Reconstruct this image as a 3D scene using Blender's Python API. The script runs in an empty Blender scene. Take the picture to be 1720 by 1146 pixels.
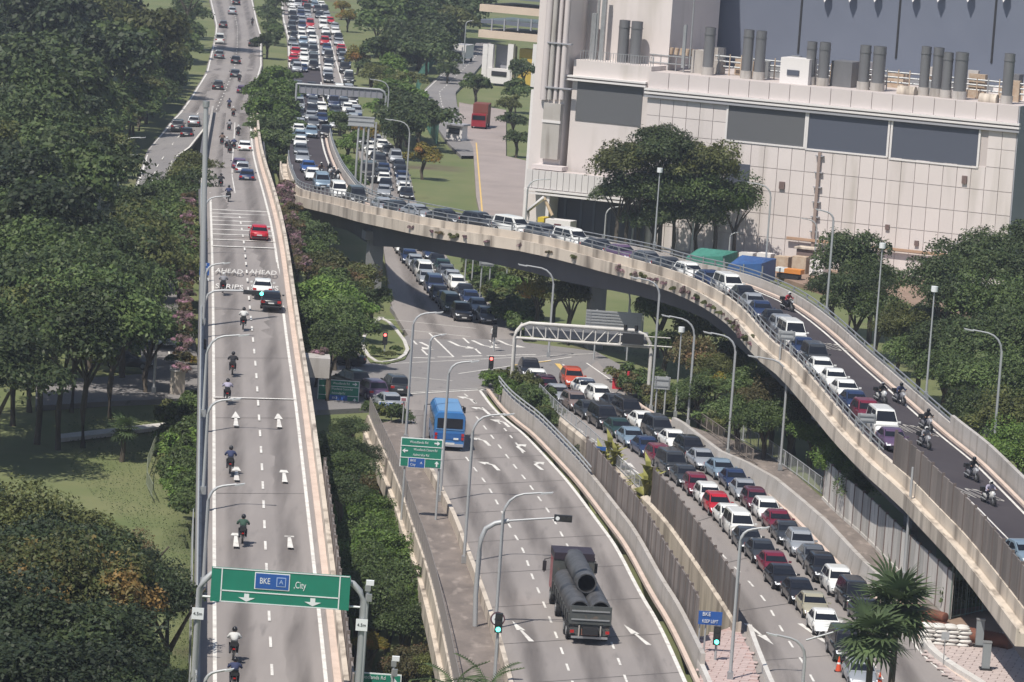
import bpy, bmesh, math, random
import numpy as np
from mathutils import Vector, Matrix, noise
rnd = random.Random(7)
sc = bpy.context.scene
COL = sc.collection
rad = math.radians
# ------------------------------------------------------------------ camera, sky, sun, exposure
F_PX, CH = 7500.0, 53.0
TH, RO = rad(7.0), rad(4.0)
FW = Vector((0, math.cos(TH), -math.sin(TH)))
RX = Vector((1, 0, 0)); UP = Vector((0, math.sin(TH), math.cos(TH)))
CX = RX * math.cos(RO) + UP * math.sin(RO)
CY = -RX * math.sin(RO) + UP * math.cos(RO)
EYE = Vector((0, 0, CH))
cam = bpy.data.objects.new('camera', bpy.data.cameras.new('camera')); COL.objects.link(cam)
M = Matrix((CX, CY, -FW)).transposed().to_4x4(); M.translation = EYE
cam.matrix_world = M
cam.data.sensor_width = 36; cam.data.lens = F_PX / 1720 * 36
cam.data.clip_start = 1; cam.data.clip_end = 12000
sc.camera = cam
SUN_TRAVEL = Vector((3.2, 5.0, -9.6)).normalized()
SUN_EL = math.asin(-SUN_TRAVEL.z)
world = bpy.data.worlds.new('World'); sc.world = world; world.use_nodes = True
wn = world.node_tree; wn.nodes.clear()
sky = wn.nodes.new('ShaderNodeTexSky'); sky.sky_type = 'NISHITA'; sky.sun_disc = False
sky.sun_elevation = SUN_EL; sky.sun_rotation = math.atan2(-SUN_TRAVEL.x, -SUN_TRAVEL.y)
bg = wn.nodes.new('ShaderNodeBackground'); bg.inputs['Strength'].default_value = 0.088
wo = wn.nodes.new('ShaderNodeOutputWorld')
wn.links.new(sky.outputs[0], bg.inputs[0]); wn.links.new(bg.outputs[0], wo.inputs[0])
sl = bpy.data.lights.new('sun', 'SUN'); sl.energy = 4.6; sl.angle = rad(0.53); sl.color = (1, 0.945, 0.855)
sun = bpy.data.objects.new('sun', sl); COL.objects.link(sun)
sun.rotation_euler = SUN_TRAVEL.to_track_quat('-Z', 'Y').to_euler()
sc.view_settings.view_transform = 'Standard'; sc.view_settings.look = 'None'
sc.view_settings.exposure = 0.16; sc.view_settings.gamma = 1.0
sc.view_settings.use_curve_mapping = False
sc.cycles.max_bounces = 6; sc.cycles.volume_bounces = 0

# ------------------------------------------------------------------ survey helpers: where on the ground a sight line lands
def ray(px, py): return FW + CX * ((px - 860) / F_PX) + CY * ((573 - py) / F_PX)
def P(px, py, z=0.0):
    d = ray(px, py); return EYE + d * ((z - CH) / d.z)
def PY(px, py, Y):
    d = ray(px, py); return EYE + d * (Y / d.y)
def proj(v):
    w = Vector(v) - EYE; c = w.dot(FW)
    return 860 + F_PX * w.dot(CX) / c, 573 - F_PX * w.dot(CY) / c
def lerp(tab, t):
    tab = sorted(tab)
    if t <= tab[0][0]: return tab[0][1]
    for (a, x), (b, y) in zip(tab, tab[1:]):
        if t <= b: return x + (y - x) * (t - a) / (b - a)
    return tab[-1][1]
def path(pts, z=0.0):
    if callable(z): return [P(x, y, z(x, y)) for x, y in pts]
    return [P(p[0], p[1], p[2] if len(p) > 2 else z) for p in pts]
def length(p): return sum((b - a).length for a, b in zip(p, p[1:]))
def at(p, s):
    for a, b in zip(p, p[1:]):
        l = (b - a).length
        if s <= l and l > 0: return a + (b - a) * (s / l)
        s -= l
    return p[-1].copy()
def resample(p, n):
    L = length(p); return [at(p, L * i / (n - 1)) for i in range(n)]
def smooth(p, it=2):
    for _ in range(it):
        q = [p[0]]
        for a, b in zip(p, p[1:]): q += [a.lerp(b, .25), a.lerp(b, .75)]
        q.append(p[-1]); p = q
    return p
def offset(p, lat, dz=0.0):
    out = []
    for i, a in enumerate(p):
        t = (p[min(i + 1, len(p) - 1)] - p[max(i - 1, 0)]); t.z = 0; t.normalize()
        out.append(Vector((a.x + t.y * lat, a.y - t.x * lat, a.z + dz)))
    return out
def sub(p, s0, s1, step=4.0):
    n = max(2, int((s1 - s0) / step) + 2)
    return [at(p, s0 + (s1 - s0) * i / (n - 1)) for i in range(n)]

# ------------------------------------------------------------------ materials
MATS = {}
def mat(name, col, rough=.7, metal=0., col2=None, scale=1., stretch=(1, 1, 1), detail=6, mixp=(.35, .7), bump=0., rand=0., coat=0., emit=None, grime=None, spec=.5):
    if name in MATS: return MATS[name]
    m = bpy.data.materials.new(name); m.use_nodes = True; nt = m.node_tree; N = nt.nodes; Lk = nt.links
    b = N['Principled BSDF']; b.inputs['Roughness'].default_value = rough; b.inputs['Metallic'].default_value = metal
    b.inputs['Specular IOR Level'].default_value = spec
    if coat: b.inputs['Coat Weight'].default_value = coat
    src = None
    rgb = N.new('ShaderNodeRGB'); rgb.outputs[0].default_value = (*col, 1); src = rgb.outputs[0]
    if col2 is not None or bump:
        tc = N.new('ShaderNodeNewGeometry'); mp = N.new('ShaderNodeMapping'); mp.inputs['Scale'].default_value = stretch
        nz = N.new('ShaderNodeTexNoise'); nz.inputs['Scale'].default_value = scale; nz.inputs['Detail'].default_value = detail
        nz.inputs['Roughness'].default_value = .65
        Lk.new(tc.outputs['Position'], mp.inputs[0]); Lk.new(mp.outputs[0], nz.inputs['Vector'])
        if col2 is not None:
            cr = N.new('ShaderNodeMapRange'); cr.inputs[1].default_value = mixp[0]; cr.inputs[2].default_value = mixp[1]
            mx = N.new('ShaderNodeMix'); mx.data_type = 'RGBA'
            Lk.new(nz.outputs[0], cr.inputs[0]); Lk.new(cr.outputs[0], mx.inputs['Factor'])
            Lk.new(src, mx.inputs['A']); mx.inputs['B'].default_value = (*col2, 1); src = mx.outputs['Result']
        if bump:
            bp = N.new('ShaderNodeBump'); bp.inputs['Strength'].default_value = bump; bp.inputs['Distance'].default_value = .1
            Lk.new(nz.outputs[0], bp.inputs['Height']); Lk.new(bp.outputs[0], b.inputs['Normal'])
    if grime is not None:
        gcol, gscale, gst, lo, hi = grime
        tc = N.new('ShaderNodeNewGeometry'); mp = N.new('ShaderNodeMapping'); mp.inputs['Scale'].default_value = gst
        nz = N.new('ShaderNodeTexNoise'); nz.inputs['Scale'].default_value = gscale; nz.inputs['Detail'].default_value = 8
        cr = N.new('ShaderNodeMapRange'); cr.inputs[1].default_value = lo; cr.inputs[2].default_value = hi
        mx = N.new('ShaderNodeMix'); mx.data_type = 'RGBA'
        Lk.new(tc.outputs['Position'], mp.inputs[0]); Lk.new(mp.outputs[0], nz.inputs['Vector'])
        Lk.new(nz.outputs[0], cr.inputs[0]); Lk.new(cr.outputs[0], mx.inputs['Factor'])
        Lk.new(src, mx.inputs['A']); mx.inputs['B'].default_value = (*gcol, 1); src = mx.outputs['Result']
    if rand:
        oi = N.new('ShaderNodeObjectInfo'); mr = N.new('ShaderNodeMapRange'); mr.inputs[3].default_value = 1 - rand; mr.inputs[4].default_value = 1 + rand
        vm = N.new('ShaderNodeVectorMath'); vm.operation = 'SCALE'
        Lk.new(oi.outputs['Random'], mr.inputs[0]); Lk.new(src, vm.inputs[0]); Lk.new(mr.outputs[0], vm.inputs['Scale']); src = vm.outputs[0]
    Lk.new(src, b.inputs['Base Color'])
    if emit: b.inputs['Emission Color'].default_value = (*emit[0], 1); b.inputs['Emission Strength'].default_value = emit[1]
    MATS[name] = m; return m
def foliage(name, c1, c2, c3=None, scale=1.2):
    m = bpy.data.materials.new(name); m.use_nodes = True; nt = m.node_tree; N = nt.nodes; Lk = nt.links
    b = N['Principled BSDF']; b.inputs['Roughness'].default_value = .55; b.inputs['Specular IOR Level'].default_value = .3
    tc = N.new('ShaderNodeTexCoord'); nz = N.new('ShaderNodeTexNoise'); nz.inputs['Scale'].default_value = scale; nz.inputs['Detail'].default_value = 3
    Lk.new(tc.outputs['Object'], nz.inputs['Vector'])
    oi = N.new('ShaderNodeObjectInfo')
    at_ = N.new('ShaderNodeAttribute'); at_.attribute_name = 'leafv'
    mx = N.new('ShaderNodeMix'); mx.data_type = 'RGBA'; mx.inputs['A'].default_value = (*c1, 1); mx.inputs['B'].default_value = (*c2, 1)
    Lk.new(at_.outputs['Fac'], mx.inputs['Factor'])
    mr = N.new('ShaderNodeMapRange'); mr.inputs[1].default_value = .35; mr.inputs[2].default_value = .7; mr.inputs[3].default_value = .65; mr.inputs[4].default_value = 1.3
    Lk.new(nz.outputs[0], mr.inputs[0])
    mr2 = N.new('ShaderNodeMapRange'); mr2.inputs[3].default_value = .72; mr2.inputs[4].default_value = 1.28; Lk.new(oi.outputs['Random'], mr2.inputs[0])
    mu = N.new('ShaderNodeMath'); mu.operation = 'MULTIPLY'; Lk.new(mr.outputs[0], mu.inputs[0]); Lk.new(mr2.outputs[0], mu.inputs[1])
    src = mx.outputs['Result']
    if c3:
        m3 = N.new('ShaderNodeMix'); m3.data_type = 'RGBA'; m3.inputs['B'].default_value = (*c3, 1); Lk.new(src, m3.inputs['A'])
        rr = N.new('ShaderNodeMapRange'); rr.inputs[1].default_value = .52; rr.inputs[2].default_value = .62; Lk.new(nz.outputs[0], rr.inputs[0]); Lk.new(rr.outputs[0], m3.inputs['Factor']); src = m3.outputs['Result']
    vm = N.new('ShaderNodeVectorMath'); vm.operation = 'SCALE'; Lk.new(src, vm.inputs[0]); Lk.new(mu.outputs[0], vm.inputs['Scale'])
    Lk.new(vm.outputs[0], b.inputs['Base Color'])
    tr = N.new('ShaderNodeBsdfTranslucent'); Lk.new(vm.outputs[0], tr.inputs['Color'])
    ms = N.new('ShaderNodeMixShader'); ms.inputs[0].default_value = .25
    Lk.new(b.outputs[0], ms.inputs[1]); Lk.new(tr.outputs[0], ms.inputs[2]); Lk.new(ms.outputs[0], N['Material Output'].inputs['Surface'])
    MATS[name] = m; return m

ROADC = mat('road_concrete_grey', (.283, .256, .243), .88, col2=(.226, .204, .195), scale=.12, stretch=(3, .35, 1), grime=((.17, .155, .15), 1.6, (1, .12, 1), .60, .82))
ROADJ = mat('junction_asphalt', (.19, .18, .18), .88, col2=(.235, .22, .215), scale=.08, grime=((.12, .11, .11), 1.4, (1, .4, 1), .6, .8))
ROADD = mat('dark_new_asphalt', (.055, .070, .078), .9, col2=(.095, .088, .095), scale=.3)
PAINT = mat('road_paint_white', (.72, .70, .66), .7, col2=(.42, .39, .37), scale=1.2, mixp=(.45, .75))
PAINTY = mat('road_paint_yellow', (.72, .48, .14), .7, col2=(.6, .42, .16), scale=2.)
JOINT = mat('joint_sealant', (.06, .055, .055), .9)
CONC = mat('concrete_weathered', (.45, .425, .405), .85, col2=(.36, .33, .30), scale=.25, grime=((.20, .175, .15), 1.2, (1, 1, .12), .55, .8))
CONCL = mat('concrete_pale_cream', (.60, .53, .45), .85, col2=(.50, .43, .36), scale=.2, grime=((.17, .14, .115), .9, (1.3, .5, .10), .47, .72))
CONCD = mat('concrete_shade_dark', (.11, .11, .125), .85, col2=(.085, .085, .10), scale=.3, stretch=(1, 1, .3))  # concrete darkened in colour for the shade beneath the decks
KERB = mat('kerb_pinkish_concrete', (.62, .50, .43), .8, col2=(.5, .4, .34), scale=.6)
WHITEK = mat('kerb_white_concrete', (.62, .60, .57), .75, col2=(.48, .45, .42), scale=.8)
STAIN = mat('walkway_stained_brown', (.22, .185, .165), .9, col2=(.13, .11, .10), scale=.5, stretch=(1, .5, 1), grime=((.33, .28, .25), 1.4, (1, .3, 1), .55, .75))
PANELM = mat('noise_panel_brown_grey', (.21, .18, .165), .8, col2=(.13, .11, .10), scale=.6, stretch=(1, 1, .2), rand=.28, grime=((.10, .085, .08), 1.6, (1, 1, .15), .55, .8))
PANELG = mat('noise_panel_pale_grey', (.56, .54, .51), .8, col2=(.40, .375, .355), scale=.6, stretch=(1, 1, .2), rand=.22, grime=((.14, .12, .11), 1.6, (1, 1, .15), .56, .8))
STEEL = mat('galvanised_steel', (.42, .43, .44), .45, .6, col2=(.34, .35, .36), scale=2.)
STEELP = mat('grey_painted_pole', (.40, .41, .42), .5, .2)
DARKM = mat('black_plastic', (.02, .02, .022), .5)
GREEN = mat('sign_green', (.012, .20, .13), .5, col2=(.012, .17, .11), scale=1.)
BLUE = mat('sign_blue', (.02, .09, .33), .5)
WHITE = mat('sign_white', (.72, .74, .74), .5)
REDM = mat('sign_red', (.5, .03, .03), .5)
BARK = mat('bark', (.10, .08, .06), .9, col2=(.055, .045, .035), scale=3., stretch=(1, 1, .3))
SOIL = mat('brown_soil', (.22, .15, .11), .95, col2=(.30, .21, .16), scale=.4)
GLASS = mat('tinted_glass', (.012, .014, .02), .12, spec=.35)
TYRE = mat('tyre_rubber', (.018, .018, .02), .85)
RIM = mat('alloy_rim', (.35, .36, .38), .35, .8)
LAMPW = mat('headlamp_clear', (.75, .77, .8), .15)
LAMPR = mat('tail_lamp_red', (.4, .015, .015), .25)
PLATE = mat('number_plate_white', (.6, .6, .58), .5)
TRIM = mat('dark_bumper_trim', (.03, .03, .033), .6)

def wearmat():
    m = bpy.data.materials.new('tyre_worn_strip'); m.use_nodes = True; nt = m.node_tree; N = nt.nodes; L_ = nt.links
    b = N['Principled BSDF']; b.inputs['Base Color'].default_value = (.13, .115, .11, 1); b.inputs['Roughness'].default_value = .85
    a = N.new('ShaderNodeAttribute'); a.attribute_name = 'fade'; tc = N.new('ShaderNodeTexCoord'); mp = N.new('ShaderNodeMapping'); mp.inputs['Scale'].default_value = (1, .06, 1)
    nz = N.new('ShaderNodeTexNoise'); nz.inputs['Scale'].default_value = .9; nz.inputs['Detail'].default_value = 6
    L_.new(tc.outputs['Object'], mp.inputs[0]); L_.new(mp.outputs[0], nz.inputs['Vector']); mr = N.new('ShaderNodeMapRange'); mr.inputs[1].default_value = .3; mr.inputs[2].default_value = .75; mr.inputs[3].default_value = .08; mr.inputs[4].default_value = .62
    L_.new(nz.outputs[0], mr.inputs[0]); mu = N.new('ShaderNodeMath'); mu.operation = 'MULTIPLY'; L_.new(mr.outputs[0], mu.inputs[0]); L_.new(a.outputs['Fac'], mu.inputs[1]); L_.new(mu.outputs[0], b.inputs['Alpha'])
    return m
WEAR = wearmat()
# ------------------------------------------------------------------ mesh builder
class MB:
    def __init__(s): s.v = []; s.f = []; s.m = []; s.sm = []
    def add(s, vs, fs, mi=0, sm=False):
        o = len(s.v); s.v += [tuple(v) for v in vs]
        for f in fs: s.f.append([i + o for i in f]); s.m.append(mi); s.sm.append(sm)
        return s
    def box(s, c, d, rz=0., mi=0, mt=None):
        hx, hy, hz = d[0] / 2, d[1] / 2, d[2] / 2
        cr_, sr_ = math.cos(rz), math.sin(rz)
        vs = []
        for x, y, z in ((-1, -1, -1), (1, -1, -1), (1, 1, -1), (-1, 1, -1), (-1, -1, 1), (1, -1, 1), (1, 1, 1), (-1, 1, 1)):
            x *= hx; y *= hy; z *= hz
            v = Vector((c[0] + x * cr_ - y * sr_, c[1] + x * sr_ + y * cr_, c[2] + z))
            vs.append(mt @ v if mt else v)
        return s.add(vs, [(0, 3, 2, 1), (4, 5, 6, 7), (0, 1, 5, 4), (1, 2, 6, 5), (2, 3, 7, 6), (3, 0, 4, 7)], mi)
    def tube(s, pts, r, n=8, mi=0, r2=None, caps=True):
        pts = [Vector(p) for p in pts]; rings = []
        up = Vector((0, 0, 1))
        for i, p in enumerate(pts):
            t = (pts[min(i + 1, len(pts) - 1)] - pts[max(i - 1, 0)]).normalized()
            a = t.cross(up)
            if a.length < .05: a = t.cross(Vector((0, 1, 0)))
            a.normalize(); b = a.cross(t)
            rr = r if r2 is None else r + (r2 - r) * i / (len(pts) - 1)
            rings.append([p + a * (rr * math.cos(2 * math.pi * k / n)) + b * (rr * math.sin(2 * math.pi * k / n)) for k in range(n)])
        vs = [v for q in rings for v in q]; fs = []
        for i in range(len(rings) - 1):
            for k in range(n): fs.append((i * n + k, i * n + (k + 1) % n, (i + 1) * n + (k + 1) % n, (i + 1) * n + k))
        s.add(vs, fs, mi, True)
        if caps: s.add(rings[0], [tuple(range(n))], mi); s.add(rings[-1], [tuple(reversed(range(n)))], mi)
        return s
    def sweep(s, p, prof, closed=True, mi=0, caps=True):
        n = len(prof); vs = []
        for i, a in enumerate(p):
            t = (p[min(i + 1, len(p) - 1)] - p[max(i - 1, 0)]); t.z = 0; t.normalize()
            for la, dz in prof: vs.append((a.x + t.y * la, a.y - t.x * la, a.z + dz))
        fs = []; m = n if closed else n - 1
        for i in range(len(p) - 1):
            for k in range(m): fs.append((i * n + k, (i + 1) * n + k, (i + 1) * n + (k + 1) % n, i * n + (k + 1) % n))
        if closed and caps: fs.append(tuple(reversed(range(n)))); fs.append(tuple((len(p) - 1) * n + k for k in range(n)))
        return s.add(vs, fs, mi)
    def ribbon(s, A, B, mi=0):
        n = len(A); vs = []
        for a, b in zip(A, B): vs += [a, b]
        return s.add(vs, [(2 * i, 2 * i + 1, 2 * i + 3, 2 * i + 2) for i in range(n - 1)], mi)
    def quad(s, a, b, c, d, mi=0): return s.add([a, b, c, d], [(0, 1, 2, 3)], mi)
    def mesh(s, name, mats):
        me = bpy.data.meshes.new(name); me.from_pydata(s.v, [], s.f)
        for m in (mats if isinstance(mats, (list, tuple)) else [mats]): me.materials.append(m)
        me.polygons.foreach_set('material_index', s.m); me.polygons.foreach_set('use_smooth', s.sm); me.update()
        return me
    def build(s, name, mats, parent=None, loc=None, rz=0.):
        return put(name, s.mesh(name, mats), parent, loc, rz)
def put(name, me, parent=None, loc=None, rz=0.):
    o = bpy.data.objects.new(name, me); COL.objects.link(o)
    if parent is not None: o.parent = parent
    if loc is not None: o.location = loc
    if rz: o.rotation_euler = (0, 0, rz)
    return o
def tag(o, label=None, cat=None, group=None, kind=None):
    if label: o['label'] = label
    if cat: o['category'] = cat
    if group: o['group'] = group
    if kind: o['kind'] = kind
    return o
def empty(name, loc, label, cat, group=None, rz=0.):
    o = bpy.data.objects.new(name, None); COL.objects.link(o); o.empty_display_size = .5
    o.location = loc; o.rotation_euler = (0, 0, rz); return tag(o, label, cat, group)
def struct(o): o['kind'] = 'structure'; return o
def dup(o, parent=None):
    c = o.copy(); COL.objects.link(c); c.parent = parent
    for ch in list(o.children): dup(ch, c)
    return c
TXT = {}
def textmesh(t, size=1., mt=None, sx=1.):
    key = (t, size, mt.name, sx)
    if key in TXT: return TXT[key]
    cu = bpy.data.curves.new('lettering', 'FONT'); cu.body = t; cu.size = size; cu.align_x = 'CENTER'; cu.align_y = 'CENTER'; cu.extrude = .004; cu.resolution_u = 3
    o = bpy.data.objects.new('lettering', cu); COL.objects.link(o)
    me = bpy.data.meshes.new_from_object(o.evaluated_get(bpy.context.evaluated_depsgraph_get()))
    if sx != 1: me.transform(Matrix.Diagonal((sx, 1, 1, 1)))
    me.materials.clear(); me.materials.append(mt)
    bpy.data.objects.remove(o); bpy.data.curves.remove(cu); TXT[key] = me; return me
ORD = 'first second third fourth fifth sixth seventh eighth ninth tenth eleventh twelfth thirteenth fourteenth fifteenth sixteenth seventeenth eighteenth nineteenth twentieth'.split()
def ordw(i):
    if i < 20: return ORD[i]
    if i < 29: return 'twenty-' + ORD[i - 20]
    return 'thirtieth' if i == 29 else ('thirty-' + ORD[i - 30] if i < 39 else 'fortieth')
# ================================================================== ground and roads
def inpoly(x, y, poly):
    c = False; j = len(poly) - 1
    for i in range(len(poly)):
        xi, yi = poly[i][0], poly[i][1]; xj, yj = poly[j][0], poly[j][1]
        if (yi > y) != (yj > y) and x < (xj - xi) * (y - yi) / (yj - yi) + xi: c = not c
        j = i
    return c
def zF(x, y): return lerp([(0, 0), (110, 0), (150, 1), (190, 2.2), (250, 4.8), (330, 7.5), (460, 8), (680, 7), (900, 5.6), (1180, 4)], y)
W1 = smooth(path([(617, 697), (628, 724), (669, 813), (686, 868), (717, 955), (742, 1062), (765, 1180)], 1.0))
TLW = smooth(path([(690, 735), (722, 775), (744, 817), (770, 870), (785, 912), (808, 970), (838, 1054), (860, 1131), (874, 1200)], .8))
TR = smooth(path([(808, 655), (832, 688), (860, 712), (883, 729), (928, 777), (962, 815), (1010, 880), (1039, 919), (1079, 998), (1110, 1047), (1155, 1146), (1178, 1200)], .012))
N2P = smooth(path([(905, 664), (937, 697), (987, 737), (1026, 775), (1060, 810), (1117, 865), (1170, 940), (1220, 1015), (1238, 1045)], .8))
CR = smooth(path([(1003, 606), (1030, 640), (1060, 676), (1100, 700), (1129, 712), (1168, 735), (1207, 765), (1259, 808), (1300, 844), (1350, 894), (1400, 948), (1443, 988), (1480, 1018), (1530, 1060), (1560, 1105), (1620, 1150), (1700, 1200)], .018))
WE = path([(1129, 701), (1145, 710), (1168, 728), (1207, 757), (1252, 776), (1300, 803), (1345, 840), (1384, 874), (1427, 920), (1449, 943), (1480, 971), (1500, 990)], 1.5)
TW = offset(TR[3:-6], -1.0)
FR = smooth(path([(p[0], p[1], zF(*p)) for p in [(421, 190), (423, 240), (429, 275), (445, 330), (462, 400), (481, 560), (497, 670), (512, 800), (530, 960), (554, 1190)]]))
FL = smooth(path([(p[0], p[1], zF(*p)) for p in [(367, 190), (362, 225), (356, 262), (353, 300), (352, 340), (354, 400), (356, 500), (357, 700), (357, 900), (358, 1190)]]))
tr1 = [(v.x, v.y) for v in offset(W1, -1.5)] + [(v.x, v.y) for v in reversed([q for q in offset(FR, 6) if q.y < 345])]
tr2 = [(v.x, v.y) for v in offset(N2P[8:], -.3)] + [(v.x, v.y) for v in reversed(offset(TW[4:], -.6))]
def axis(lo, hi, st, far, neg):
    a = list(np.arange(lo, hi + .1, st)); x = hi
    b = []; s = st
    while x < far: s *= 1.6; x += s; b.append(x)
    c = []; x = lo; s = st
    while x > neg: s *= 1.6; x -= s; c.append(x)
    return list(reversed(c)) + a + b
gx = axis(-70, 60, 2.0, 3000, -3000); gy = axis(225, 420, 2.5, 6000, -300)
def gz(x, y):
    n = noise.noise(Vector((x * .03, y * .03, 0))) * .25
    z = -.45 + n * .5
    if 200 < y < 430:
        if inpoly(x, y, tr1): z = -6 + n * 2
        elif inpoly(x, y, tr2): z = -5
    return z
gm = MB(); gm.v = [(x, y, gz(x, y)) for y in gy for x in gx]
nx = len(gx); gm.f = [[j * nx + i, j * nx + i + 1, (j + 1) * nx + i + 1, (j + 1) * nx + i] for j in range(len(gy) - 1) for i in range(nx - 1)]
gm.m = [0] * len(gm.f); gm.sm = [True] * len(gm.f)
GRASS = mat('grass_ground', (.105, .135, .045), .95, col2=(.165, .17, .075), scale=.09, detail=10, grime=((.10, .075, .05), .05, (1, 1, 1), .62, .75), bump=.3)
struct(gm.build('ground', GRASS))
def slab(name, pts, z, m, th=.5):
    bm = bmesh.new(); vs = [bm.verts.new(P(x, y, z)) for x, y in pts]; f = bm.faces.new(vs)
    if f.normal.z < 0: f.normal_flip()
    r = bmesh.ops.extrude_face_region(bm, geom=[f]); 
    bm.normal_update()
    for v in [g for g in r['geom'] if isinstance(g, bmesh.types.BMVert)]: pass
    bm.free()
    b = MB(); V = [P(x, y, z) for x, y in pts]; n = len(V)
    area = sum(V[i].x * V[(i + 1) % n].y - V[(i + 1) % n].x * V[i].y for i in range(n))
    if area < 0: V.reverse()
    b.add(V, [tuple(range(n))]); 
    b.add(V + [v - Vector((0, 0, th)) for v in V], [(i, i + n, (i + 1) % n + n, (i + 1) % n) for i in range(n)])
    return struct(b.build(name, m))
def road(name, A, B, m, n=60, th=.5):
    a, b = resample(A, n), resample(B, n); mb = MB().ribbon(a, b)
    for q, sgn in ((a, 1), (b, 1)): mb.ribbon(q, [v - Vector((0, 0, th)) for v in q])
    return struct(mb.build(name, m))
def line(mb, p, w=.15, dz=.012, mi=0): mb.sweep([v + Vector((0, 0, dz)) for v in p], [(-w / 2, 0), (w / 2, 0)], False, mi)
def dashes(mb, p, on, off, w=.15, dz=.012, s0=0., s1=None, mi=0):
    L = length(p) if s1 is None else s1; s = s0
    while s + on < L: line(mb, sub(p, s, s + on), w, dz, mi); s += on + off
def joints(root, A, B, step, w=.12, dz=.008):
    n = max(2, int(length(A) / step)); a, b = resample(A, n), resample(B, n)
    for x, y in list(zip(a, b))[1:-1]:
        j = MB(); line(j, [x, y], w, dz)
        if root: part(j, 'expansion_joint', JOINT, root)
        else: struct(j.build('road_joint', JOINT))
def arrow(mb, c, ang, kind='straight', s=1., dz=.012):
    # lane arrow pointing along ang (radians from +x), about 5 m long
    ca, sa = math.cos(ang), math.sin(ang)
    def T(q): return [(c.x + (x * ca - y * sa) * s, c.y + (x * sa + y * ca) * s, c.z + dz) for x, y in q]
    if kind == 'straight':
        mb.add(T([(-3.8, -.19), (.4, -.09), (.4, .09), (-3.8, .19)]), [(0, 1, 2, 3)]); mb.add(T([(.2, -.32), (3.6, 0), (.2, .32)]), [(0, 1, 2)])
    else:
        g = 1 if kind == 'left' else -1
        mb.add(T([(-2.5, -.16), (.5, -.16), (.5, .16), (-2.5, .16)]), [(0, 1, 2, 3)])
        mb.add(T([(.5, -.16 * g), (1.5, .35 * g), (1.1, .6 * g), (.5, .16 * g)]), [(0, 1, 2, 3)]); mb.add(T([(.5, .75 * g), (2.0, .1 * g), (2.0, 1.15 * g)]), [(0, 1, 2)])
# --- junction, cross road and minor surfaces
slab('junction_road', [(520, 605), (600, 612), (690, 560), (655, 515), (834, 520), (880, 575), (1000, 590), (1120, 655), (1060, 676), (1003, 640), (905, 662), (812, 657), (676, 668), (640, 684), (520, 690)], 0., ROADJ)
slab('cross_road', [(60, 640), (186, 632), (340, 621), (521, 604), (521, 691), (340, 668), (186, 674), (60, 682)], .004, ROADJ)
slab('footpath', [(100, 729), (190, 719), (330, 704), (330, 709), (200, 726), (100, 737)], -.05, WHITEK, .3)
SRL = path([(800, 72), (785, 95), (746, 119), (708, 155), (713, 180), (733, 211), (752, 240), (775, 262)], .0); SRR = path([(825, 72), (815, 100), (798, 121), (765, 155), (768, 178), (790, 205), (800, 240), (803, 262)], .0)
road('service_road', SRL, SRR, ROADJ)
slab('service_yard', [(771, 172), (850, 185), (850, 262), (905, 275), (1010, 398), (812, 385), (800, 330), (795, 250), (772, 200)], .004, mat('pinkish_yard_concrete', (.34, .285, .265), .9, col2=(.26, .22, .205), scale=.15))
slab('works_yard', [(1030, 400), (1250, 385), (1500, 455), (1640, 480), (1640, 530), (1500, 520), (1400, 495), (1200, 430)], -.02, SOIL)
slab('muddy_ground', [(1500, 985), (1600, 1025), (1760, 1000), (1760, 1080), (1560, 1078), (1500, 1040)], -.04, SOIL)
# --- upstream carriageways
ML = path([(338, -30), (352, 0), (362, 43), (360, 63), (345, 123), (317, 167), (300, 190)], zF); MR = path([(423, -30), (425, 0), (434, 40), (440, 60), (441, 110), (430, 150), (421, 190)], zF)
road('expressway', ML, MR, ROADC, 30)
LL = path([(300, 190, 2.2), (290, 200, 2), (247, 253, .6), (230, 303, 0), (205, 370, 0), (215, 450, 0), (235, 560, 0), (240, 630, 0)]); LRt = path([(366, 190, 2.2), (320, 248, 1.6), (293, 267, .6), (277, 320, 0), (262, 380, 0), (290, 450, 0), (325, 560, 0), (335, 622, 0)])
road('slip_road', LL, LRt, ROADJ, 40)
UL = path([(470, -30), (472, 10), (474, 33), (482, 63), (484, 117), (486, 160)]); UR = path([(520, -30), (533, 0), (570, 46), (583, 84), (595, 149), (600, 165)])
road('queue_road', UL, UR, ROADC, 30)
GL = smooth(path([(541, 150), (560, 185), (588, 215), (600, 240), (606, 280), (606, 315), (620, 350), (640, 395), (650, 450), (655, 515), (690, 570)], .006))
GR = smooth(path([(598, 150), (604, 185), (620, 215), (645, 230), (672, 255), (690, 295), (697, 340), (725, 385), (754, 440), (790, 480), (834, 520), (870, 570)], .006))
road('lower_queue_road', GL, GR, ROADC, 60)
# --- the road with the truck, walkway beside it
TLr = [v.xy.to_3d() + Vector((0, 0, .012)) for v in TLW]
Tl = path([(676, 666, .012), (684, 705, .012)]) + TLr
road('truck_road', Tl, TR, ROADC, 70)
walkA = [v - Vector((0, 0, 1.0)) for v in W1]; walkB = [Vector((v.x, v.y, -.02)) for v in path([(683, 700), (690, 730)]) + offset(TLW, .3)]
road('stained_walkway', walkA, walkB, STAIN, 60, 1.2)
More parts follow.
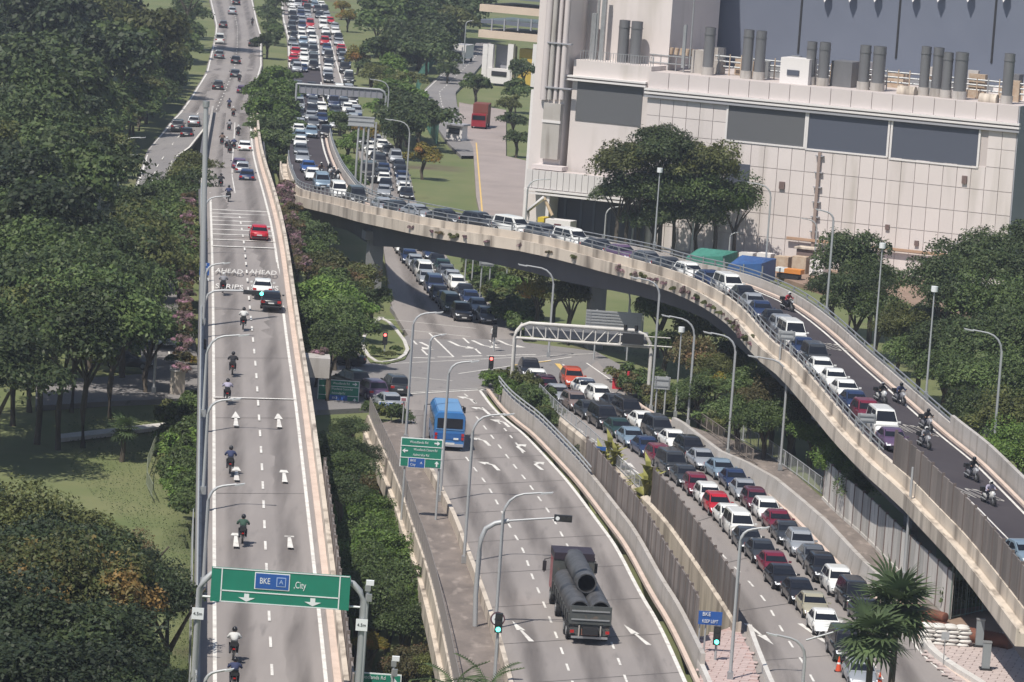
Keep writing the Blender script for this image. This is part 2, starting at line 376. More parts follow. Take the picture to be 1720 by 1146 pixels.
# --- causeway road
N2r = [Vector((v.x, v.y, .018)) for v in N2P]
CL = N2r + path([(1250, 1080, .018), (1275, 1140, .018), (1292, 1200, .018)])
road('causeway_road', CL, CR, ROADC, 80)
slab('stained_verge', [(1145, 712), (1250, 745), (1310, 775), (1380, 835), (1452, 900), (1520, 968), (1593, 1040), (1500, 990), (1427, 922), (1345, 842), (1252, 780), (1200, 755)], -.03, STAIN)
slab('paved_island', [(1172, 1072), (1238, 1050), (1262, 1100), (1290, 1200), (1180, 1200)], .1, mat('island_pavers', (.46, .33, .31), .85, col2=(.38, .27, .25), scale=2.))
slab('paved_footway', [(1560, 1079), (1760, 1055), (1790, 1210), (1665, 1200), (1600, 1140), (1556, 1100)], .1, mat('footway_mortar', (.30, .24, .23), .9))
# --- left flyover
fly1 = empty('straight_flyover', P(430, 900, 0), 'long straight concrete flyover rising on the left with motorcycles and green gantry sign', 'flyover')
def part(mb, name, m, root):
    o = mb.build(name, m); o.parent = root; o.matrix_parent_inverse = Matrix.Translation(root.location).inverted(); return o
n = 80; a, b = resample(FL, n), resample(FR, n)
mb = MB().ribbon(offset(a, .9), offset(b, -.9)); part(mb, 'road_surface', ROADC, fly1)
sup = [q for q in zip(a, b) if q[0].z > 2.0]
mid = [x.lerp(y, .5) for x, y in sup]; hw = 4.2
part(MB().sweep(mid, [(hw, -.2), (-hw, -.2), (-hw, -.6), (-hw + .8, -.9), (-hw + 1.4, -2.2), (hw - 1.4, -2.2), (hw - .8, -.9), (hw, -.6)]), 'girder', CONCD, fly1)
for q, sg, nm in ((offset([x for x, y in sup], .75), 1, 'parapet'), (offset([y for x, y in sup], -.75), -1, 'parapet')):
    part(MB().sweep(q, [(0, 0), (0, 1.0), (sg * .3, 1.0), (sg * .3, -.75), (0, -.75)]), nm, CONCL if sg < 0 else CONC, fly1)
part(MB().sweep(offset([y for x, y in sup], -.35), [(0, 0), (0, .22), (-.4, .22), (-.4, 0)]), 'kerb', KERB, fly1)
lm = MB(); line(lm, offset(FL, -.1), .22); line(lm, offset(FR, .05), .22)
midF = smooth([P(x, y, zF(x, y)) for x, y in [(395, 200), (392, 250), (389, 290), (393, 315), (400, 350), (409, 400), (413, 440), (418, 500), (424, 560), (430, 620), (433, 668), (437, 730), (441, 800), (444, 880), (448, 960), (453, 1050), (460, 1190)]])
k0 = length([v for v in midF if proj(v)[1] < 352])
line(lm, sub(midF, 0, k0), .12)
dashes(lm, midF, 2.6, 4.0, .16, s0=k0 + 12)
for y in (352, 358, 364, 370, 377, 385, 393, 402, 413):
    z = zF(0, y); l_ = P(356, y, z); r_ = P(lerp([(350, 452), (420, 464)], y), y + 4, z); line(lm, [l_, r_], .55)
line(lm, [P(358, 667, zF(0, 667)), P(497, 671, zF(0, 671))], .4)
for px, py in ((396, 703), (468, 705), (397, 792), (477, 795), (396, 901), (486, 903)): arrow(lm, P(px, py, zF(px, py)), rad(90 + 4.3))
o = part(lm, 'lane_markings', PAINT, fly1)
joints(fly1, FL, FR, 27)
def roadtext(t, px, py, z, w, ln, ang, parent):
    me = textmesh(t, 1., PAINT); bw = max(v.co.x for v in me.vertices) * 2
    o = put('road_lettering', me); o.parent = parent; o.matrix_parent_inverse = Matrix.Translation(parent.location).inverted()
    o.location = P(px, py, z) + Vector((0, 0, .07)); o.rotation_euler = (0, 0, ang); o.scale = (w / bw, ln / .72, 1); return o
for t, y in (('AHEAD', 457), ('STRIPS', 483)):
    roadtext(t, 385, y, zF(0, y), 2.45, 3.6, rad(3), fly1); roadtext(t, 442 + (y - 457) * .1, y + 2, zF(0, y), 2.45, 3.6, rad(3), fly1)
def pier(root, top, zb, w=1.7, d=1.7, cap=None):
    m_ = MB().box((top.x, top.y, (top.z + zb) / 2), (w, d, top.z - zb), rad(4))
    if cap: m_.box((top.x, top.y, top.z - .45), (cap, d + .2, .9), rad(4))
    part(m_, 'pier', CONC, root)
for y in (300, 380, 470, 560, 615, 700, 820, 960, 1100):
    v = P(lerp([(300, 398), (470, 412), (700, 428), (1100, 460)], y), y, zF(0, y)); pier(fly1, v - Vector((0, 0, 2.15)), -6.5 if y > 800 else -.6, 2.2, 1.4)
t_ = P(531, 606, 6.2); part(MB().box((t_.x, t_.y, t_.z - .4), (2.2, 3., 1.6), rad(4)), 'pier_bracket', CONC, fly1)
# --- curved flyover
TT = [(485, 274, 5), (495, 300, 5.2), (502, 317, 5.6), (539, 326, 6.6), (559, 330, 7.2), (591, 337, 8), (618, 345, 8.6), (678, 357, 9), (723, 367, 9.2), (776, 376, 9.3), (879, 389, 9.3), (958, 406, 9.3), (1004, 419, 9.3), (1057, 433, 9.3), (1140, 455, 9.3), (1199, 481, 9.2), (1245, 511, 9.0), (1271, 540, 8.8), (1297, 571, 8.5), (1332, 595, 8.2), (1356, 621, 7.9), (1389, 659, 7.5), (1420, 696, 7.1), (1449, 727, 6.8), (1502, 778, 6.2), (1534, 802, 5.9), (1584, 855, 5.4), (1625, 895, 5.1), (1674, 955, 4.7), (1740, 1040, 4.3)]
RRp = [(553, 225, 3), (570, 268, 4.5), (587, 291, 6), (606, 314, 7.5), (648, 329, 8.8), (697, 339, 9.2), (772, 353, 9.3), (820, 363, 9.3), (899, 373, 9.3), (998, 393, 9.3), (1057, 403, 9.3), (1100, 412, 9.3), (1160, 430, 9.3), (1212, 440, 9.3), (1258, 452, 9.2), (1289, 463, 9.1), (1344, 487, 8.8), (1400, 528, 8.2), (1461, 583, 7.5), (1498, 614, 7.1), (1551, 660, 6.5), (1604, 706, 5.9), (1652, 742, 5.5), (1686, 774, 5.2), (1735, 822, 4.8), (1800, 885, 4.4)]
def drop(L, h): return [Vector((v.x, v.y, v.z - h)) for v in [P(x, y, z + h) for x, y, z in L]]
RL = smooth([P(484, 110, .01), P(487, 160, .3), P(488, 200, 2), P(487, 250, 4)] + drop(TT, 1.0))
RRt = smooth([P(537, 110, .01), P(543, 155, .3), P(549, 200, 2)] + drop(RRp, 1.5))
fly2 = empty('curved_flyover', P(1000, 600, 0), 'curving two lane concrete flyover sweeping over the junction with a queue of cars', 'flyover')
n = 110; a, b = resample(RL, n), resample(RRt, n)
# match every left point with the nearest point across the deck
b2 = []; lastk = 0; fine = resample(RRt, 900)
for v in a:
    k = min(range(lastk, min(lastk + 120, 900)), key=lambda i: (fine[i] - v).length); lastk = k; b2.append(fine[k])
b = b2
split = next(i for i, v in enumerate(a) if v.x > P(800, 377, 10).x and v.y < 560)
part(MB().ribbon(a, b), 'road_surface', mat('flyover_asphalt', (.056, .050, .058), 1., col2=(.075, .067, .074), scale=.15, spec=.12), fly2)
hi = list(range(next(i for i, v in enumerate(a) if v.z > 4.6), len(a)))
a_, b_ = [a[i] for i in hi], [b[i] for i in hi]; FLYL = a_
from mathutils.bvhtree import BVHTree
DECK = BVHTree.FromPolygons([v for q in zip(a, b) for v in q], [(2 * i, 2 * i + 1, 2 * i + 3, 2 * i + 2) for i in range(len(a) - 1)])
def snapd(v, dz=.0):
    h = DECK.ray_cast(Vector((v[0], v[1], 60)), Vector((0, 0, -1)))
    return Vector((v[0], v[1], h[0].z + dz)) if h[0] else Vector(v)
def deckz(px, py):
    h = DECK.ray_cast(EYE, ray(px, py).normalized()); return h[0].z if h[0] else 4.5
part(MB().sweep(a_, [(.0, 0), (.0, 1.0), (.28, 1.0), (.28, .05), (.95, .05), (.95, .35), (1.15, .35), (1.15, -.75), (0, -.75)]), 'outer_parapet', CONCL, fly2)
RRs = [v for v in RRt if v.z > 2.5]
kk = next(i for i, v in enumerate(RRs) if proj(v + Vector((0, 0, 1.5)))[0] > 1606)
part(MB().sweep(RRs[:kk], [(0, 0), (0, .95), (-.3, .95), (-.3, -.7), (0, -.7)]), 'inner_parapet', CONC, fly2)
part(MB().sweep(RRs[kk - 1:], [(0, 0), (0, 1.6), (-.3, 1.6), (-.3, -.7), (0, -.7)]), 'tall_end_parapet', CONC, fly2)
part(MB().sweep([snapd(v) for v in resample(offset(RRs, .5), 160)], [(.0, -.1), (0, .2), (-.3, .2), (-.3, -.1)]), 'kerb', KERB, fly2)
mid = [x.lerp(y, .5) for x, y in zip(a_, b_)]
gird = MB(); hwid = [((x - y).length / 2) for x, y in zip(a_, b_)]
vs = []; PTOPS = [P(q_[0], q_[1], 6.4) for q_ in ((632, 395), (1007, 470), (1297, 580))]
for x, y in zip(a_, b_):
    d = (y - x); d.z = 0; d.normalize(); w = min((y - x).length, 9)
    hd = -2.5 - .9 * max(0, 1 - min((x - Vector(q_)).xy.length for q_ in PTOPS) / 14.)
    for s_, dz in ((.4, -.2), (w - .2, -.2), (w - .2, -.7), (w - 1.6, -1.0), (w - 2.0, hd), (.75, hd), (.45, -1.0), (.2, -.7)):
        q = x + d * s_; vs.append((q.x, q.y, x.z + (y.z - x.z) * s_ / max((y - x).length, .1) + dz))
fs = []
for i in range(len(a_) - 1):
    for k in range(8): fs.append((i * 8 + k, (i + 1) * 8 + k, (i + 1) * 8 + (k + 1) % 8, i * 8 + (k + 1) % 8))
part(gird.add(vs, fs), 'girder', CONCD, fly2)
rl = MB(); L2 = RRs[:kk]
for h, r in ((1.15, .06), (1.5, .06)): rl.tube([v + Vector((0, 0, h)) for v in offset(L2, -.15)], r, 6)
part(rl, 'rail', STEEL, fly2)
pm = MB().box((0, 0, .28), (.08, .16, .6)).mesh('rail_post', STEEL)
def posts(root, p, step, me, dz, name='rail_post', s0=0., s1=None):
    s = s0; L = length(p) if s1 is None else s1
    while s < L:
        o = put(name, me, root); v = at(p, s); w = at(p, min(s + .5, length(p)))
        o.location = Vector((v.x, v.y, v.z + dz)) - root.location; o.rotation_euler = (0, 0, math.atan2(w.y - v.y, w.x - v.x)); s += step
posts(fly2, offset(L2, -.15), 4.0, pm, .95)
oL = [v for v in a_ if proj(v + Vector((0, 0, 1)))[0] < 1500]
rl = MB()
for h in (1.35, 1.75): rl.tube([v + Vector((0, 0, h)) for v in offset(oL, .14)], .045, 6)
part(rl, 'rail', STEEL, fly2)
pm2 = MB().box((0, 0, .4), (.08, .14, .8)).mesh('rail_post', STEEL)
posts(fly2, offset(oL, .14), 2.8, pm2, 1.0)
lm = MB(); line(lm, resample(offset(RRs, .95), 260), .24); line(lm, offset(a_, -.45), .16)
line(lm, path([(539, 140, 0), (545, 180, 1.2), (551, 233, 3)]), .25)
cen = [x.lerp(y, .5) for x, y in zip(a_, b_)]
line(lm, [v for v in offset(cen, 0.1) if proj(v)[0] > 1400], .14)
lm.v = [tuple(snapd(v, .02)) for v in lm.v]; part(lm, 'lane_markings', PAINT, fly2)
for px, py, z, an in ((1393, 582, 8, 208), (1532, 721, 6.4, 206), (1638, 829, 5.4, 206)): o_ = roadtext('SLOW', px, py, deckz(px, py), 3.2, 3.4, rad(an), fly2); o_.data = o_.data.copy(); mw = Matrix.Translation(o_.location) @ Matrix.Rotation(rad(an), 4, 'Z') @ Matrix.Diagonal((*o_.scale, 1)); mi = mw.inverted(); [setattr(v_, 'co', mi @ snapd(mw @ v_.co, .03)) for v_ in o_.data.vertices]
for px, py, pz in ((632, 395, 6.6), (1007, 470, 6.6), (1297, 580, 6.2), (1400, 700, 4.6), (1560, 880, 2.8)):
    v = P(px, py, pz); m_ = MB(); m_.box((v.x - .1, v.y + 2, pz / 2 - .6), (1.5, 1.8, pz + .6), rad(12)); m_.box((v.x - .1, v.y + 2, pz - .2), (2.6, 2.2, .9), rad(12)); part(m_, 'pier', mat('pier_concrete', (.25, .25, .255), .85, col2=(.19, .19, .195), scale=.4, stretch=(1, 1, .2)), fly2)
# ================================================================== walls, kerbs and markings on the ground roads
def wall(name, label, p, prof, m, cat='wall'):
    r = MB().sweep(p, prof).build(name, m); return tag(r, label, cat)
wall('parapet_wall', 'cream stained concrete parapet along the outer edge of the sunken walkway', W1, [(0, 0), (-.25, 0), (-.25, -1.2), (.35, -1.2), (.35, -2.4), (.1, -2.4), (.1, -.05), (0, 0)][:6] + [(.1, -2.4)], CONCL)
wall('retaining_wall', 'shade-darkened concrete wall under the walkway beside the wooded trench', offset(W1, -1.6), [(0, -1.5), (0, -8), (-.4, -8), (-.4, -1.5)], CONCD)
wall('parapet_wall', 'pale low concrete wall between the walkway and the truck road', TLW, [(0, 0), (.3, 0), (.3, -1), (0, -1)], CONCL)
wall('parapet_wall', 'pale concrete wall along the outer curve of the truck road', TW, [(0, -.1), (0, 1.25), (-.3, 1.25), (-.3, -.9), (0, -.9)], CONC)
wall('retaining_wall', 'tall sunlit cream retaining wall under the causeway road between two noise fences', N2P, [(0, 0), (-.3, 0), (-.3, -6), (.25, -6), (.25, -.2)], CONCL)
wepath = WE; wall('parapet_wall', 'grey concrete wall beside the packed causeway lanes with a whitish top', wepath, [(0, 0), (-.35, 0), (-.35, -1.8), (.25, -1.8)], CONC)
for nm, lb, p in (('kerb', 'k', offset(CR[6:], -.15)), ('kerb', 'k', offset(TR, -.45))):
    struct(MB().sweep(p, [(0, -.1), (0, .14), (-.3, .14), (-.3, -.1)]).build(nm, KERB))
struct(MB().sweep(smooth(path([(905, 664), (937, 697), (940, 700)], 0)), [(.1, -.1), (.1, .3), (-.2, .3), (-.2, -.1)]).build('kerb', WHITEK))
struct(MB().sweep(smooth(path([(1380, 838), (1405, 863), (1452, 903), (1502, 955), (1515, 968)])), [(0, -.1), (0, .2), (-.3, .2), (-.3, -.1)]).build('kerb', WHITEK))
struct(MB().sweep(smooth(path([(1262, 1062), (1275, 1100), (1300, 1160), (1320, 1200)])), [(0, -.1), (0, .5), (.3, .5), (.3, -.1)]).build('kerb', WHITEK))
struct(MB().sweep(smooth(path([(1168, 1068), (1172, 1110), (1195, 1160), (1210, 1200)])), [(0, -.1), (0, .6), (.3, .6), (.3, -.1)]).build('kerb', WHITEK))
struct(MB().sweep(smooth(path([(1540, 1060), (1552, 1095), (1590, 1125), (1640, 1155), (1690, 1190)])), [(0, -.1), (0, .45), (-.5, .45), (-.5, -.1)]).build('kerb', WHITEK))
mk = MB()
line(mk, offset(TR, .15), .26)
line(mk, path([(676, 662), (812, 655)], .012), .35); line(mk, path([(640, 662), (812, 652)], .012), .12)
LA = smooth(path([(760, 735), (780, 765), (796, 786), (819, 815), (841, 856), (857, 886), (879, 923), (892, 964), (902, 987), (923, 1037), (956, 1127), (975, 1190)], .012)); LB = smooth(path([(800, 700), (830, 738), (868, 788), (884, 807), (909, 842), (920, 857), (939, 889), (965, 940), (1000, 1015), (1035, 1098), (1062, 1170)], .012))
dashes(mk, LA, 2.2, 3.0); dashes(mk, LB, 2.2, 3.0)
dashes(mk, smooth(path([(780, 662), (830, 700), (868, 745), (884, 770)], .012)), 1.6, 2.4)
for px, py, k_, an in ((815, 690, 'left', 100), (848, 711, 'left', 100), (871, 752, 'right', 102), (815, 742, 'left', 100), (830, 783, 'left', 100), (901, 782, 'right', 102), (876, 1060, 'straight', 101), (1068, 1066, 'straight', 103), (792, 672, 'left', 100)): arrow(mk, P(px, py, .012), rad(an), k_, .9)
line(mk, offset(CR[8:], .35), .15)
DA = smooth(path([(925, 688), (965, 716), (1000, 741), (1030, 764), (1062, 788), (1095, 812), (1130, 845), (1160, 873), (1190, 905), (1215, 935), (1250, 968), (1285, 1008), (1303, 1040), (1320, 1070), (1340, 1100), (1358, 1128), (1380, 1170)], .018)); dashes(mk, DA, 2.2, 3.2)
DB = smooth(path([(935, 653), (950, 663), (1000, 691), (1045, 717), (1083, 742), (1137, 777), (1190, 814), (1235, 858), (1280, 903), (1312, 939), (1345, 974), (1400, 1030), (1445, 1085), (1470, 1120), (1500, 1170)], .018)); dashes(mk, DB, 1.8, 1.8)
for px, py in ((1277, 1066), (1368, 1066), (1052, 777), (1072, 802)): arrow(mk, P(px, py, .018), rad(-78), 'straight', .95)
# junction paint
for q in ([(600, 614), (1000, 594)], [(770, 628), (960, 600)], [(605, 520 + 12), (800, 552)], [(660, 552), (790, 566)], [(690, 634), (760, 640)]): line(mk, path(q, .0), .18)
for q in ([(694, 601), (730, 602)], [(735, 600), (760, 600)], [(776, 599), (810, 598)], [(818, 598), (850, 598)], [(850, 597), (900, 596)]): line(mk, path(q, .0), .35)
for q in ([(691, 570), (722, 601)], [(778, 568), (812, 599)], [(822, 572), (855, 598)]): dashes(mk, path(q, .0), 4., 3.5, .22)
line(mk, path([(721, 560), (762, 600)], .0), .2)
for px, py, k_ in ((686, 584, 'right'), (720, 582, 'right'), (768, 580, 'left'), (808, 579, 'left'), (850, 578, 'left')): arrow(mk, P(px, py, 0), rad(-72), k_, 1.15)
line(mk, path([(945, 612), (1012, 663)], .018), .18); line(mk, path([(985, 610), (1030, 641)], .018), .18); line(mk, path([(1058, 628), (1082, 646)], .018), .4)
for q in ([(746, 119), (708, 155), (733, 211)],): line(mk, offset(path(q), -.4), .15)
dashes(mk, path([(808, 85), (780, 115), (738, 155), (742, 175), (752, 200), (765, 235)]), 2.5, 3.5)
mk.v = [(x, y, z + .004) for x, y, z in mk.v]
struct(mk.build('painted_road_markings', PAINT))
my = MB(); line(my, path([(936, 611), (950, 626)], .03), .5); line(my, path([(860, 614), (925, 606)], .03), .25); line(my, path([(800, 240), (812, 380)], .03), .2)
struct(my.build('yellow_road_markings', PAINTY))
mk = MB(); line(mk, offset(LL[:6], -.3), .25); line(mk, offset(ML, -.3), .25); line(mk, offset(MR, .3), .25); line(mk, offset(LRt[:4], .2), .25)
dashes(mk, [x.lerp(y, .5) for x, y in zip(resample(ML, 8), resample(MR, 8))], 3, 6); dashes(mk, [x.lerp(y, .5) for x, y in zip(resample(LL, 12), resample(LRt, 12))], 3, 6)
line(mk, offset(UL, -.3), .3); line(mk, offset(UR, .3), .3); line(mk, path([(498, -20), (512, 21), (533, 63), (539, 144)]), .4)
line(mk, path([(525, -20), (545, 30), (556, 75), (578, 150)]), .25); line(mk, offset(GR[:20], .3), .2)
mk.v = [(x, y, z + .02) for x, y, z in mk.v]
struct(mk.build('expressway_markings', PAINT))
joints(None, Tl, TR, 11, .1); joints(None, CL, CR, 14, .1)

def pavers(name, poly, z, lx, ly, m, rz):
    V = [P(x, y, z) for x, y in poly]; V2 = [(v.x, v.y) for v in V]; c = sum(V, Vector()) / len(V); mb_ = MB(); R_ = 26
    for i in range(-int(R_ / lx), int(R_ / lx)):
        for j in range(-int(R_ / ly), int(R_ / ly)):
            x = (i + .5 * (j % 2)) * lx; y = j * ly; X, Y = c.x + x * math.cos(rz) - y * math.sin(rz), c.y + x * math.sin(rz) + y * math.cos(rz)
            if inpoly(X, Y, V2): mb_.box((X, Y, z + .01 + rnd.uniform(0, .012)), (lx - .07, ly - .07, .05), rz)
    o = mb_.build(name, m); o['kind'] = 'stuff'; return o
tag(pavers('paving_slabs', [(1560, 1079), (1760, 1055), (1790, 1210), (1665, 1200), (1600, 1140), (1556, 1100)], .11, 1.0, .6, mat('footway_pavers', (.50, .42, .395), .85, col2=(.42, .35, .33), scale=1.2), rad(-12)), 'pinkish rectangular paving slabs of the footway at lower right', 'paving')
tag(pavers('paving_slabs', [(1175, 1074), (1236, 1054), (1258, 1100), (1284, 1196), (1184, 1196)], .11, 1.0, .6, mat('island_slabs', (.50, .39, .37), .85, col2=(.42, .33, .31), scale=1.2), rad(-8)), 'reddish paving slabs of the pointed traffic island', 'paving')

def wear(p, w, nm='tyre_worn_strip', dz=.006, root=None):
    prof_ = [-w / 2, -w / 4, 0, w / 4, w / 2]; q = [v + Vector((0, 0, dz)) for v in p]; mb_ = MB().sweep(q, [(x, 0) for x in prof_], False)
    me = mb_.mesh(nm, WEAR); at_ = me.attributes.new('fade', 'FLOAT', 'POINT'); at_.data.foreach_set('value', [f for _ in p for f in (0, .75, 1, .75, 0)])
    o = put(nm, me); 
    if root: o.parent = root; o.matrix_parent_inverse = Matrix.Translation(root.location).inverted()
    else: o['kind'] = 'structure'
aF, bF = resample(FL, 60), resample(FR, 60)
for f in (.25, .76): wear([x.lerp(y, f) for x, y in zip(aF, bF)], 1.7, root=fly1, dz=.007)
for q in (.17, .5, .83): wear([x.lerp(y, q) for x, y in list(zip(resample(Tl, 60), resample(TR, 60)))[4:]], 1.8)
for q in (offset(DA, 1.7), offset(DB, 1.8), offset(DB, -1.8)): wear(resample(q, 50), 1.8)
for q in (.3, .7): wear([x.lerp(y, q) for x, y in zip(resample(GL, 50), resample(GR, 50))], 1.8)
for q in (.2, .5, .8): wear([x.lerp(y, q) for x, y in zip(resample(ML, 20), resample(MR, 20))], 1.8)
# ================================================================== the industrial building
B0 = P(1505, 465, 0); BU = Vector((.924, -.383, 0)).normalized(); BV = Vector((-BU.y, BU.x, 0)); BR = math.atan2(BU.y, BU.x)
def UZ(px, py, off=0.):
    d = ray(px, py); o = B0 + BV * off; t = (o - EYE).dot(BV) / d.dot(BV); w = EYE + d * t
    return (w - B0).dot(BU), w.z
FACE = mat('facade_panel_pinkish', (.665, .605, .587), .6, col2=(.61, .555, .537), scale=.10, grime=((.34, .31, .26), .42, (1, 1, .13), .54, .95), rand=.035)
FACEJ = mat('facade_joint_dark', (.50, .445, .43), .8)
FACEP = mat('facade_parapet_panel', (.61, .55, .54), .6, col2=(.56, .505, .495), scale=.1, rand=.03)
CANOPY = mat('canopy_pale_grey', (.60, .57, .56), .5, rand=.02)
LOUV = mat('louvre_dark_grey', (.105, .108, .115), .6); LOUV2 = mat('louvre_blue_grey', (.075, .085, .115), .55)
SIDE = mat('grey_trim_and_side_shade', (.33, .33, .36), .7, col2=(.28, .285, .31), scale=.1)  # holds the side wall's shade in its colour; also plain grey trim
REAR = mat('rear_wall_blue_grey', (.145, .163, .215), .6, col2=(.12, .137, .185), scale=.07, detail=3)
STACKM = mat('stack_metal_grey', (.20, .20, .21), .45, .35, col2=(.155, .155, .165), scale=.8, stretch=(1, 1, .2))
FRAMEW = mat('white_trim', (.70, .67, .66), .5)
bld = empty('industrial_building', B0, 'huge pinkish panel clad industrial building with dark louvre bands and roof stacks', 'building', rz=BR)
def bpart(mb, name, m, root=None): return mb.build(name, m, root or bld)
def bbox(name, u0, u1, v0, v1, z0, z1, m, root=None):
    return bpart(MB().box(((u0 + u1) / 2, (v0 + v1) / 2, (z0 + z1) / 2), (u1 - u0, v1 - v0, z1 - z0)), name, m, root)
uL = UZ(885, 330)[0]; uA = UZ(962, 200)[0]; uB = UZ(1085, 200)[0]; uR = UZ(1711, 190)[0]
zTop = (UZ(1090, 114)[1] + UZ(1705, 184)[1]) / 2; zC0 = (UZ(1085, 163)[1] + UZ(1700, 222)[1]) / 2; zC1 = zC0 + 1.1
zTopA = UZ(1000, 104)[1]; zCA = UZ(1000, 139)[1]
bbox('main_block', uB, uR, .12, 60, -.5, zTop - .05, FACEJ)
bbox('west_block', uA - .6, uB, .6, 20, -.5, zTopA, FACE)
bbox('side_wall', uR, uR + .14, .0, 60, -.5, zTop, SIDE)
for k in (0, .42, .84): bbox('cornice', uB - .3, uR + .35, -.42 - k * .12, .12, zC0 + k, zC0 + k + .24, FRAMEW if k else SIDE)
for k in (0, .4): bbox('cornice', uA - 1.4, uB - .35, -.1, .6, zCA + k, zCA + k + .22, FRAMEW)
# facade panels, each its own piece
LV = [((1222, 180), (1352, 248), LOUV), ((1357, 194), (1491, 263), LOUV2), ((1498, 207), (1643, 280), LOUV2)]
wins = []
for (x0, y0), (x1, y1), m in LV:
    u0 = UZ(x0, (y0 + y1) / 2)[0]; u1 = UZ(x1, (y0 + y1) / 2)[0]; z1 = zC0 - .02; z0 = (UZ(x0, y1 - 14)[1] + UZ(x1, y1)[1]) / 2
    wins.append((u0, u1, z0, z1, m))
zw = min(w[2] for w in wins) + .1
rows = [zw - 2.72 * i for i in range(0, 9)]
pw = 1.72; ncol = int(round((uR - uB) / pw)); pw = (uR - uB) / ncol
pme = MB().box((0, 0, 0), (pw - .07, .12, 2.65)).mesh('facade_panel', FACE)
for r in range(7):
    z1 = rows[r]; zc = z1 - 1.36
    if zc < .3: break
    for c in range(ncol):
        put('facade_panel', pme, bld, (uB + pw * (c + .5), .06, zc))
hh = zC0 - zw; pmu = MB().box((0, 0, 0), (pw - .07, .12, hh / 2 - .06)).mesh('facade_panel', FACE)
for c in range(ncol):
    uc = uB + pw * (c + .5)
    if any(u0 - .3 < uc < u1 + .3 for u0, u1, *_ in wins): continue
    for q in (.25, .75): put('facade_panel', pmu, bld, (uc, .06, zw + hh * q))
npar = 18; pp = (uR - uB) / npar; ph = zTop - zC0 - 1.1
ppm = MB().box((0, 0, 0), (pp - .08, .14, ph)).mesh('parapet_panel', FACEP)
for c in range(npar): put('parapet_panel', ppm, bld, (uB + pp * (c + .5), .05, zC0 + 1.1 + ph / 2))
for u0, u1, z0, z1, m in wins:
    bbox('louvre_band', u0, u1, .0, .14, z0, z1, m)
    for w in (u0 - .12, u1 + .12): bbox('white_trim', w - .12, w + .12, -.12, .14, z0 - .1, z1, FRAMEW)
    bbox('white_trim', u0 - .2, u1 + .2, -.1, .14, z0 - .2, z0, FRAMEW)
u0, z0 = UZ(967, 192, .6); u1, z1 = UZ(1083, 152, .6)
bbox('louvre_band', u0, u1 - .2, .5, .62, z0 - .7, z1 + .6, LOUV)
for x0, y0, x1, y1 in ((1221, 273, 1257, 321),):
    a_ = UZ(x0, y0); b_ = UZ(x1, y1); bbox('window', a_[0], b_[0], -.06, .1, b_[1], a_[1], LOUV2)
for x0, y0, x1, y1 in ((1617, 295, 1624, 309), (1488, 377, 1494, 386), (1537, 404, 1543, 413), (1310, 305, 1318, 318)):
    a_ = UZ(x0, y0); b_ = UZ(x1, y1); bbox('wall_vent', a_[0], b_[0], -.25, .0, b_[1], a_[1], mat('vent_brown', (.16, .11, .10), .6))
# external pipe down the facade
a_ = UZ(1375, 255); b_ = UZ(1366, 420); bpart(MB().box((b_[0], -.35, (a_[1] + b_[1]) / 2), (.34, .3, a_[1] - b_[1])), 'drain_pipe', mat('rusty_pipe', (.30, .23, .20), .7))
for y in (262, 290, 315, 340, 365, 390):
    z = UZ(1370, y)[1]; bbox('pipe_bracket', b_[0] - .5, b_[0] + .5, -.45, 0, z, z + .12, SIDE)
z = UZ(1500, 418)[1]
bpart(MB().box((UZ(1500, 418)[0], -.5, z), (26, .3, .3)), 'service_pipe', mat('orange_brown_duct', (.42, .27, .18), .6))
# west tower with its pipes
tw = 46
bbox('tower', uL, uA - 1.2, -.2, 22, -.5, tw, FACE); bbox('tower', uA - 1.2, uB + .2, 5.5, 22, 6, tw, FACE)
bbox('tower_edge', uL - .5, uL - .05, .2, 12, 0, UZ(885, 150)[1], FRAMEW)
for px, w in ((921, .75), (931, .5), (941, .4), (951, .55)):
    u = UZ(px, 60, -.4)[0]; zb = UZ(px, 168, -.4)[1] if px > 920 else UZ(px, 175)[1]
    bpart(MB().tube([(u, -.55, zb), (u, -.55, tw)], w / 2 + .05, 10), 'riser_pipe', FACEP if px != 931 else CONC)
for y in (72, 147): 
    a_ = UZ(918, y, -.4); b_ = UZ(962, y, -.4); bbox('pipe_bracket', a_[0], b_[0], -.95, -.2, a_[1], a_[1] + .15, SIDE)
a_ = UZ(919, 172); b_ = UZ(941, 268); bbox('service_cabinet', a_[0], b_[0], -1.0, -.2, b_[1], a_[1], CONC); bbox('cabinet_band', a_[0] - .1, b_[0] + .1, -1.1, -.95, (a_[1] + b_[1]) / 2 + 1, (a_[1] + b_[1]) / 2 + 1.3, FRAMEW)
# entrance canopy
u0 = UZ(884, 300, -3)[0]; u1 = UZ(1040, 320, -3)[0]; zt = UZ(884, 283, -3)[1]; zb = UZ(900, 322, -3)[1]
bbox('canopy_core', u0 + .1, u1 + 3, -2.9, -.21, zb + .2, zt - .1, FACEJ)
n_ = 15
cm = MB().box((0, 0, 0), ((u1 - u0) / n_ - .06, .12, zt - zb - .5)).mesh('canopy_panel', CANOPY)
for i in range(n_ + 3): put('canopy_panel', cm, bld, (u0 + (u1 - u0) * (i + .5) / n_, -3.0, (zt + zb) / 2 + .2))
for k in (0, .4): bbox('canopy_trim', u0 - .1, u1 + 3.2, -3.25 - k * .2, -2.95, zb - .3 + k, zb - .06 + k, FRAMEW)
bbox('canopy_ledge', u0 + .2, UZ(955, 290)[0], -2.2, -.21, zt, zt + .5, FACEP)
a_ = UZ(940, 335); b_ = UZ(1045, 390)
bbox('loading_door', a_[0], b_[0] + 3, -.34, -.22, 0, zb - .35, mat('shutter_dark_blue', (.045, .05, .07), .5))
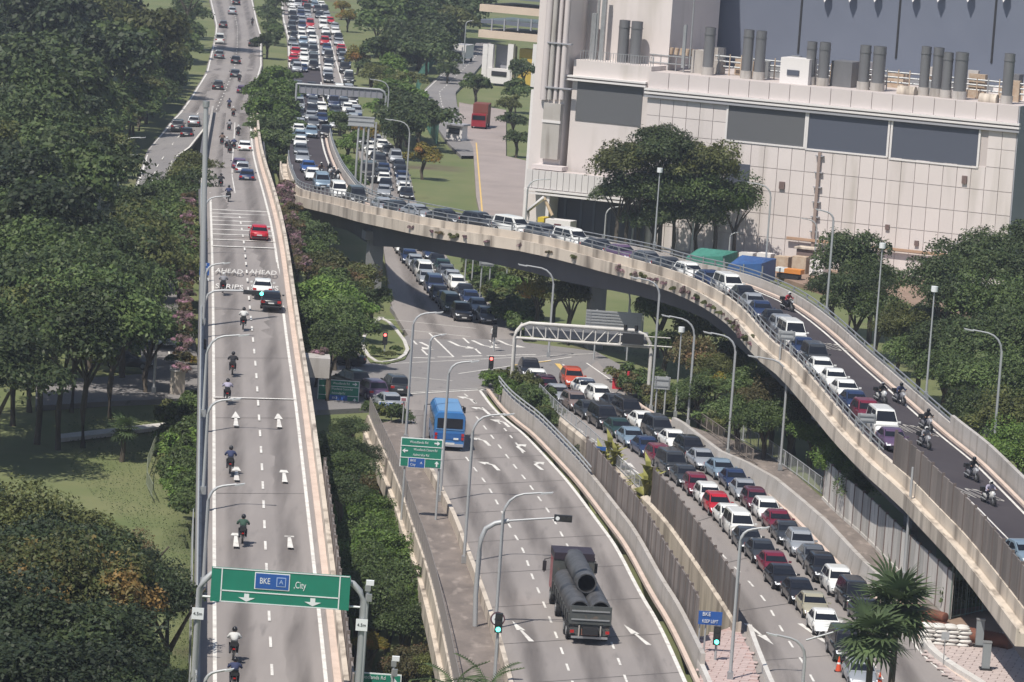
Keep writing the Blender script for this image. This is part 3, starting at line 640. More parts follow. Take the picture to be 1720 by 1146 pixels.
for f in (.1, .35, .55, .8): bbox('door_post', a_[0] + (b_[0] - a_[0]) * f, a_[0] + (b_[0] - a_[0]) * f + .3, -.5, -.35, 0, zb - .5, LOUV2)
bbox('canopy_post', a_[0] - .5, a_[0] - .1, -3, -.25, 0, zb - .3, FRAMEW)
# rear high wall
vR = 24; zR = 62
uq0 = UZ(1088, 80, vR)[0]; bbox('rear_wall', uq0, uq0 + 75, vR, vR + 30, 10, zR, REAR)
for px in (1179, 1343, 1508, 1669): 
    u = UZ(px, 60, vR)[0]; bbox('wall_joint', u - .12, u + .12, vR - .1, vR + .05, UZ(px, 82 + (px - 1179) * .05, vR)[1], zR, DARKM)
u = UZ(1088, 50, vR)[0]; bbox('white_trim', u - .4, u + .2, vR - .2, vR + .1, 12, zR, FRAMEW)
zl = UZ(1400, 118, vR)[1]; bbox('rear_ledge', uq0 + 14, uq0 + 75, vR - 2.5, vR - .1, zTop, zl, mat('ledge_grey', (.22, .225, .24), .6))
for px in (1390, 1432, 1474, 1538, 1580, 1630, 1690):
    u = UZ(px, 3, vR)[0]; z = UZ(px, 4, vR)[1]; bpart(MB().add([(u - .5, vR - 1, z + 1), (u + .5, vR - 1, z + 1), (u + .5, vR, z + 1.4), (u - .5, vR, z + 1.4), (u, vR - 1.2, z)], [(0, 1, 2, 3), (0, 4, 1), (1, 4, 2), (2, 4, 3), (3, 4, 0)]), 'roof_bracket', FRAMEW)
# roof stacks
for px, y0, y1, w, off in ((1050, 34, 104, 19, 3.5), (1071, 36, 106, 20, 3.5), (1194, 46, 122, 19, 4), (1259, 50, 138, 18, 4), (1280, 52, 139, 18, 4), (1365, 70, 150, 17, 4), (1387, 71, 153, 19, 4), (1455, 76, 158, 19, 4), (1479, 78, 160, 22, 4), (1557, 78, 167, 17, 4), (1578, 80, 169, 18, 4), (1594, 88, 172, 17, 3), (1617, 88, 174, 22, 3), (1697, 90, 182, 18, 3)):
    u, zt_ = UZ(px, y0, off); r = w / 2 / 14.5; zbs = (zTop if px > 1090 else zTopA) - .6
    st = MB().tube([(0, 0, zbs), (0, 0, zt_)], r, 20).build('stack_shell', STACKM)
    e = empty('roof_stack', B0 + BU * u + BV * off, 'x', 'stack', 'grey exhaust stacks on the industrial roof'); st.parent = e
    MB().tube([(0, 0, zt_ - .9), (0, 0, zt_ - .75)], r + .06, 20).build('rim_band', STACKM, e)
    MB().tube([(0, 0, zt_ + .002), (0, 0, zt_ + .01)], r * .8, 16).build('opening', DARKM, e)
    if px > 1090: MB().tube([(0, 0, zbs), (0, 0, zbs + 1.5)], r + .1, 20).build('base_collar', CONC, e)
    e['px'] = px
names = {1050: 'wide dark stack left of a twin against the tower', 1071: 'wide dark stack right of a twin against the tower', 1194: 'single grey stack beside the rooftop pump frame', 1259: 'left stack of the first pair on the long roof', 1280: 'right stack of the first pair on the long roof', 1365: 'left stack beside the white rooftop stair box', 1387: 'right stack between white stair box and grey box', 1455: 'left and thinner stack of the middle pair', 1479: 'right and thicker stack of the middle pair', 1557: 'first and tallest stack of the group of four', 1578: 'second stack of the group of four', 1594: 'third stack of the group of four, with banded top', 1617: 'fourth and widest stack of the group of four', 1697: 'lone grey stack near the far right roof corner'}
for o in list(COL.objects):
    if o.name.startswith('roof_stack'): o['label'] = names[int(o['px'])]; del o['px']
# roof boxes and clutter (each piece a part of the building)
def rbox(name, x0, y0, x1, y1, off, d, m, z0=None):
    a_ = UZ(x0, y0, off); b_ = UZ(x1, y1, off); bbox(name, a_[0], b_[0], off, off + d, z0 if z0 is not None else min(b_[1], zTop - .3), a_[1], m)
rbox('stair_box', 1312, 96, 1356, 150, 2.5, 3, FRAMEW); rbox('stair_box_window', 1322, 117, 1342, 126, 2.4, .1, LOUV2, UZ(1330, 127, 2.4)[1])
rbox('plant_box', 1397, 102, 1428, 155, 5, 4, STACKM); rbox('plant_box', 1163, 84, 1180, 122, 5, 3, CONC)
rw = random.Random(3); rust = mat('rusty_roof_plant', (.36, .25, .17), .8, col2=(.5, .42, .33), scale=1.5)
for k in range(46):
    px = rw.uniform(1095, 1715); u, _ = UZ(px, 150, 9); w = rw.uniform(.5, 2.2); h = rw.uniform(.8, 2.8); v = rw.uniform(7, 18)
    bbox('roof_unit', u, u + w, v, v + rw.uniform(.6, 2), zTop - .6, zTop + h, rw.choice([rust, CONC, FRAMEW, STEEL, STACKM, rust]))
for k in range(9):
    px = 1100 + k * 9; u, z = UZ(px, 84, 6); bpart(MB().tube([(u, 6, zTop + 1.9), (u + .1, 6, zTop + 2.7)], .28, 8), 'fan_unit', rust)
for z in (1.0, 1.9): bpart(MB().box((UZ(1135, 100, 6)[0], 6, zTop + z - .2), (6.3, 1.2, .12)), 'pump_frame', STEEL)
for k in range(7): bpart(MB().box((UZ(1097 + 13 * k, 100, 5.5)[0], 5.5, zTop + .7), (.1, .1, 2.2)), 'frame_leg', STEEL)
for z in (.9, 1.5, 2.1): bpart(MB().tube([(UZ(1200, 120, 8)[0], 8, zTop + z), (uR - .5, 8, zTop + z)], .13, 6), 'roof_pipe', STEEL)
for k in range(26): bpart(MB().box((UZ(1205 + 19 * k, 130, 7)[0], 7, zTop + 1.2), (.12, .12, 2.6)), 'pipe_rack_post', rust if k % 3 else STEEL)
for px, y in ((1525, 160), (1662, 176)):
    u, z = UZ(px, y, 3); bpart(MB().tube([(u - 1.2, 3, zTop + .2), (u + .9, 3, zTop + .2)], .75, 14), 'round_tank', CONCL)
for px, y0, y1, w in ((1000, 22, 92, .6), (1007, 0, 95, .25), (1018, -20, 95, .5), (1152, 42, 115, .35), (1166, 0, 118, .12)):
    u, z = UZ(px, y0, 4); bpart(MB().box((u, 4, (zTopA + z) / 2), (w, w, z - zTopA)), 'roof_mast', STEEL)
for k in range(8): bpart(MB().tube([(UZ(990, 100, 4)[0], 4, zTopA + k * .6), (UZ(1002, 100, 4)[0], 4, zTopA + .6 + k * .6)], .05, 4), 'lattice_brace', STEEL)
for k in range(30):
    u = uA + (uB - uA) * k / 29; bbox('roof_rail_post', u, u + .06, 1, 1.06, zTopA, zTopA + 1.1, STEEL)
bbox('roof_rail', uA, uB, 1, 1.06, zTopA + 1.1, zTopA + 1.16, STEEL)
for k in range(7):
    px = 1185 + 30 * k; u, z = UZ(px, 440, -7); bbox('yard_cage', u, u + 1.7, -8, -6.4, 0, rw.uniform(1.4, 2.2), rw.choice([FRAMEW, CONC, rust]))
# ------------------------------------------------------------------ office block and gatehouse in the distance
O0 = P(809, 138, 0)
def UO(px, py):
    d = ray(px, py); t = (O0 - EYE).dot(BV) / d.dot(BV); w = EYE + d * t; return (w - O0).dot(BU), w.z
off_ = empty('office_block', O0, 'small beige office block on columns behind the industrial tower', 'building', rz=BR)
BEI = mat('beige_cladding', (.62, .50, .40), .7, col2=(.55, .44, .35), scale=.3)
def ob(name, x0, y0, x1, y1, d0, d1, m, z0=None):
    a_ = UO(x0, y0); b_ = UO(x1, y1); return bbox(name, a_[0], b_[0], d0, d1, b_[1] if z0 is None else z0, a_[1], m, off_)
ob('beige_band', 804, 50, 930, 74, 0, 16, BEI); ob('beige_band', 806, 7, 930, 30, 0, 16, BEI); ob('window_band', 806, 32, 930, 50, .5, 15.5, mat('office_glass', (.14, .15, .19), .2))
ob('window_band', 806, -12, 930, 6, .5, 15.5, MATS['office_glass']); ob('beige_band', 830, -60, 880, -12, 1, 14, BEI)
for i, px in enumerate((824, 845, 868, 890)): a_ = UO(px, 40); bbox('window_mullion', a_[0], a_[0] + .25, .3, .5, UO(px, 52)[1], UO(px, 32)[1], SIDE, off_)
for px in (811, 819, 853, 895): ob('column', px, 74, px + 5, 138, .2, 1.2, FRAMEW, 0)
ob('grey_wall', 823, 76, 853, 112, 3, 4, SIDE, 0); ob('yellow_wall', 866, 82, 900, 128, 2, 5, mat('mustard_wall', (.5, .36, .07), .7), 0); ob('low_wall', 820, 114, 856, 138, 0, 2, FRAMEW, 0)
ob('dark_recess', 826, 119, 851, 126, -.1, 0, DARKM, UO(826, 127)[1])
g0 = P(748, 234, 0); gh = empty('gatehouse', g0, 'tiny flat roofed gatehouse beside the service road', 'gatehouse', rz=BR)
MB().box((1.4, 1, 1.1), (2.6, 2, 2.2)).build('wall', FRAMEW, gh); MB().box((1.4, 1, 2.35), (3.2, 2.8, .25)).build('roof', SIDE, gh); MB().box((1.4, -.03, 1.4), (1.8, .06, .9)).build('window', GLASS, gh)
def simple(name, label, cat, loc, rz=0., group=None): return empty(name, loc, label, cat, group, rz)
# tarpaulined sheds and works behind the flyover
for lab, m, pts in (('green netted shed behind the curved flyover', mat('green_netting', (.05, .22, .17), .8, col2=(.03, .15, .12), scale=2.), (1146, 436, 1220, 5.)), ('blue tarpaulin shed behind the curved flyover', mat('blue_tarpaulin', (.03, .10, .28), .6, col2=(.02, .06, .18), scale=1.), (1216, 452, 1283, 5.))):
    v = P(pts[0], pts[1] + 18, 0); w = (pts[2] - pts[0]) / 15.; e = simple('tarpaulin_shed', lab, 'shed', v, rad(-20))
    h = 2.3 if 'green' in lab else 2.5
    MB().add([(0, 0, 0), (w, 0, 0), (w, 5, 0), (0, 5, 0), (0.4, 0, h * .7), (w - .2, 0, h * .9), (w, 5, h), (0, 5, h * .9), (w * .3, 2, h + .3), (w * .9, 2.2, h + .1)], [(0, 1, 5, 4), (1, 2, 6, 5), (2, 3, 7, 6), (3, 0, 4, 7), (4, 5, 9, 8), (5, 6, 9), (6, 7, 8, 9), (7, 4, 8)]).build('cover', m, e)
    for k in (0, .5, 1): MB().box((w * k, -.1, h * .4), (.12, .12, h * .8)).build('post', STEEL, e)
# ================================================================== vehicles
CT = {'sedan': dict(L=4.6, W=1.8, H=1.45, zb=.93, hood=.80, trunk=.95, rb=-1.75, rr=-1.05, rf=.15, wb=1.15), 'hatch': dict(L=4.1, W=1.74, H=1.52, zb=.95, hood=.85, trunk=.95, rb=-1.95, rr=-1.6, rf=.25, wb=1.15),
      'suv': dict(L=4.55, W=1.85, H=1.68, zb=1.05, hood=.98, trunk=1.05, rb=-2.15, rr=-1.75, rf=.25, wb=1.1), 'people carrier': dict(L=4.75, W=1.82, H=1.86, zb=1.08, hood=.98, trunk=1.08, rb=-2.3, rr=-2.1, rf=.75, wb=1.65),
      'van': dict(L=4.9, W=1.88, H=2.1, zb=1.2, hood=1.05, trunk=1.2, rb=-2.4, rr=-2.3, rf=1.0, wb=1.75)}
def carparts(t):
    c = CT[t]; L, W, H = c['L'] / 2, c['W'] / 2, c['H']; zb = c['zb']; out = {}
    st = [(-L, .82, .38, c['trunk'] - .22), (-L + .1, .95, .26, c['trunk'] - .06), (-L + .35, 1, .22, c['trunk']), (c['rb'], 1, .2, zb + .01), (-.3, 1, .2, zb), (c['wb'], 1, .2, zb - .01), (c['wb'] + .25, .99, .2, c['hood'] + .04), (L - .55, .97, .22, c['hood'] - .04), (L - .14, .9, .24, c['hood'] - .16), (L, .74, .3, c['hood'] - .34)]
    b = MB(); vs = []; n = 10
    for x, w, z0, z1 in st:
        w *= W; vs += [(x, -w * .9, z0), (x, -w, z0 + .16), (x, -w * 1.0, z1 - .3), (x, -w * .96, z1 - .08), (x, -w * .82, z1), (x, w * .82, z1), (x, w * .96, z1 - .08), (x, w, z1 - .3), (x, w, z0 + .16), (x, w * .9, z0)]
    fs = [(i * n + k, i * n + (k + 1) % n, (i + 1) * n + (k + 1) % n, (i + 1) * n + k) for i in range(len(st) - 1) for k in range(n)]
    fs += [tuple(reversed(range(n))), tuple((len(st) - 1) * n + k for k in range(n))]
    b.add(vs, fs, 0, True)
    wr = W * .74; wk = W * .93; g = [(c['rb'] - .02, zb - .02, wk, zb - .02), (c['rr'], zb - .02, wr, H - .05), (c['rr'] + .5, zb - .02, wr + .02, H), (c['rf'] - .3, zb - .02, wr + .02, H), (c['rf'], zb - .02, wr, H - .03), (c['wb'] + .02, zb - .02, wk, zb - .02)]
    vs = []
    for i, (x, z0, w, z1) in enumerate(g):
        wt = w if 0 < i < 5 else wk; vs += [(x, -wk, z0), (x, -wt, z1 if z1 > z0 else z0 + .001), (x, -wt * .8, z1 + .04 if z1 > z0 else z0 + .012), (x, wt * .8, z1 + .04 if z1 > z0 else z0 + .012), (x, wt, z1 if z1 > z0 else z0 + .001), (x, wk, z0)]
    b.add(vs, [(i * 6 + k, i * 6 + k + 1, (i + 1) * 6 + k + 1, (i + 1) * 6 + k) for i in range(5) for k in range(5)], 0, False)
    for s in (-1, 1): b.box((c['wb'] - .25, s * (W + .09), zb + .06), (.14, .2, .13))
    out['body'] = b
    def slant(x0, z0, w0, x1, z1, w1, i=.06, o=.025, mb=None):
        d = Vector((x1 - x0, 0, z1 - z0)); nrm = Vector((d.z, 0, -d.x)).normalized()
        if nrm.x * (1 if x0 > x1 else -1) < 0: nrm = -nrm
        if nrm.z < 0: nrm = -nrm
        a0, a1 = .1, .9; p = lambda t_, w: (x0 + (x1 - x0) * t_ + nrm.x * o, w, z0 + (z1 - z0) * t_ + nrm.z * o)
        w_a = w0 + (w1 - w0) * a0 - i; w_b = w0 + (w1 - w0) * a1 - i
        return MB().quad(p(a0, -w_a), p(a0, w_a), p(a1, w_b), p(a1, -w_b))
    out['windshield'] = slant(c['wb'], zb, wk, c['rf'], H - .03, wr)
    out['rear_window'] = slant(c['rb'], zb, wk, c['rr'], H - .05, wr)
    xs = [(c['rb'] + .30, (c['rb'] + c['rr']) / 2 + .42, -.42), None]
    for s in (-1, 1):
        m_ = MB()
        for xa, xb, ta, tb in ((c['rb'] + .32, -.5, c['rr'] + .16, -.5), (-.4, c['wb'] - .32, -.4, c['rf'] - .08)):
            za, zt_ = zb + .04, H - .12; f = (zt_ - zb) / (H - zb); yt = wk + (wr - wk) * f + .02; yb = wk + .012
            m_.quad((xa, s * yb, za), (xb, s * yb, za), (tb, s * yt, zt_), (ta, s * yt, zt_))
        out['side_window' + ('' if s < 0 else '_')] = m_
    for x in (-1, 1):
        for s in (-1, 1):
            X = x * (c['L'] * .30) + .02; r = .32 if t in ('sedan', 'hatch') else .35
            m_ = MB(); m_.tube([(X, s * (W - .2), r), (X, s * (W + .015), r)], r, 14); m_.tube([(X, s * (W + .0), r), (X, s * (W + .03), r)], r * .62, 10, 1)
            out['wheel%d%d' % (x, s)] = m_
    for s in (-1, 1):
        out['headlight%d' % s] = MB().add([(L - .12, s * W * .58, c['hood'] - .36), (L - .20, s * W * .93, c['hood'] - .33), (L - .30, s * W * .95, c['hood'] - .15), (L - .06, s * W * .56, c['hood'] - .22), (L + .0, s * W * .56, c['hood'] - .34), (L - .06, s * W * .9, c['hood'] - .33)], [(3, 2, 5, 4), (4, 5, 1, 0)])
        out['tail_light%d' % s] = MB().box((-L + .06, s * W * .76, c['trunk'] - .22), (.16, W * .34, .2))
    out['grille'] = MB().box((L - .03, 0, c['hood'] - .38), (.1, W * .95, .12)); out['bumper_intake'] = MB().box((L - .05, 0, .34), (.14, W * 1.25, .16)); out['rear_bumper'] = MB().box((-L + .05, 0, .36), (.14, W * 1.6, .14))
    out['number_plate'] = MB().box((L + .01, 0, .45), (.06, .5, .11)); out['number_plate_'] = MB().box((-L - .02, 0, .62), (.06, .5, .11))
    return out
PMAT = {'windshield': GLASS, 'rear_window': GLASS, 'side_window': GLASS, 'wheel': [TYRE, RIM], 'headlight': LAMPW, 'tail_light': LAMPR, 'grille': TRIM, 'bumper_intake': TRIM, 'rear_bumper': TRIM, 'number_plate': PLATE}
def base(k):
    k = k.rstrip('_')
    for q in ('wheel', 'headlight', 'tail_light'):
        if k.startswith(q): return q
    return k
PAINTS = {'white': (.72, .72, .70), 'black': (.014, .014, .017), 'silver': (.34, .36, .39), 'grey': (.12, .13, .145), 'dark grey': (.045, .05, .058), 'dark blue': (.02, .035, .09), 'blue': (.03, .08, .24), 'red': (.42, .012, .025), 'dark red': (.15, .012, .03), 'maroon': (.10, .02, .035), 'dark green': (.02, .045, .04), 'beige': (.42, .39, .29), 'brown': (.17, .13, .12), 'purple': (.10, .06, .12), 'orange red': (.45, .07, .03), 'light blue': (.22, .30, .38), 'yellow': (.6, .45, .05)}
def paint(c):
    k = 'car_paint_' + c.replace(' ', '_')
    return mat(k, PAINTS[c], .32, .25 if c in ('silver', 'grey', 'dark grey', 'light blue', 'beige') else 0., coat=.5)
CM = {}
def carmesh(t):
    if t not in CM:
        ps = carparts(t); d = {}
        for k, m_ in ps.items(): d[k] = m_.mesh(base(k), MATS['car_paint_white'] if k == 'body' else PMAT[base(k)])
        far = MB(); order = ['windshield', 'wheel', 'headlight', 'tail_light', 'grille']
        for k, m_ in ps.items():
            o = len(far.v); far.v += m_.v; q = base(k); idx = {'body': 0, 'windshield': 1, 'rear_window': 1, 'side_window': 1, 'wheel': 2, 'headlight': 3, 'tail_light': 4, 'number_plate': 5}.get(q, 2)
            far.f += [[i + o for i in f] for f in m_.f]; far.m += [idx] * len(m_.f); far.sm += m_.sm
        CM[t] = (d, far.mesh('car_body', [MATS['car_paint_white'], GLASS, TYRE, LAMPW, LAMPR, PLATE]))
    return CM[t]
paint('white')
ncar = 0
def car(v, ang, t, colour, label, group, detail=True, sc_=1.):
    global ncar; ncar += 1
    d, far = carmesh(t); nm = {'sedan': 'car', 'hatch': 'car', 'suv': 'car', 'people carrier': 'car', 'van': 'van'}[t]
    ang += rnd.uniform(-.02, .02)
    if detail:
        r = empty(nm, v, label, nm if nm != 'car' else 'car', group, ang)
        r.scale = (sc_,) * 3
        for k, me in d.items():
            o = put(base(k), me, r)
            if k == 'body': o.material_slots[0].link = 'OBJECT'; o.material_slots[0].material = paint(colour)
        return r
    o = put(nm, far, None, v, ang); o.scale = (sc_,) * 3; o.material_slots[0].link = 'OBJECT'; o.material_slots[0].material = paint(colour)
    return tag(o, label, nm, group)
def heading(p, s):
    a_, b_ = at(p, max(0, s - 3)), at(p, s + 3); d = b_ - a_; return math.atan2(d.y, d.x)
KINDN = {'s': 'sedan', 'h': 'hatch', 'u': 'suv', 'm': 'people carrier', 'v': 'van'}
SAY = {'sedan': 'sedan', 'hatch': 'hatchback', 'suv': 'sport utility car', 'people carrier': 'people carrier', 'van': 'van'}
CC = dict(W='white', K='black', S='silver', G='grey', D='dark grey', N='dark blue', B='blue', R='red', M='maroon', A='dark red', E='dark green', I='beige', O='brown', P='purple', X='orange red', L='light blue')
def queue(pts, zg, where, group, towards=1, detail=True, zc=.9, curve=None):
    """pts: (px, py, colour letter, kind letter) from the front of the queue backwards"""
    V = [P(x, y, (zg(x, y) if callable(zg) else zg) + zc) for x, y, *_ in pts]; V = [Vector((v.x, v.y, v.z - zc)) for v in V]
    if curve is None:
        W = V[:]
        for _ in range(4): W = [W[0]] + [(a + b * 2 + c) / 4 for a, b, c in zip(W, W[1:], W[2:])] + [W[-1]]
        curve = [W[0] + (W[0] - W[2]).normalized() * 30] + W + [W[-1] + (W[-1] - W[-3]).normalized() * 60]
    N_ = int(length(curve) / .4); fine = resample(curve, N_); st = length(curve) / (N_ - 1)
    S = [min(range(N_), key=lambda k: (fine[k].xy - v.xy).length_squared) * st for v in V]
    pts = list(pts); endS = max(S); ln = lambda i: (CT[KINDN[pts[i][3]]]['L'] + CT[KINDN[pts[i - 1][3]]]['L']) / 2 + .5
    while len(pts) > 6 and S[0] + sum(ln(i) for i in range(1, len(pts))) > endS + 1.5:
        k = min(range(max(3, len(pts) // 4), len(pts) - 1), key=lambda i: S[i + 1] - S[i - 1]); pts.pop(k); S.pop(k)
    for it in range(120):
        for i in range(1, len(S)):
            need = (CT[KINDN[pts[i][3]]]['L'] + CT[KINDN[pts[i - 1][3]]]['L']) / 2 + .45; g = need - (S[i] - S[i - 1])
            if g > 0: S[i] += g * (.5 if i > 1 else 1); S[i - 1] -= g * .5 if i > 1 else 0
    for i in range(1, len(S)):
        need = (CT[KINDN[pts[i][3]]]['L'] + CT[KINDN[pts[i - 1][3]]]['L']) / 2 + .3; S[i] = max(S[i], S[i - 1] + need)
    for i, (p_, s_) in enumerate(zip(pts, S)):
        v = at(curve, s_); d = (at(curve, s_ - 2.2) - at(curve, s_ + 2.2)) * towards; ang = math.atan2(d.y, d.x)
        n_ = Vector((-d.y, d.x, 0)).normalized(); v += n_ * rnd.uniform(-.18, .18)
        if callable(zg): v = snapd(v, .02)
        t = KINDN[p_[3]]; c = CC[p_[2]]
        car(v, ang, t, c, '%s %s, %s from the front %s' % (c, SAY[t], ordw(i), where), group, detail)
# causeway lanes (front of queue is nearest)
QL = [(1530, 1128, 'S', 's'), (1452, 1082, 'K', 'm'), (1388, 1040, 'W', 's'), (1356, 1008, 'I', 's'), (1328, 987, 'K', 's'), (1302, 961, 'K', 's'), (1282, 934, 'A', 's'), (1256, 908, 'D', 's'), (1244, 888, 'D', 's'), (1232, 866, 'W', 'm'), (1214, 846, 'W', 's'), (1188, 832, 'R', 'h'), (1192, 817, 'W', 'h'), (1168, 810, 'E', 's'), (1163, 798, 'A', 'h'), (1155, 787, 'D', 's'), (1148, 777, 'N', 's'), (1118, 773, 'D', 'm'), (1112, 756, 'A', 'h'), (1088, 753, 'P', 'm'), (1086, 744, 'N', 's'), (1074, 736, 'A', 's'), (1061, 728, 'L', 's'), (1050, 719, 'E', 's'), (1041, 706, 'K', 'm'), (1012, 698, 'E', 's'), (1001, 690, 'D', 's'), (988, 682, 'O', 'h'), (975, 672, 'S', 's'), (954, 668, 'E', 's'), (944, 659, 'M', 'h'), (926, 648, 'P', 'm'), (903, 643, 'W', 's'), (903, 631, 'K', 'u')]
QR = [(1443, 1020, 'K', 's'), (1422, 998, 'K', 'm'), (1400, 972, 'W', 'u'), (1371, 948, 'K', 'u'), (1360, 930, 'G', 's'), (1346, 907, 'S', 'u'), (1327, 891, 'D', 's'), (1305, 872, 'A', 's'), (1292, 859, 'D', 's'), (1281, 844, 'W', 'h'), (1273, 829, 'M', 'h'), (1251, 818, 'G', 's'), (1241, 806, 'S', 's'), (1228, 795, 'N', 's'), (1216, 788, 'D', 's'), (1200, 779, 'L', 's'), (1188, 768, 'S', 's'), (1174, 761, 'W', 'h'), (1168, 753, 'W', 'h'), (1148, 750, 'K', 'u'), (1137, 738, 'W', 's'), (1126, 729, 'D', 's'), (1117, 720, 'D', 'm'), (1103, 710, 'S', 'u'), (1083, 703, 'W', 's'), (1072, 692, 'K', 'm'), (1054, 684, 'N', 's'), (1036, 678, 'D', 's'), (1027, 666, 'B', 'u'), (1000, 664, 'W', 'h'), (986, 651, 'W', 's'), (968, 646, 'G', 's'), (952, 634, 'X', 'u')]
def mono(Q, dirx=1):
    out = [Q[0]]
    for q in Q[1:]:
        out.append(q)
    return out
DBc = list(reversed(DB)); DBc = DBc + [P(915, 630, .018), P(870, 606, .018)]
queue(QL, .02, 'in the left causeway lane', 'cars queueing nose to tail on the causeway road', curve=offset(DBc, -1.75))
queue(QR, .02, 'in the right causeway lane', 'cars queueing nose to tail on the causeway road', curve=offset(DBc, 1.75))
# queue waiting at the junction in the flyover's shade
J1 = [(776, 522, 'K', 'u'), (756, 508, 'E', 'm'), (748, 499, 'N', 's'), (739, 489, 'K', 's'), (731, 477, 'N', 'm'), (721, 462, 'S', 's'), (710, 453, 'W', 'm'), (702, 444, 'G', 's'), (695, 437, 'S', 's'), (688, 429, 'N', 's'), (684, 420, 'K', 's'), (673, 411, 'W', 's'), (675, 403, 'W', 'm')]
J2 = [(820, 527, 'G', 'h'), (803, 510, 'S', 's'), (791, 497, 'N', 's'), (783, 486, 'K', 's'), (771, 473, 'W', 'h'), (753, 462, 'S', 's'), (749, 453, 'G', 's'), (744, 444, 'E', 's'), (731, 434, 'K', 's'), (723, 422, 'N', 's'), (713, 407, 'S', 'm')]
queue(J1, .02, 'waiting at the junction stop line', 'cars waiting under the curved flyover')
queue(J2, .02, 'in the median lane at the junction', 'cars waiting under the curved flyover')
G1 = [(646, 318, 'S', 's'), (646, 307, 'K', 's'), (646, 297, 'W', 's'), (645, 289, 'G', 's'), (645, 281, 'N', 's'), (641, 270, 'D', 'm'), (635, 262, 'K', 's'), (624, 253, 'W', 's'), (617, 243, 'W', 's'), (610, 232, 'S', 's')]
G2 = [(681, 322, 'K', 's'), (680, 313, 'W', 's'), (679, 303, 'S', 's'), (678, 294, 'N', 's'), (676, 285, 'K', 's'), (674, 275, 'D', 's'), (668, 263, 'S', 'm'), (654, 251, 'D', 's'), (644, 241, 'W', 's'), (632, 232, 'S', 's'), (622, 222, 'D', 's')]
queue(G1, .02, 'in the left lane of the lower road', 'cars queueing on the lower road before the flyover')
queue(G2, .02, 'in the right lane of the lower road', 'cars queueing on the lower road before the flyover')
# on the curved flyover
R1 = [(1499, 731, 'P', 's'), (1487, 712, 'W', 'v'), (1466, 692, 'A', 'u'), (1443, 679, 'N', 's'), (1429, 660, 'W', 's'), (1413, 645, 'W', 's'), (1397, 627, 'W', 's'), (1378, 604, 'D', 'm'), (1360, 591, 'N', 's'), (1346, 568, 'W', 'v'), (1326, 557, 'S', 'u'), (1302, 541, 'K', 's'), (1288, 519, 'N', 's'), (1270, 503, 'S', 's'), (1256, 492, 'K', 's'), (1240, 480, 'W', 'm'), (1212, 471, 'N', 's'), (1184, 459, 'W', 'h'), (1154, 450, 'D', 's'), (1124, 441, 'G', 's'), (1086, 431, 'P', 's'), (1023, 414, 'D', 's'), (962, 399, 'W', 'm'), (913, 388, 'G', 'u'), (848, 376, 'W', 'm'), (793, 368, 'D', 'u'), (742, 358, 'D', 's'), (688, 350, 'S', 's'), (657, 345, 'D', 's'), (628, 339, 'S', 's'), (600, 334, 'D', 'm'), (566, 325, 'W', 'm'), (528, 308, 'L', 'm'), (524, 293, 'W', 's'), (512, 277, 'B', 's'), (507, 262, 'S', 's'), (506, 250, 'G', 's'), (503, 238, 'W', 's'), (502, 228, 'L', 's'), (501, 218, 'W', 's'), (501, 208, 'S', 's')]
def zR(x, y):
    if y < 285 and x < 560: return lerp([(115, 0), (150, 0), (200, 2), (250, 4), (285, 5.2)], y)
    h = DECK.ray_cast(EYE, ray(x, y).normalized())[0]
    return h.z if h else 9.3
queue(R1, zR, 'in the line along the curved flyover', 'cars queueing on the curved flyover')
# far queue at the top of the picture
def farlane(pts, n, where, seed, cols='KNDGSWSKDWLNRKSDW', z=0.):
    r = random.Random(seed); p = path(pts); L = length(p); s = 0; i = 0
    pr = [proj(v) for v in p]; out = []
    for k in range(n):
        f = k / (n - 1); y = pr[-1][1] + (pr[0][1] - pr[-1][1]) * f
        x = lerp([(q[1], q[0]) for q in pr], y)
        c = CC[r.choice(cols)]; t = r.choice(['sedan', 'sedan', 'hatch', 'suv', 'people carrier', 'van'])
        v = P(x, y, 0); w = P(lerp([(q[1], q[0]) for q in pr], y + 3), y + 3, 0); d = w - v
        zz = zR(x, y) if z else 0.
        v = P(x, y, zz); car(v + Vector((r.uniform(-.3, .3), r.uniform(-1.5, 1.5), .02)), math.atan2(d.y, d.x), t, c, '%s %s, %s from the front %s' % (c, SAY[t], ordw(k), where), 'cars in the far expressway queue', False)
farlane([(488, 4), (490, 39), (494, 75), (496, 122)], 14, 'of the far queue against the hedge', 1)
farlane([(497, 4), (504, 26), (509, 75), (510, 122)], 14, 'of the second far lane', 2)
farlane([(508, 4), (515, 26), (523, 70), (526, 118)], 14, 'of the third far lane', 3)
farlane([(514, 4), (523, 7), (543, 39), (548, 92), (554, 139)], 16, 'of the lane right of the divider', 4)
farlane([(524, 4), (534, 7), (558, 43), (570, 79), (586, 141)], 16, 'of the outermost far lane', 5)
farlane([(499, 150), (500, 200)], 5, 'beside the hedge above the bend', 6, z=1)
farlane([(523, 152), (525, 190), (524, 228)], 7, 'behind the dark car before the gap', 7, z=1)
farlane([(540, 165), (541, 200), (545, 228)], 4, 'beside the divider above the bend', 8, z=1)
farlane([(556, 160), (562, 190), (564, 216)], 6, 'entering the lower road under the gantry', 9)
farlane([(572, 160), (580, 185), (590, 212)], 6, 'in the middle lane under the far gantry', 11)
farlane([(586, 160), (592, 185), (600, 208)], 5, 'on the right under the far gantry', 10)
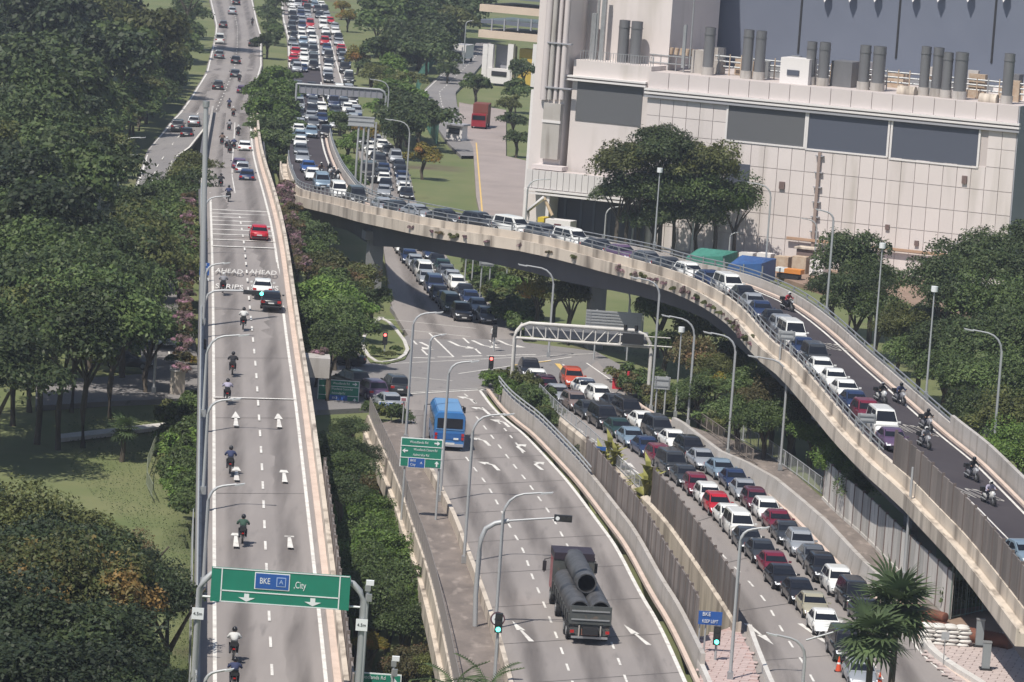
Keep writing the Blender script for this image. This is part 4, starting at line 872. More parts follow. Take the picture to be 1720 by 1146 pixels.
# cars on the left expressway and flyover, driving away
def away(px, py, colour, kind, label, det, z=None, ang=None):
    z = zF(px, py) if z is None else z; v = P(px, py, z + .7); v.z = z + .01
    car(v, rad(94) if ang is None else rad(ang), KINDN[kind], colour, label, 'cars driving away on the expressway', det)
away(435, 390, 'red', 's', 'bright red car crossing the rumble strips on the straight flyover', True)
away(441, 482, 'white', 's', 'white car just past the rumble strip lettering', True)
away(456, 503, 'black', 's', 'black car close to the right kerb of the straight flyover', True)
away(415, 295, 'dark blue', 's', 'dark blue car nearest in a huddle of three at the flyover start', True)
away(407, 283, 'silver', 'h', 'silver car in the middle of a huddle of three at the flyover start', False)
away(402, 276, 'purple', 's', 'purple car farthest of the huddle of three at the flyover start', False)
away(411, 246, 'white', 's', 'white car among motorcycles where the flyover begins', False)
for px, py, c, k, lb in ((407, 151, 'purple', 's', 'purplish car beside the clipped hedge on the expressway'), (366, 145, 'black', 'u', 'black car straddling tree shadows on the expressway'), (395, 124, 'dark grey', 's', 'dark car following another dark car mid expressway'), (396, 101, 'black', 's', 'black car leading a dark pair mid expressway'), (425, 72, 'dark grey', 's', 'dark car by the right kerb of the far expressway'), (368, 93, 'grey', 'u', 'grey car in tree shade at the far left kerb'), (369, 68, 'white', 'v', 'white van in tree shade at the far left kerb'), (375, 41, 'dark grey', 'h', 'dark car high up the expressway on the left'), (390, 19, 'silver', 'u', 'silver car highest up the expressway'), (397, 3, 'black', 's', 'black car at the upper edge of the expressway')): away(px, py, c, k, lb, False)
for px, py, c, k, lb in ((326, 204, 'silver', 'h', 'silver car leading on the slip road'), (299, 212, 'dark grey', 'u', 'dark car by the shaded kerb of the slip road'), (314, 223, 'black', 's', 'black car following two others on the slip road')): away(px, py, c, k, lb, False, lerp([(190, 2.2), (250, .6)], py), 92)
car(P(288, 582, 0), rad(-96), 'suv', 'silver', 'silver car facing the camera between the trees by the cross road', None, True)
car(P(268, 578, 0), rad(-96), 'sedan', 'grey', 'grey car half hidden by a tree near the cross road', None, True)
car(P(212, 618, 0), rad(8), 'sedan', 'dark grey', 'dark car in tree shade on the cross road', None, True)
car(P(622, 668, 0), rad(112), 'suv', 'purple', 'dark purple car beside the green sign on the cross road', None, True)
car(P(662, 660, 0), rad(104), 'suv', 'dark grey', 'dark car with boxy tail stopped on the cross road', None, True)
car(P(588, 652, 0), rad(120), 'suv', 'black', 'black car mostly hidden behind the green sign', None, True)
car(P(651, 687, 0), rad(108), 'sedan', 'silver', 'silver car behind the small blue sign on the cross road', None, True)
car(P(572, 612, 0), rad(178), 'sedan', 'black', 'black car in deep shade under the straight flyover', None, False)
car(P(1716, 945, deckz(1700, 918)), rad(-74), 'sedan', 'light blue', 'light blue car at the lower end of the curved flyover behind the noise fence', None, True)
car(P(617, 305, 0), rad(-92), 'van', 'black', 'tall black van alone on the left of the lower road', None, False, 1.25)
# ------------------------------------------------------------------ blue bus
def vroot(name, label, cat, v, ang): return empty(name, v, label, cat, None, ang)
BUSB = mat('bus_blue', (.03, .14, .38), .35, col2=(.04, .19, .43), scale=.6, coat=.3); BUSL = mat('bus_light_blue', (.13, .28, .50), .4)
bus = vroot('bus', 'blue single deck bus turning towards the junction', 'bus', P(757, 758, .014) + Vector((-.122, .99, 0)) * 4.1, rad(94.2))
Lb, Wb, Hb = 4.1, 1.25, 3.15
bb = MB(); prof = [(-Wb, .35), (-Wb, 2.75), (-Wb + .22, Hb - .04), (-Wb + .5, Hb), (Wb - .5, Hb), (Wb - .22, Hb - .04), (Wb, 2.75), (Wb, .35)]
xs_ = [(-Lb, .96), (-Lb + .15, 1), (Lb - .15, 1), (Lb, .96)]
vs = [(x, y * s, z if z < 2 else .35 + (z - .35) * (1 if s == 1 else .985)) for x, s in xs_ for y, z in prof]
bb.add(vs, [(i * 8 + k, i * 8 + (k + 1) % 8, (i + 1) * 8 + (k + 1) % 8, (i + 1) * 8 + k) for i in range(3) for k in range(8)] + [tuple(reversed(range(8))), tuple(24 + k for k in range(8))])
bb.build('body', BUSB, bus); MB().box((0, 0, Hb + .02), (Lb * 2 - .8, 1.9, .1)).build('roof', BUSL, bus)
MB().box((-Lb - .02, 0, 2.25), (.06, 2.05, .8)).build('rear_window', GLASS, bus); MB().box((Lb + .0, 0, 2.0), (.08, 2.2, 1.4)).build('windshield', GLASS, bus)
for s in (-1, 1):
    for k in range(6): MB().box((-3.3 + k * 1.25, s * (Wb + .01), 2.05), (1.1, .05, .9)).build('side_window', GLASS, bus)
    for k, z in enumerate((1.05, 1.35)): MB().box((-Lb - .03, s * 1.08, z), (.08, .2, .22)).build('tail_light', LAMPR, bus)
    MB().tube([(Lb - .1, s * (Wb + .02), 2.6), (Lb + .3, s * (Wb + .3), 2.5)], .04, 6).build('mirror_arm', DARKM, bus); MB().box((Lb + .3, s * (Wb + .35), 2.2), (.15, .25, .5)).build('mirror', DARKM, bus)
    for x in (-2.2, 2.3): MB().tube([(x, s * (Wb - .3), .48), (x, s * (Wb + .02), .48)], .48, 18).tube([(x, s * (Wb), .48), (x, s * (Wb + .04), .48)], .27, 12, 1).build('wheel', [TYRE, RIM], bus)
MB().box((-Lb - .05, 0, .5), (.14, 2.3, .22)).build('rear_bumper', SIDE, bus); MB().box((-Lb - .1, .0, .62), (.06, .9, .16)).build('number_plate', PLATE, bus)
MB().box((-Lb - .02, 0, 1.76), (.05, 2.2, .06)).build('louvre_strip', BUSL, bus); MB().box((-Lb - .02, 0, 1.2), (.05, 1.9, .5)).build('engine_cover', mat('bus_deep_blue', (.02, .10, .30), .4), bus)
MB().box((-Lb - .06, -.55, 1.02), (.03, .4, .14)).build('white_sticker', WHITE, bus)
# ------------------------------------------------------------------ truck with big pipes
PIPE = mat('spiral_duct_steel', (.13, .13, .135), .5, .3, col2=(.075, .075, .08), scale=1.6, stretch=(1, 2.5, 1), mixp=(.4, .6)); TRK = mat('truck_grey_green', (.05, .058, .058), .7, col2=(.09, .09, .085), scale=1.5, grime=((.16, .11, .08), 2., (1, 1, 1), .6, .8))
RED = mat('cab_red', (.27, .012, .022), .4, coat=.3)
trk = vroot('flatbed_truck', 'dark flatbed truck with a red cab carrying three large ribbed pipes', 'truck', P(989, 1084, .014), rad(94.9)); trk.scale = (1.17, 1.1, 1.1)
T0 = -0.0
MB().box((5.4, 0, 1.15), (10.4, 2.4, .18)).build('flatbed', TRK, trk); MB().box((5.2, 0, .85), (11, .9, .4)).build('chassis', DARKM, trk)
MB().box((.18, 0, 1.7), (.12, 2.42, 1.05)).build('tailgate', TRK, trk); MB().box((.1, 0, 1.95), (.06, 2.2, .08)).build('tailgate_rib', STEEL, trk); MB().box((.1, 0, 1.45), (.06, 2.2, .08)).build('tailgate_rib', STEEL, trk)
MB().box((.3, 0, .78), (.16, 2.3, .5)).build('rear_frame', TRK, trk); MB().box((.12, 0, .42), (.14, 2.1, .12)).build('bumper_bar', STEEL, trk); MB().box((.15, 0, .72), (.1, .95, .34)).build('number_board', mat('rust_board', (.28, .12, .08), .7), trk)
for s in (-1, 1): MB().box((.12, s * .62, .72), (.12, .07, .75)).build('bumper_post', CONC, trk)
for s in (-1, 1):
    MB().box((5.4, s * 1.21, 1.45), (10.2, .06, .45)).build('side_board', TRK, trk)
    for k in range(9): MB().box((.8 + k * 1.15, s * 1.26, 1.4), (.1, .07, .6)).build('stake', DARKM, trk)
    for x in (1.6, 2.95, 8.2, 11.9): MB().tube([(x, s * .85, .5), (x, s * 1.2, .5)], .5, 18).tube([(x, s * 1.19, .5), (x, s * 1.22, .5)], .25, 10, 1).build('wheel', [TYRE, STEEL], trk)
    MB().box((.08, s * 1.02, .75), (.08, .22, .16)).build('tail_light', LAMPR, trk)
cab = MB().box((12.0, 0, 1.9), (2.2, 2.35, 2.1)); cab.build('cab', RED, trk); MB().box((11.9, 0, 3.12), (2.3, 2.42, .42)).build('cab_roof_spoiler', mat('dark_spoiler', (.03, .02, .03), .5), trk)
MB().box((10.85, 0, 1.95), (.12, 2.5, 2.3)).build('headboard', TRK, trk); MB().box((13.12, 0, 2.2), (.06, 2.1, .8)).build('windshield', GLASS, trk)
for s in (-1, 1): MB().tube([(12.9, s * 1.2, 2.6), (12.9, s * 1.55, 2.5), (12.9, s * 1.55, 1.7)], .035, 6).build('mirror_arm', DARKM, trk); MB().box((12.85, s * 1.55, 2.1), (.1, .22, .6)).build('mirror', DARKM, trk)
def bigpipe(y, z, x0, x1, r, lab):
    m_ = MB(); n_ = 22; vs = []; fs = []; k_ = int((x1 - x0) / .24)
    for i in range(k_ + 1):
        x = x0 + (x1 - x0) * i / k_; rr = r + (.05 if i % 2 else 0)
        vs += [(x, y + rr * math.cos(2 * math.pi * j / n_), z + rr * math.sin(2 * math.pi * j / n_)) for j in range(n_)]
    m_.add(vs, [(i * n_ + j, i * n_ + (j + 1) % n_, (i + 1) * n_ + (j + 1) % n_, (i + 1) * n_ + j) for i in range(k_) for j in range(n_)], 0, True)
    ri = r - .07; vi = [(x, y + ri * math.cos(2 * math.pi * j / n_), z + ri * math.sin(2 * math.pi * j / n_)) for x in (x0, x1) for j in range(n_)]
    m_.add(vi, [(j, n_ + j, n_ + (j + 1) % n_, (j + 1) % n_) for j in range(n_)], 1)
    for x, o_ in ((x0, 0), (x1, n_)):
        e_ = [(x, y + rr * math.cos(2 * math.pi * j / n_), z + rr * math.sin(2 * math.pi * j / n_)) for rr in (r, ri) for j in range(n_)]
        m_.add(e_, [(j, (j + 1) % n_, n_ + (j + 1) % n_, n_ + j) for j in range(n_)], 0)
    o = m_.build('ribbed_pipe', [PIPE, DARKM]); o.location = trk.location; o.rotation_euler = trk.rotation_euler; o.scale = trk.scale; tag(o, lab, 'pipe', 'ribbed pipes on the truck')
bigpipe(.60, 1.86, .6, 10.2, .59, 'lower left ribbed pipe lying on the truck bed'); bigpipe(-.62, 1.86, .7, 10.2, .59, 'lower right ribbed pipe lying on the truck bed'); bigpipe(-.03, 2.90, 3.6, 11.2, .58, 'upper ribbed pipe resting on the two below it')
# ------------------------------------------------------------------ small distant vehicles and machines
def blockvan(v, ang, L_, W_, H_, body, cabm, label, name='truck', cat='truck'):
    r = vroot(name, label, cat, v, ang)
    MB().box((-.6, 0, H_ / 2 + .45), (L_ - 2.4, W_, H_ - .5)).build('cargo_body', body, r); MB().box((L_ / 2 - .7, 0, 1.35), (1.8, W_ * .95, 2.0)).build('cab', cabm, r); MB().box((L_ / 2 + .22, 0, 1.75), (.06, W_ * .85, .7)).build('windshield', GLASS, r)
    for s in (-1, 1):
        for x in (-L_ * .3, L_ * .32): MB().tube([(x, s * (W_ / 2 - .25), .45), (x, s * (W_ / 2 + .02), .45)], .45, 12).build('wheel', TYRE, r)
    return r
wb = blockvan(P(776, 104, 0), rad(-105), 8.0, 2.5, 3.2, FRAMEW, FRAMEW, 'small white bus on the winding service road', 'bus', 'bus'); MB().box((-.6, 0, 3.3), (5, 1.6, .25)).build('roof_unit', SIDE, wb)
rt = blockvan(P(807, 214, 0), rad(-95), 7.0, 2.4, 3.6, mat('red_brown_container', (.17, .045, .03), .7), RED, 'red lorry with a tall rusty red container in the service yard')
ym = vroot('yellow_machine', 'yellow and white works machine by the loading canopy', 'machine', P(911, 408, 0), BR)
MB().box((0, 0, 1.8), (.8, 2, 2.6)).build('mast', mat('machine_yellow', (.6, .45, .04), .5), ym); MB().box((2.2, 0, 1.9), (3.2, 2, 2.2)).build('cabinet', FRAMEW, ym); MB().box((2.2, -1.02, 1.9), (.9, .06, 1.3)).build('opening', mat('dark_red_recess', (.10, .03, .03), .7), ym); MB().box((1.4, 0, .45), (5, 2.2, .5)).build('base', DARKM, ym)
ex = vroot('excavator', 'cream folding arm crane standing beside the loading canopy', 'crane', P(893, 406, 0), BR)
MB().tube([(0, 0, .5), (-.8, 0, 3.6), (1.2, 0, 5.4)], .25, 8).build('boom', FRAMEW, ex); MB().tube([(1.2, 0, 5.4), (2.4, 0, 3.4)], .2, 8).build('arm', mat('crane_cream', (.5, .38, .25), .6), ex); MB().box((0, 0, .5), (2.2, 1.8, .9)).build('base', DARKM, ex)
# ------------------------------------------------------------------ motorcycles and their riders
def skinned(name, vs, es, rs, sub_=1, mats=None, pick=None):
    me = bpy.data.meshes.new(name); me.from_pydata(vs, es, []); o = bpy.data.objects.new(name, me); COL.objects.link(o)
    o.modifiers.new('s', 'SKIN'); o.modifiers.new('u', 'SUBSURF').levels = sub_
    for d_, r_ in zip(me.skin_vertices[0].data, rs): d_.radius = (r_, r_) if not isinstance(r_, tuple) else r_
    me.skin_vertices[0].data[0].use_root = True
    out = bpy.data.meshes.new_from_object(o.evaluated_get(bpy.context.evaluated_depsgraph_get())); bpy.data.objects.remove(o)
    out.materials.clear()
    for m in mats: out.materials.append(m)
    for p_ in out.polygons: p_.material_index = pick(p_.center); p_.use_smooth = True
    out.name = name; return out
SKIN = mat('skin', (.30, .17, .11), .6); JK = mat('jacket_black', (.025, .025, .03), .8); TRO = mat('trousers_dark', (.03, .032, .045), .85)
# rider: forward is +x, seated hips at 0.86 m
rv = [(-.18, 0, .86), (-.14, 0, 1.0), (-.04, 0, 1.16), (.06, 0, 1.31), (.12, 0, 1.41), (.16, 0, 1.50)]; rr_ = [(.20, .17), (.20, .16), (.23, .17), (.19, .15), .07, .085]; re_ = [(0, 1), (1, 2), (2, 3), (3, 4), (4, 5)]
for s in (-1, 1):
    i = len(rv); rv += [(.06, s * .22, 1.32), (.14, s * .36, 1.14), (.36, s * .36, 1.07), (.44, s * .34, 1.07)]; rr_ += [.095, .078, .06, .05]; re_ += [(3, i), (i, i + 1), (i + 1, i + 2), (i + 2, i + 3)]
    i = len(rv); rv += [(-.1, s * .13, .84), (.27, s * .2, .72), (.1, s * .2, .36), (.1, s * .2, .28), (.24, s * .21, .26)]; rr_ += [.12, .10, .07, .06, .06]; re_ += [(0, i), (i, i + 1), (i + 1, i + 2), (i + 2, i + 3), (i + 3, i + 4)]
def pk(c):
    if c.x > .38 and c.z > .95: return 2
    if c.z > 1.43 and abs(c.y) < .15: return 2
    if c.z < .34: return 3
    return 0 if c.z > .92 else 1
RIDER = skinned('person', rv, re_, rr_, 1, [JK, TRO, SKIN, DARKM], pk)
sv = [(0, 0, .95), (0, 0, 1.1), (0, 0, 1.28), (0, 0, 1.42), (0, 0, 1.52), (.02, 0, 1.63), (.02, 0, 1.7)]; sr = [(.15, .11), (.14, .1), (.17, .11), (.14, .1), .055, .085, .08]; se = [(i, i + 1) for i in range(6)]
for s in (-1, 1):
    i = len(sv); sv += [(0, s * .18, 1.4), (.02, s * .24, 1.15), (.08, s * .24, .92), (.1, s * .24, .84)]; sr += [.065, .05, .038, .04]; se += [(3, i), (i, i + 1), (i + 1, i + 2), (i + 2, i + 3)]
    i = len(sv); sv += [(0, s * .1, .88), (.02 * s, s * .12, .5), (0.01, s * .12, .1), (.14, s * .13, .05)]; sr += [.095, .065, .045, .045]; se += [(0, i), (i, i + 1), (i + 1, i + 2), (i + 2, i + 3)]
STAND = skinned('person', sv, se, sr, 1, [JK, TRO, SKIN, DARKM], lambda c: 2 if (c.z > 1.5 or (abs(c.y) > .19 and c.z < .95)) else (3 if c.z < .09 else (0 if c.z > .92 else 1)))
def helmet_mesh():
    bm = bmesh.new(); bmesh.ops.create_uvsphere(bm, u_segments=14, v_segments=9, radius=.15)
    for v in bm.verts: v.co.x *= 1.12; v.co.z *= 1.08
    me = bpy.data.meshes.new('helmet'); bm.to_mesh(me); bm.free(); me.materials.append(JK); me.materials.append(GLASS)
    for p_ in me.polygons: p_.material_index = 1 if (p_.center.x > .08 and -.06 < p_.center.z < .06) else 0; p_.use_smooth = True
    return me
HELM = helmet_mesh()
BP = {}
def bikeparts():
    d = {}
    for k, x in (('a', -.62), ('b', .66)): d['wheel' + k] = MB().tube([(x, -.06, .3), (x, .06, .3)], .3, 16).tube([(x, -.065, .3), (x, .065, .3)], .16, 10, 1).mesh('wheel', [TYRE, RIM])
    b_ = MB(); vs = []
    for x, w, z0, z1 in ((-.78, .06, .62, .74), (-.5, .13, .45, .8), (-.1, .15, .3, .78), (.2, .13, .3, .88), (.42, .16, .45, 1.02), (.6, .12, .55, .98), (.7, .05, .6, .75)):
        vs += [(x, -w * .6, z0), (x, -w, (z0 + z1) / 2), (x, -w * .6, z1), (x, w * .6, z1), (x, w, (z0 + z1) / 2), (x, w * .6, z0)]
    b_.add(vs, [(i * 6 + k, i * 6 + (k + 1) % 6, (i + 1) * 6 + (k + 1) % 6, (i + 1) * 6 + k) for i in range(6) for k in range(6)] + [(5, 4, 3, 2, 1, 0), tuple(range(36, 42))], 0, True); d['fairing'] = b_.mesh('fairing', JK)
    d['seat'] = MB().box((-.32, 0, .81), (.7, .24, .07)).mesh('seat', DARKM); d['handlebar'] = MB().tube([(.36, -.36, 1.06), (.46, -.12, 1.02), (.46, .12, 1.02), (.36, .36, 1.06)], .018, 6).mesh('handlebar', DARKM)
    d['fork'] = MB().tube([(.66, -.09, .3), (.45, -.09, .98)], .028, 6).tube([(.66, .09, .3), (.45, .09, .98)], .028, 6).mesh('fork', STEEL); d['headlight'] = MB().box((.68, 0, .84), (.08, .16, .14)).mesh('headlight', LAMPW); d['tail_light'] = MB().box((-.82, 0, .68), (.05, .14, .08)).mesh('tail_light', LAMPR)
    d['luggage_box'] = MB().box((-.72, 0, .98), (.34, .4, .3)).mesh('luggage_box', DARKM); d['exhaust'] = MB().tube([(-.1, -.16, .3), (-.75, -.18, .42)], .05, 8).mesh('exhaust', STEEL)
    for s in (-1, 1): d['mirror%d' % s] = MB().box((.38, s * .34, 1.2), (.04, .1, .07)).mesh('mirror', DARKM)
    return d
BPD = bikeparts()
JC = {'black': (.014, .014, .018), 'white': (.55, .55, .54), 'grey': (.22, .22, .24), 'green': (.03, .07, .05), 'lilac grey': (.33, .31, .40), 'red': (.3, .03, .04), 'dark blue': (.03, .04, .10), 'brown': (.14, .09, .07), 'blue': (.05, .12, .3)}
def bike(px, py, z, ang, jc, hc, bc, where, group):
    z_ = z; v = P(px, py, z_ + .75); v.z = z_ + .02
    if 'curved' in group: v = P(px, py, snapd(v).z + .75); v = snapd(v, .02)
    r = empty('motorcycle', v, '%s motorcycle under the rider in %s %s' % (bc, jc, where), 'motorcycle', group, ang)
    for k, me in BPD.items():
        o = put(me.name.split('.')[0], me, r)
        if k == 'fairing': o.material_slots[0].link = 'OBJECT'; o.material_slots[0].material = mat('fairing_' + bc.replace(' ', '_'), JC[bc], .35)
    p_ = put('person', RIDER, None, v, ang); p_.scale = (1, 1, rnd.uniform(.95, 1.03)); tag(p_, 'rider in %s top, %s helmet, %s' % (jc, hc, where), 'person', group.replace('motorcycles', 'riders'))
    p_.material_slots[0].link = 'OBJECT'; p_.material_slots[0].material = mat('clothes_' + jc.replace(' ', '_'), JC[jc], .85)
    h = put('helmet', HELM, p_, (.18, 0, 1.57)); h.material_slots[0].link = 'OBJECT'; h.material_slots[0].material = mat('helmet_' + hc.replace(' ', '_'), JC[hc], .3)
g_ = 'motorcycles riding away on the straight flyover'
for px, py, jc, hc, bc, wh in ((394, 1133, 'dark blue', 'black', 'black', 'cut by the lower edge of the flyover'), (393, 1084, 'white', 'black', 'black', 'just below the big green sign'), (408, 891, 'green', 'black', 'black', 'over the third lane arrow'), (387, 775, 'dark blue', 'black', 'black', 'beside the second lane arrow'), (382, 657, 'lilac grey', 'black', 'black', 'at the stop line on the flyover'), (391, 612, 'black', 'black', 'brown', 'a little above the flyover stop line'), (409, 537, 'white', 'black', 'black', 'close to the dashed lane line'), (375, 477, 'grey', 'white', 'black', 'on the painted lettering'), (384, 327, 'dark blue', 'black', 'black', 'just above the rumble strips'), (371, 305, 'black', 'black', 'black', 'near the left parapet where it starts')): bike(px, py, zF(px, py), rad(94), jc, hc, bc, wh, g_)
for i, (px, py) in enumerate(((393, 243), (386, 250), (381, 242), (373, 236), (400, 222), (385, 213), (392, 190), (385, 176), (402, 132), (424, 37))): bike(px, py, zF(px, py), rad(95), ['dark blue', 'black', 'grey', 'brown', 'black', 'grey', 'brown', 'dark blue', 'black', 'black'][i], ['white', 'black'][i % 2], 'black', '%s in the pack climbing the expressway' % ordw(i), g_)
g_ = 'motorcycles coming down the curved flyover'
for px, py, jc, hc, bc, wh in ((1661, 830, 'lilac grey', 'white', 'white', 'on the lowest painted word'), (1633, 790, 'black', 'black', 'grey', 'hugging the kerb near the tall end wall'), (1553, 736, 'grey', 'white', 'grey', 'beside the second painted word'), (1556, 707, 'black', 'black', 'grey', 'directly behind another motorcycle'), (1511, 663, 'dark blue', 'black', 'grey', 'nearer the kerb of a staggered pair'), (1480, 661, 'black', 'grey', 'white', 'nearer the cars of a staggered pair'), (1323, 508, 'red', 'white', 'black', 'alone at the top of the curve')): bike(px, py, zR(px, py), rad(-62 if px > 1400 else -52), jc, hc, bc, wh, g_)
for i, (px, py) in enumerate(((567, 297), (560, 293), (553, 287), (539, 286))): bike(px, py, zR(540, py) + .3, rad(-80), ['black', 'grey', 'black', 'brown'][i], ['white', 'white', 'black', 'white'][i], ['white', 'black', 'white', 'black'][i], '%s of four entering the bend' % ordw(i), g_)
for px, py, ang, jc, lb in ((828, 577, -90, 'white', 'pedestrian in a white top standing at the tip of the median'),):
    if not jc: continue
    p_ = put('person', STAND, None, P(px, py, .02), rad(ang)); tag(p_, lb, 'person'); p_.material_slots[0].link = 'OBJECT'; p_.material_slots[0].material = mat('clothes_white', JC['white'], .85)
    MB().box((-.01, 0, 1.72), (.2, .18, .09)).build('hair', JK, p_)
# ================================================================== fences, rails, lamps, signs
def panel_fence(name, label, p, h, pw, m, z0=0., post=None, th=.1, cat='fence', pn='noise_panel'):
    L = length(p); k = max(1, int(L / pw)); w = L / k
    c = at(p, L / 2); r = empty(name, c, label, cat)
    me = MB().box((0, 0, h / 2), (w - .05, th, h)).add([(-w / 2 + .1 + q * (w - .2) / 4, -th / 2 - .012, .05 + (h - .1) * t_) for q in range(5) for t_ in (0, 1)], []).mesh(pn, m)
    rb = MB()
    pme = MB().box((0, 0, h / 2 + .08), (.16, .2, h + .16)).mesh('fence_post', post or mat('post_dark_brown', (.13, .105, .095), .75))
    for i in range(k):
        a_, b_ = at(p, i * w), at(p, (i + 1) * w); d = b_ - a_; q = (a_ + b_) / 2
        o = put(pn, me, r); o.location = Vector((q.x, q.y, q.z + z0)) - c; o.rotation_euler = (0, 0, math.atan2(d.y, d.x))
        if i % 2 == 0: o = put('fence_post', pme, r); o.location = Vector((a_.x, a_.y, a_.z + z0)) - c; o.rotation_euler = (0, 0, math.atan2(d.y, d.x))
    return r
CAP = STEEL
N2f = [v for v in N2P if proj(v)[1] > 835]
panel_fence('noise_fence', 'weathered brown noise fence standing on the cream retaining wall', N2f, 2.5, 1.5, PANELM)
TNp = offset([v for v in TW if 800 < proj(v)[1] < 1085], -.6)
panel_fence('noise_fence', 'dark brown noise fence behind the truck road wall', TNp, 3.1, 1.5, PANELM)
N3p = smooth(path([(1383, 838), (1405, 862), (1452, 901), (1502, 953), (1548, 996), (1596, 1040)], 0))
panel_fence('noise_fence', 'tall pale grey noise fence under the edge of the curved flyover', N3p, 3.1, 1.55, PANELG, post=mat('post_brown', (.16, .12, .11), .7))
N4p = [v + Vector((0, 0, 1)) for v in offset([v for v in RL if proj(v + Vector((0, 0, 1)))[0] > 1503], .12)]
panel_fence('noise_fence', 'grey brown noise fence on the lower parapet of the curved flyover', N4p, 2.3, 1.8, PANELM)
FRn = offset([v for v in FR if proj(v)[1] > 800], -1.15)
panel_fence('noise_fence', 'brown noise fence outside the right parapet of the straight flyover', FRn, 1.9, 1.6, PANELM)
def bar_fence(name, label, p, h, bar=.35, m=STEEL, z0=0., r_=.035, bars=True):
    c = at(p, length(p) / 2); root = empty(name, c, label, 'fence')
    for z in ((h, .12) if bars else (h, h * .6)):
        MB().tube([v + Vector((0, 0, z + z0)) - c for v in p], r_, 5).build('rail', m, root)
    L = length(p); pm_ = MB().box((0, 0, h / 2), (.07, .07, h)).mesh('fence_post', m); s = 0
    while s < L:
        v = at(p, s) - c; put('fence_post', pm_, root, (v.x, v.y, v.z + z0)); s += 2.2
    if bars:
        b_ = MB(); s = 0
        while s < L: v = at(p, s) - c; b_.box((v.x, v.y, v.z + z0 + h / 2), (.03, .03, h)); s += bar
        o = b_.build('thin_bars', m, root); o['kind'] = 'stuff'
    return root
bar_fence('railing', 'grey barred railing along the outer edge of the stained walkway', offset(W1, -.15), 1.5, .55, mat('railing_brown_grey', (.22, .20, .19), .7), r_=.03)
bar_fence('railing', 'steel double rail on the wall at the start of the truck road curve', [v + Vector((0, 0, 1.1)) for v in TW if proj(v)[1] < 835], .8, m=STEELP, bars=False, r_=.07)
bar_fence('railing', 'low grey railing at the start of the causeway road', [v + Vector((0, 0, 0)) for v in N2P if proj(v)[1] < 838], 1.0, .5, STEELP)
bar_fence('railing', 'grey steel railing along the left side of the straight flyover', [v + Vector((0, 0, .95)) for v in offset([q for q in FL if proj(q)[1] > 330], 1.0)], .75, m=STEELP, bars=False, r_=.06)
bar_fence('railing', 'brown railing above the verge beside the causeway traffic', path([(1135, 690), (1160, 704), (1205, 735), (1250, 768), (1265, 778)], .2), 1.1, .45, mat('brown_rail', (.2, .17, .15), .7))
bar_fence('railing', 'grey barred railing on the far side of the stained verge', path([(1235, 735), (1290, 765), (1340, 800), (1382, 832)], .0), 1.3, .4, STEELP)
bar_fence('mesh_fence', 'tall green post fence beside the planted corner at the works', path([(1594, 1040), (1640, 1030), (1690, 1020), (1740, 1010)], 0), 4.0, .5, mat('green_grey_steel', (.16, .21, .19), .6))
bar_fence('railing', 'metal fence panels below the straight flyover at lower left', path([(322, 905), (320, 1000), (316, 1190)], 2.5), 2.0, .6, STEELP)
bar_fence('green_fence', 'tall green mesh fence along the winding service road', path([(735, 95), (712, 135), (698, 158), (705, 190), (722, 225), (735, 245)], 0), 3.2, .6, mat('green_mesh', (.06, .16, .12), .7))
bar_fence('railing', 'overgrown handrails of a footpath slope beside the left lawn', path([(272, 735), (258, 760), (247, 790), (246, 815), (256, 836)], 0), 1.0, .5, mat('mossy_rail', (.18, .20, .14), .8))
# ------------------------------------------------------------------ street lamps
lampn = 0
def lamp(bx, by, zb, tx, ty, label, r=.11, group='grey street lamps', cam_=False, style='curve', base_z=None):
    b = P(bx, by, zb); t = PY(tx, ty, b.y); H_ = t.z - b.z
    root = empty('street_lamp', b, label, 'street lamp', group)
    dx = t.x - b.x
    zt = H_ - .12
    if style == 'top': pts = [(0, 0, 0), (0, 0, H_)]
    else:
        R = min(abs(dx) * .5, 1.5) * (1 if dx > 0 else -1)
        ra = abs(R); pts = [(0, 0, 0), (0, 0, H_ - ra - .25)] + [(R * (1 - math.cos(q)), 0, H_ - ra - .25 + ra * math.sin(q)) for q in (rad(20), rad(40), rad(60), rad(80))] + [(dx * .8, 0, H_ - .12)]
    MB().tube(pts, r, 8, r2=r * .55).build('pole', STEELP, root)
    MB().box((0, 0, .25), (r * 3.2, r * 3.2, .5)).build('base_box', STEEL, root)
    if style == 'top': MB().tube([(0, 0, H_ - .1), (0, 0, H_ + .35)], .28, 10).build('lamp_head', WHITE, root)
    else:
        s = 1 if dx > 0 else -1
        MB().add([(dx * .8 - s * .1, -.1, H_ - .14), (dx * .8 - s * .1, .1, H_ - .14), (dx + s * .1, .13, H_ - .02), (dx + s * .1, -.13, H_ - .02), (dx * .8 - s * .1, -.08, H_ - .24), (dx * .8 - s * .1, .08, H_ - .24), (dx, .1, H_ - .14), (dx, -.1, H_ - .14)], [(0, 1, 2, 3), (7, 6, 5, 4), (0, 4, 5, 1), (1, 5, 6, 2), (2, 6, 7, 3), (3, 7, 4, 0)]).build('lamp_head', mat('lamp_head_pale', (.55, .56, .56), .4), root)
    return root
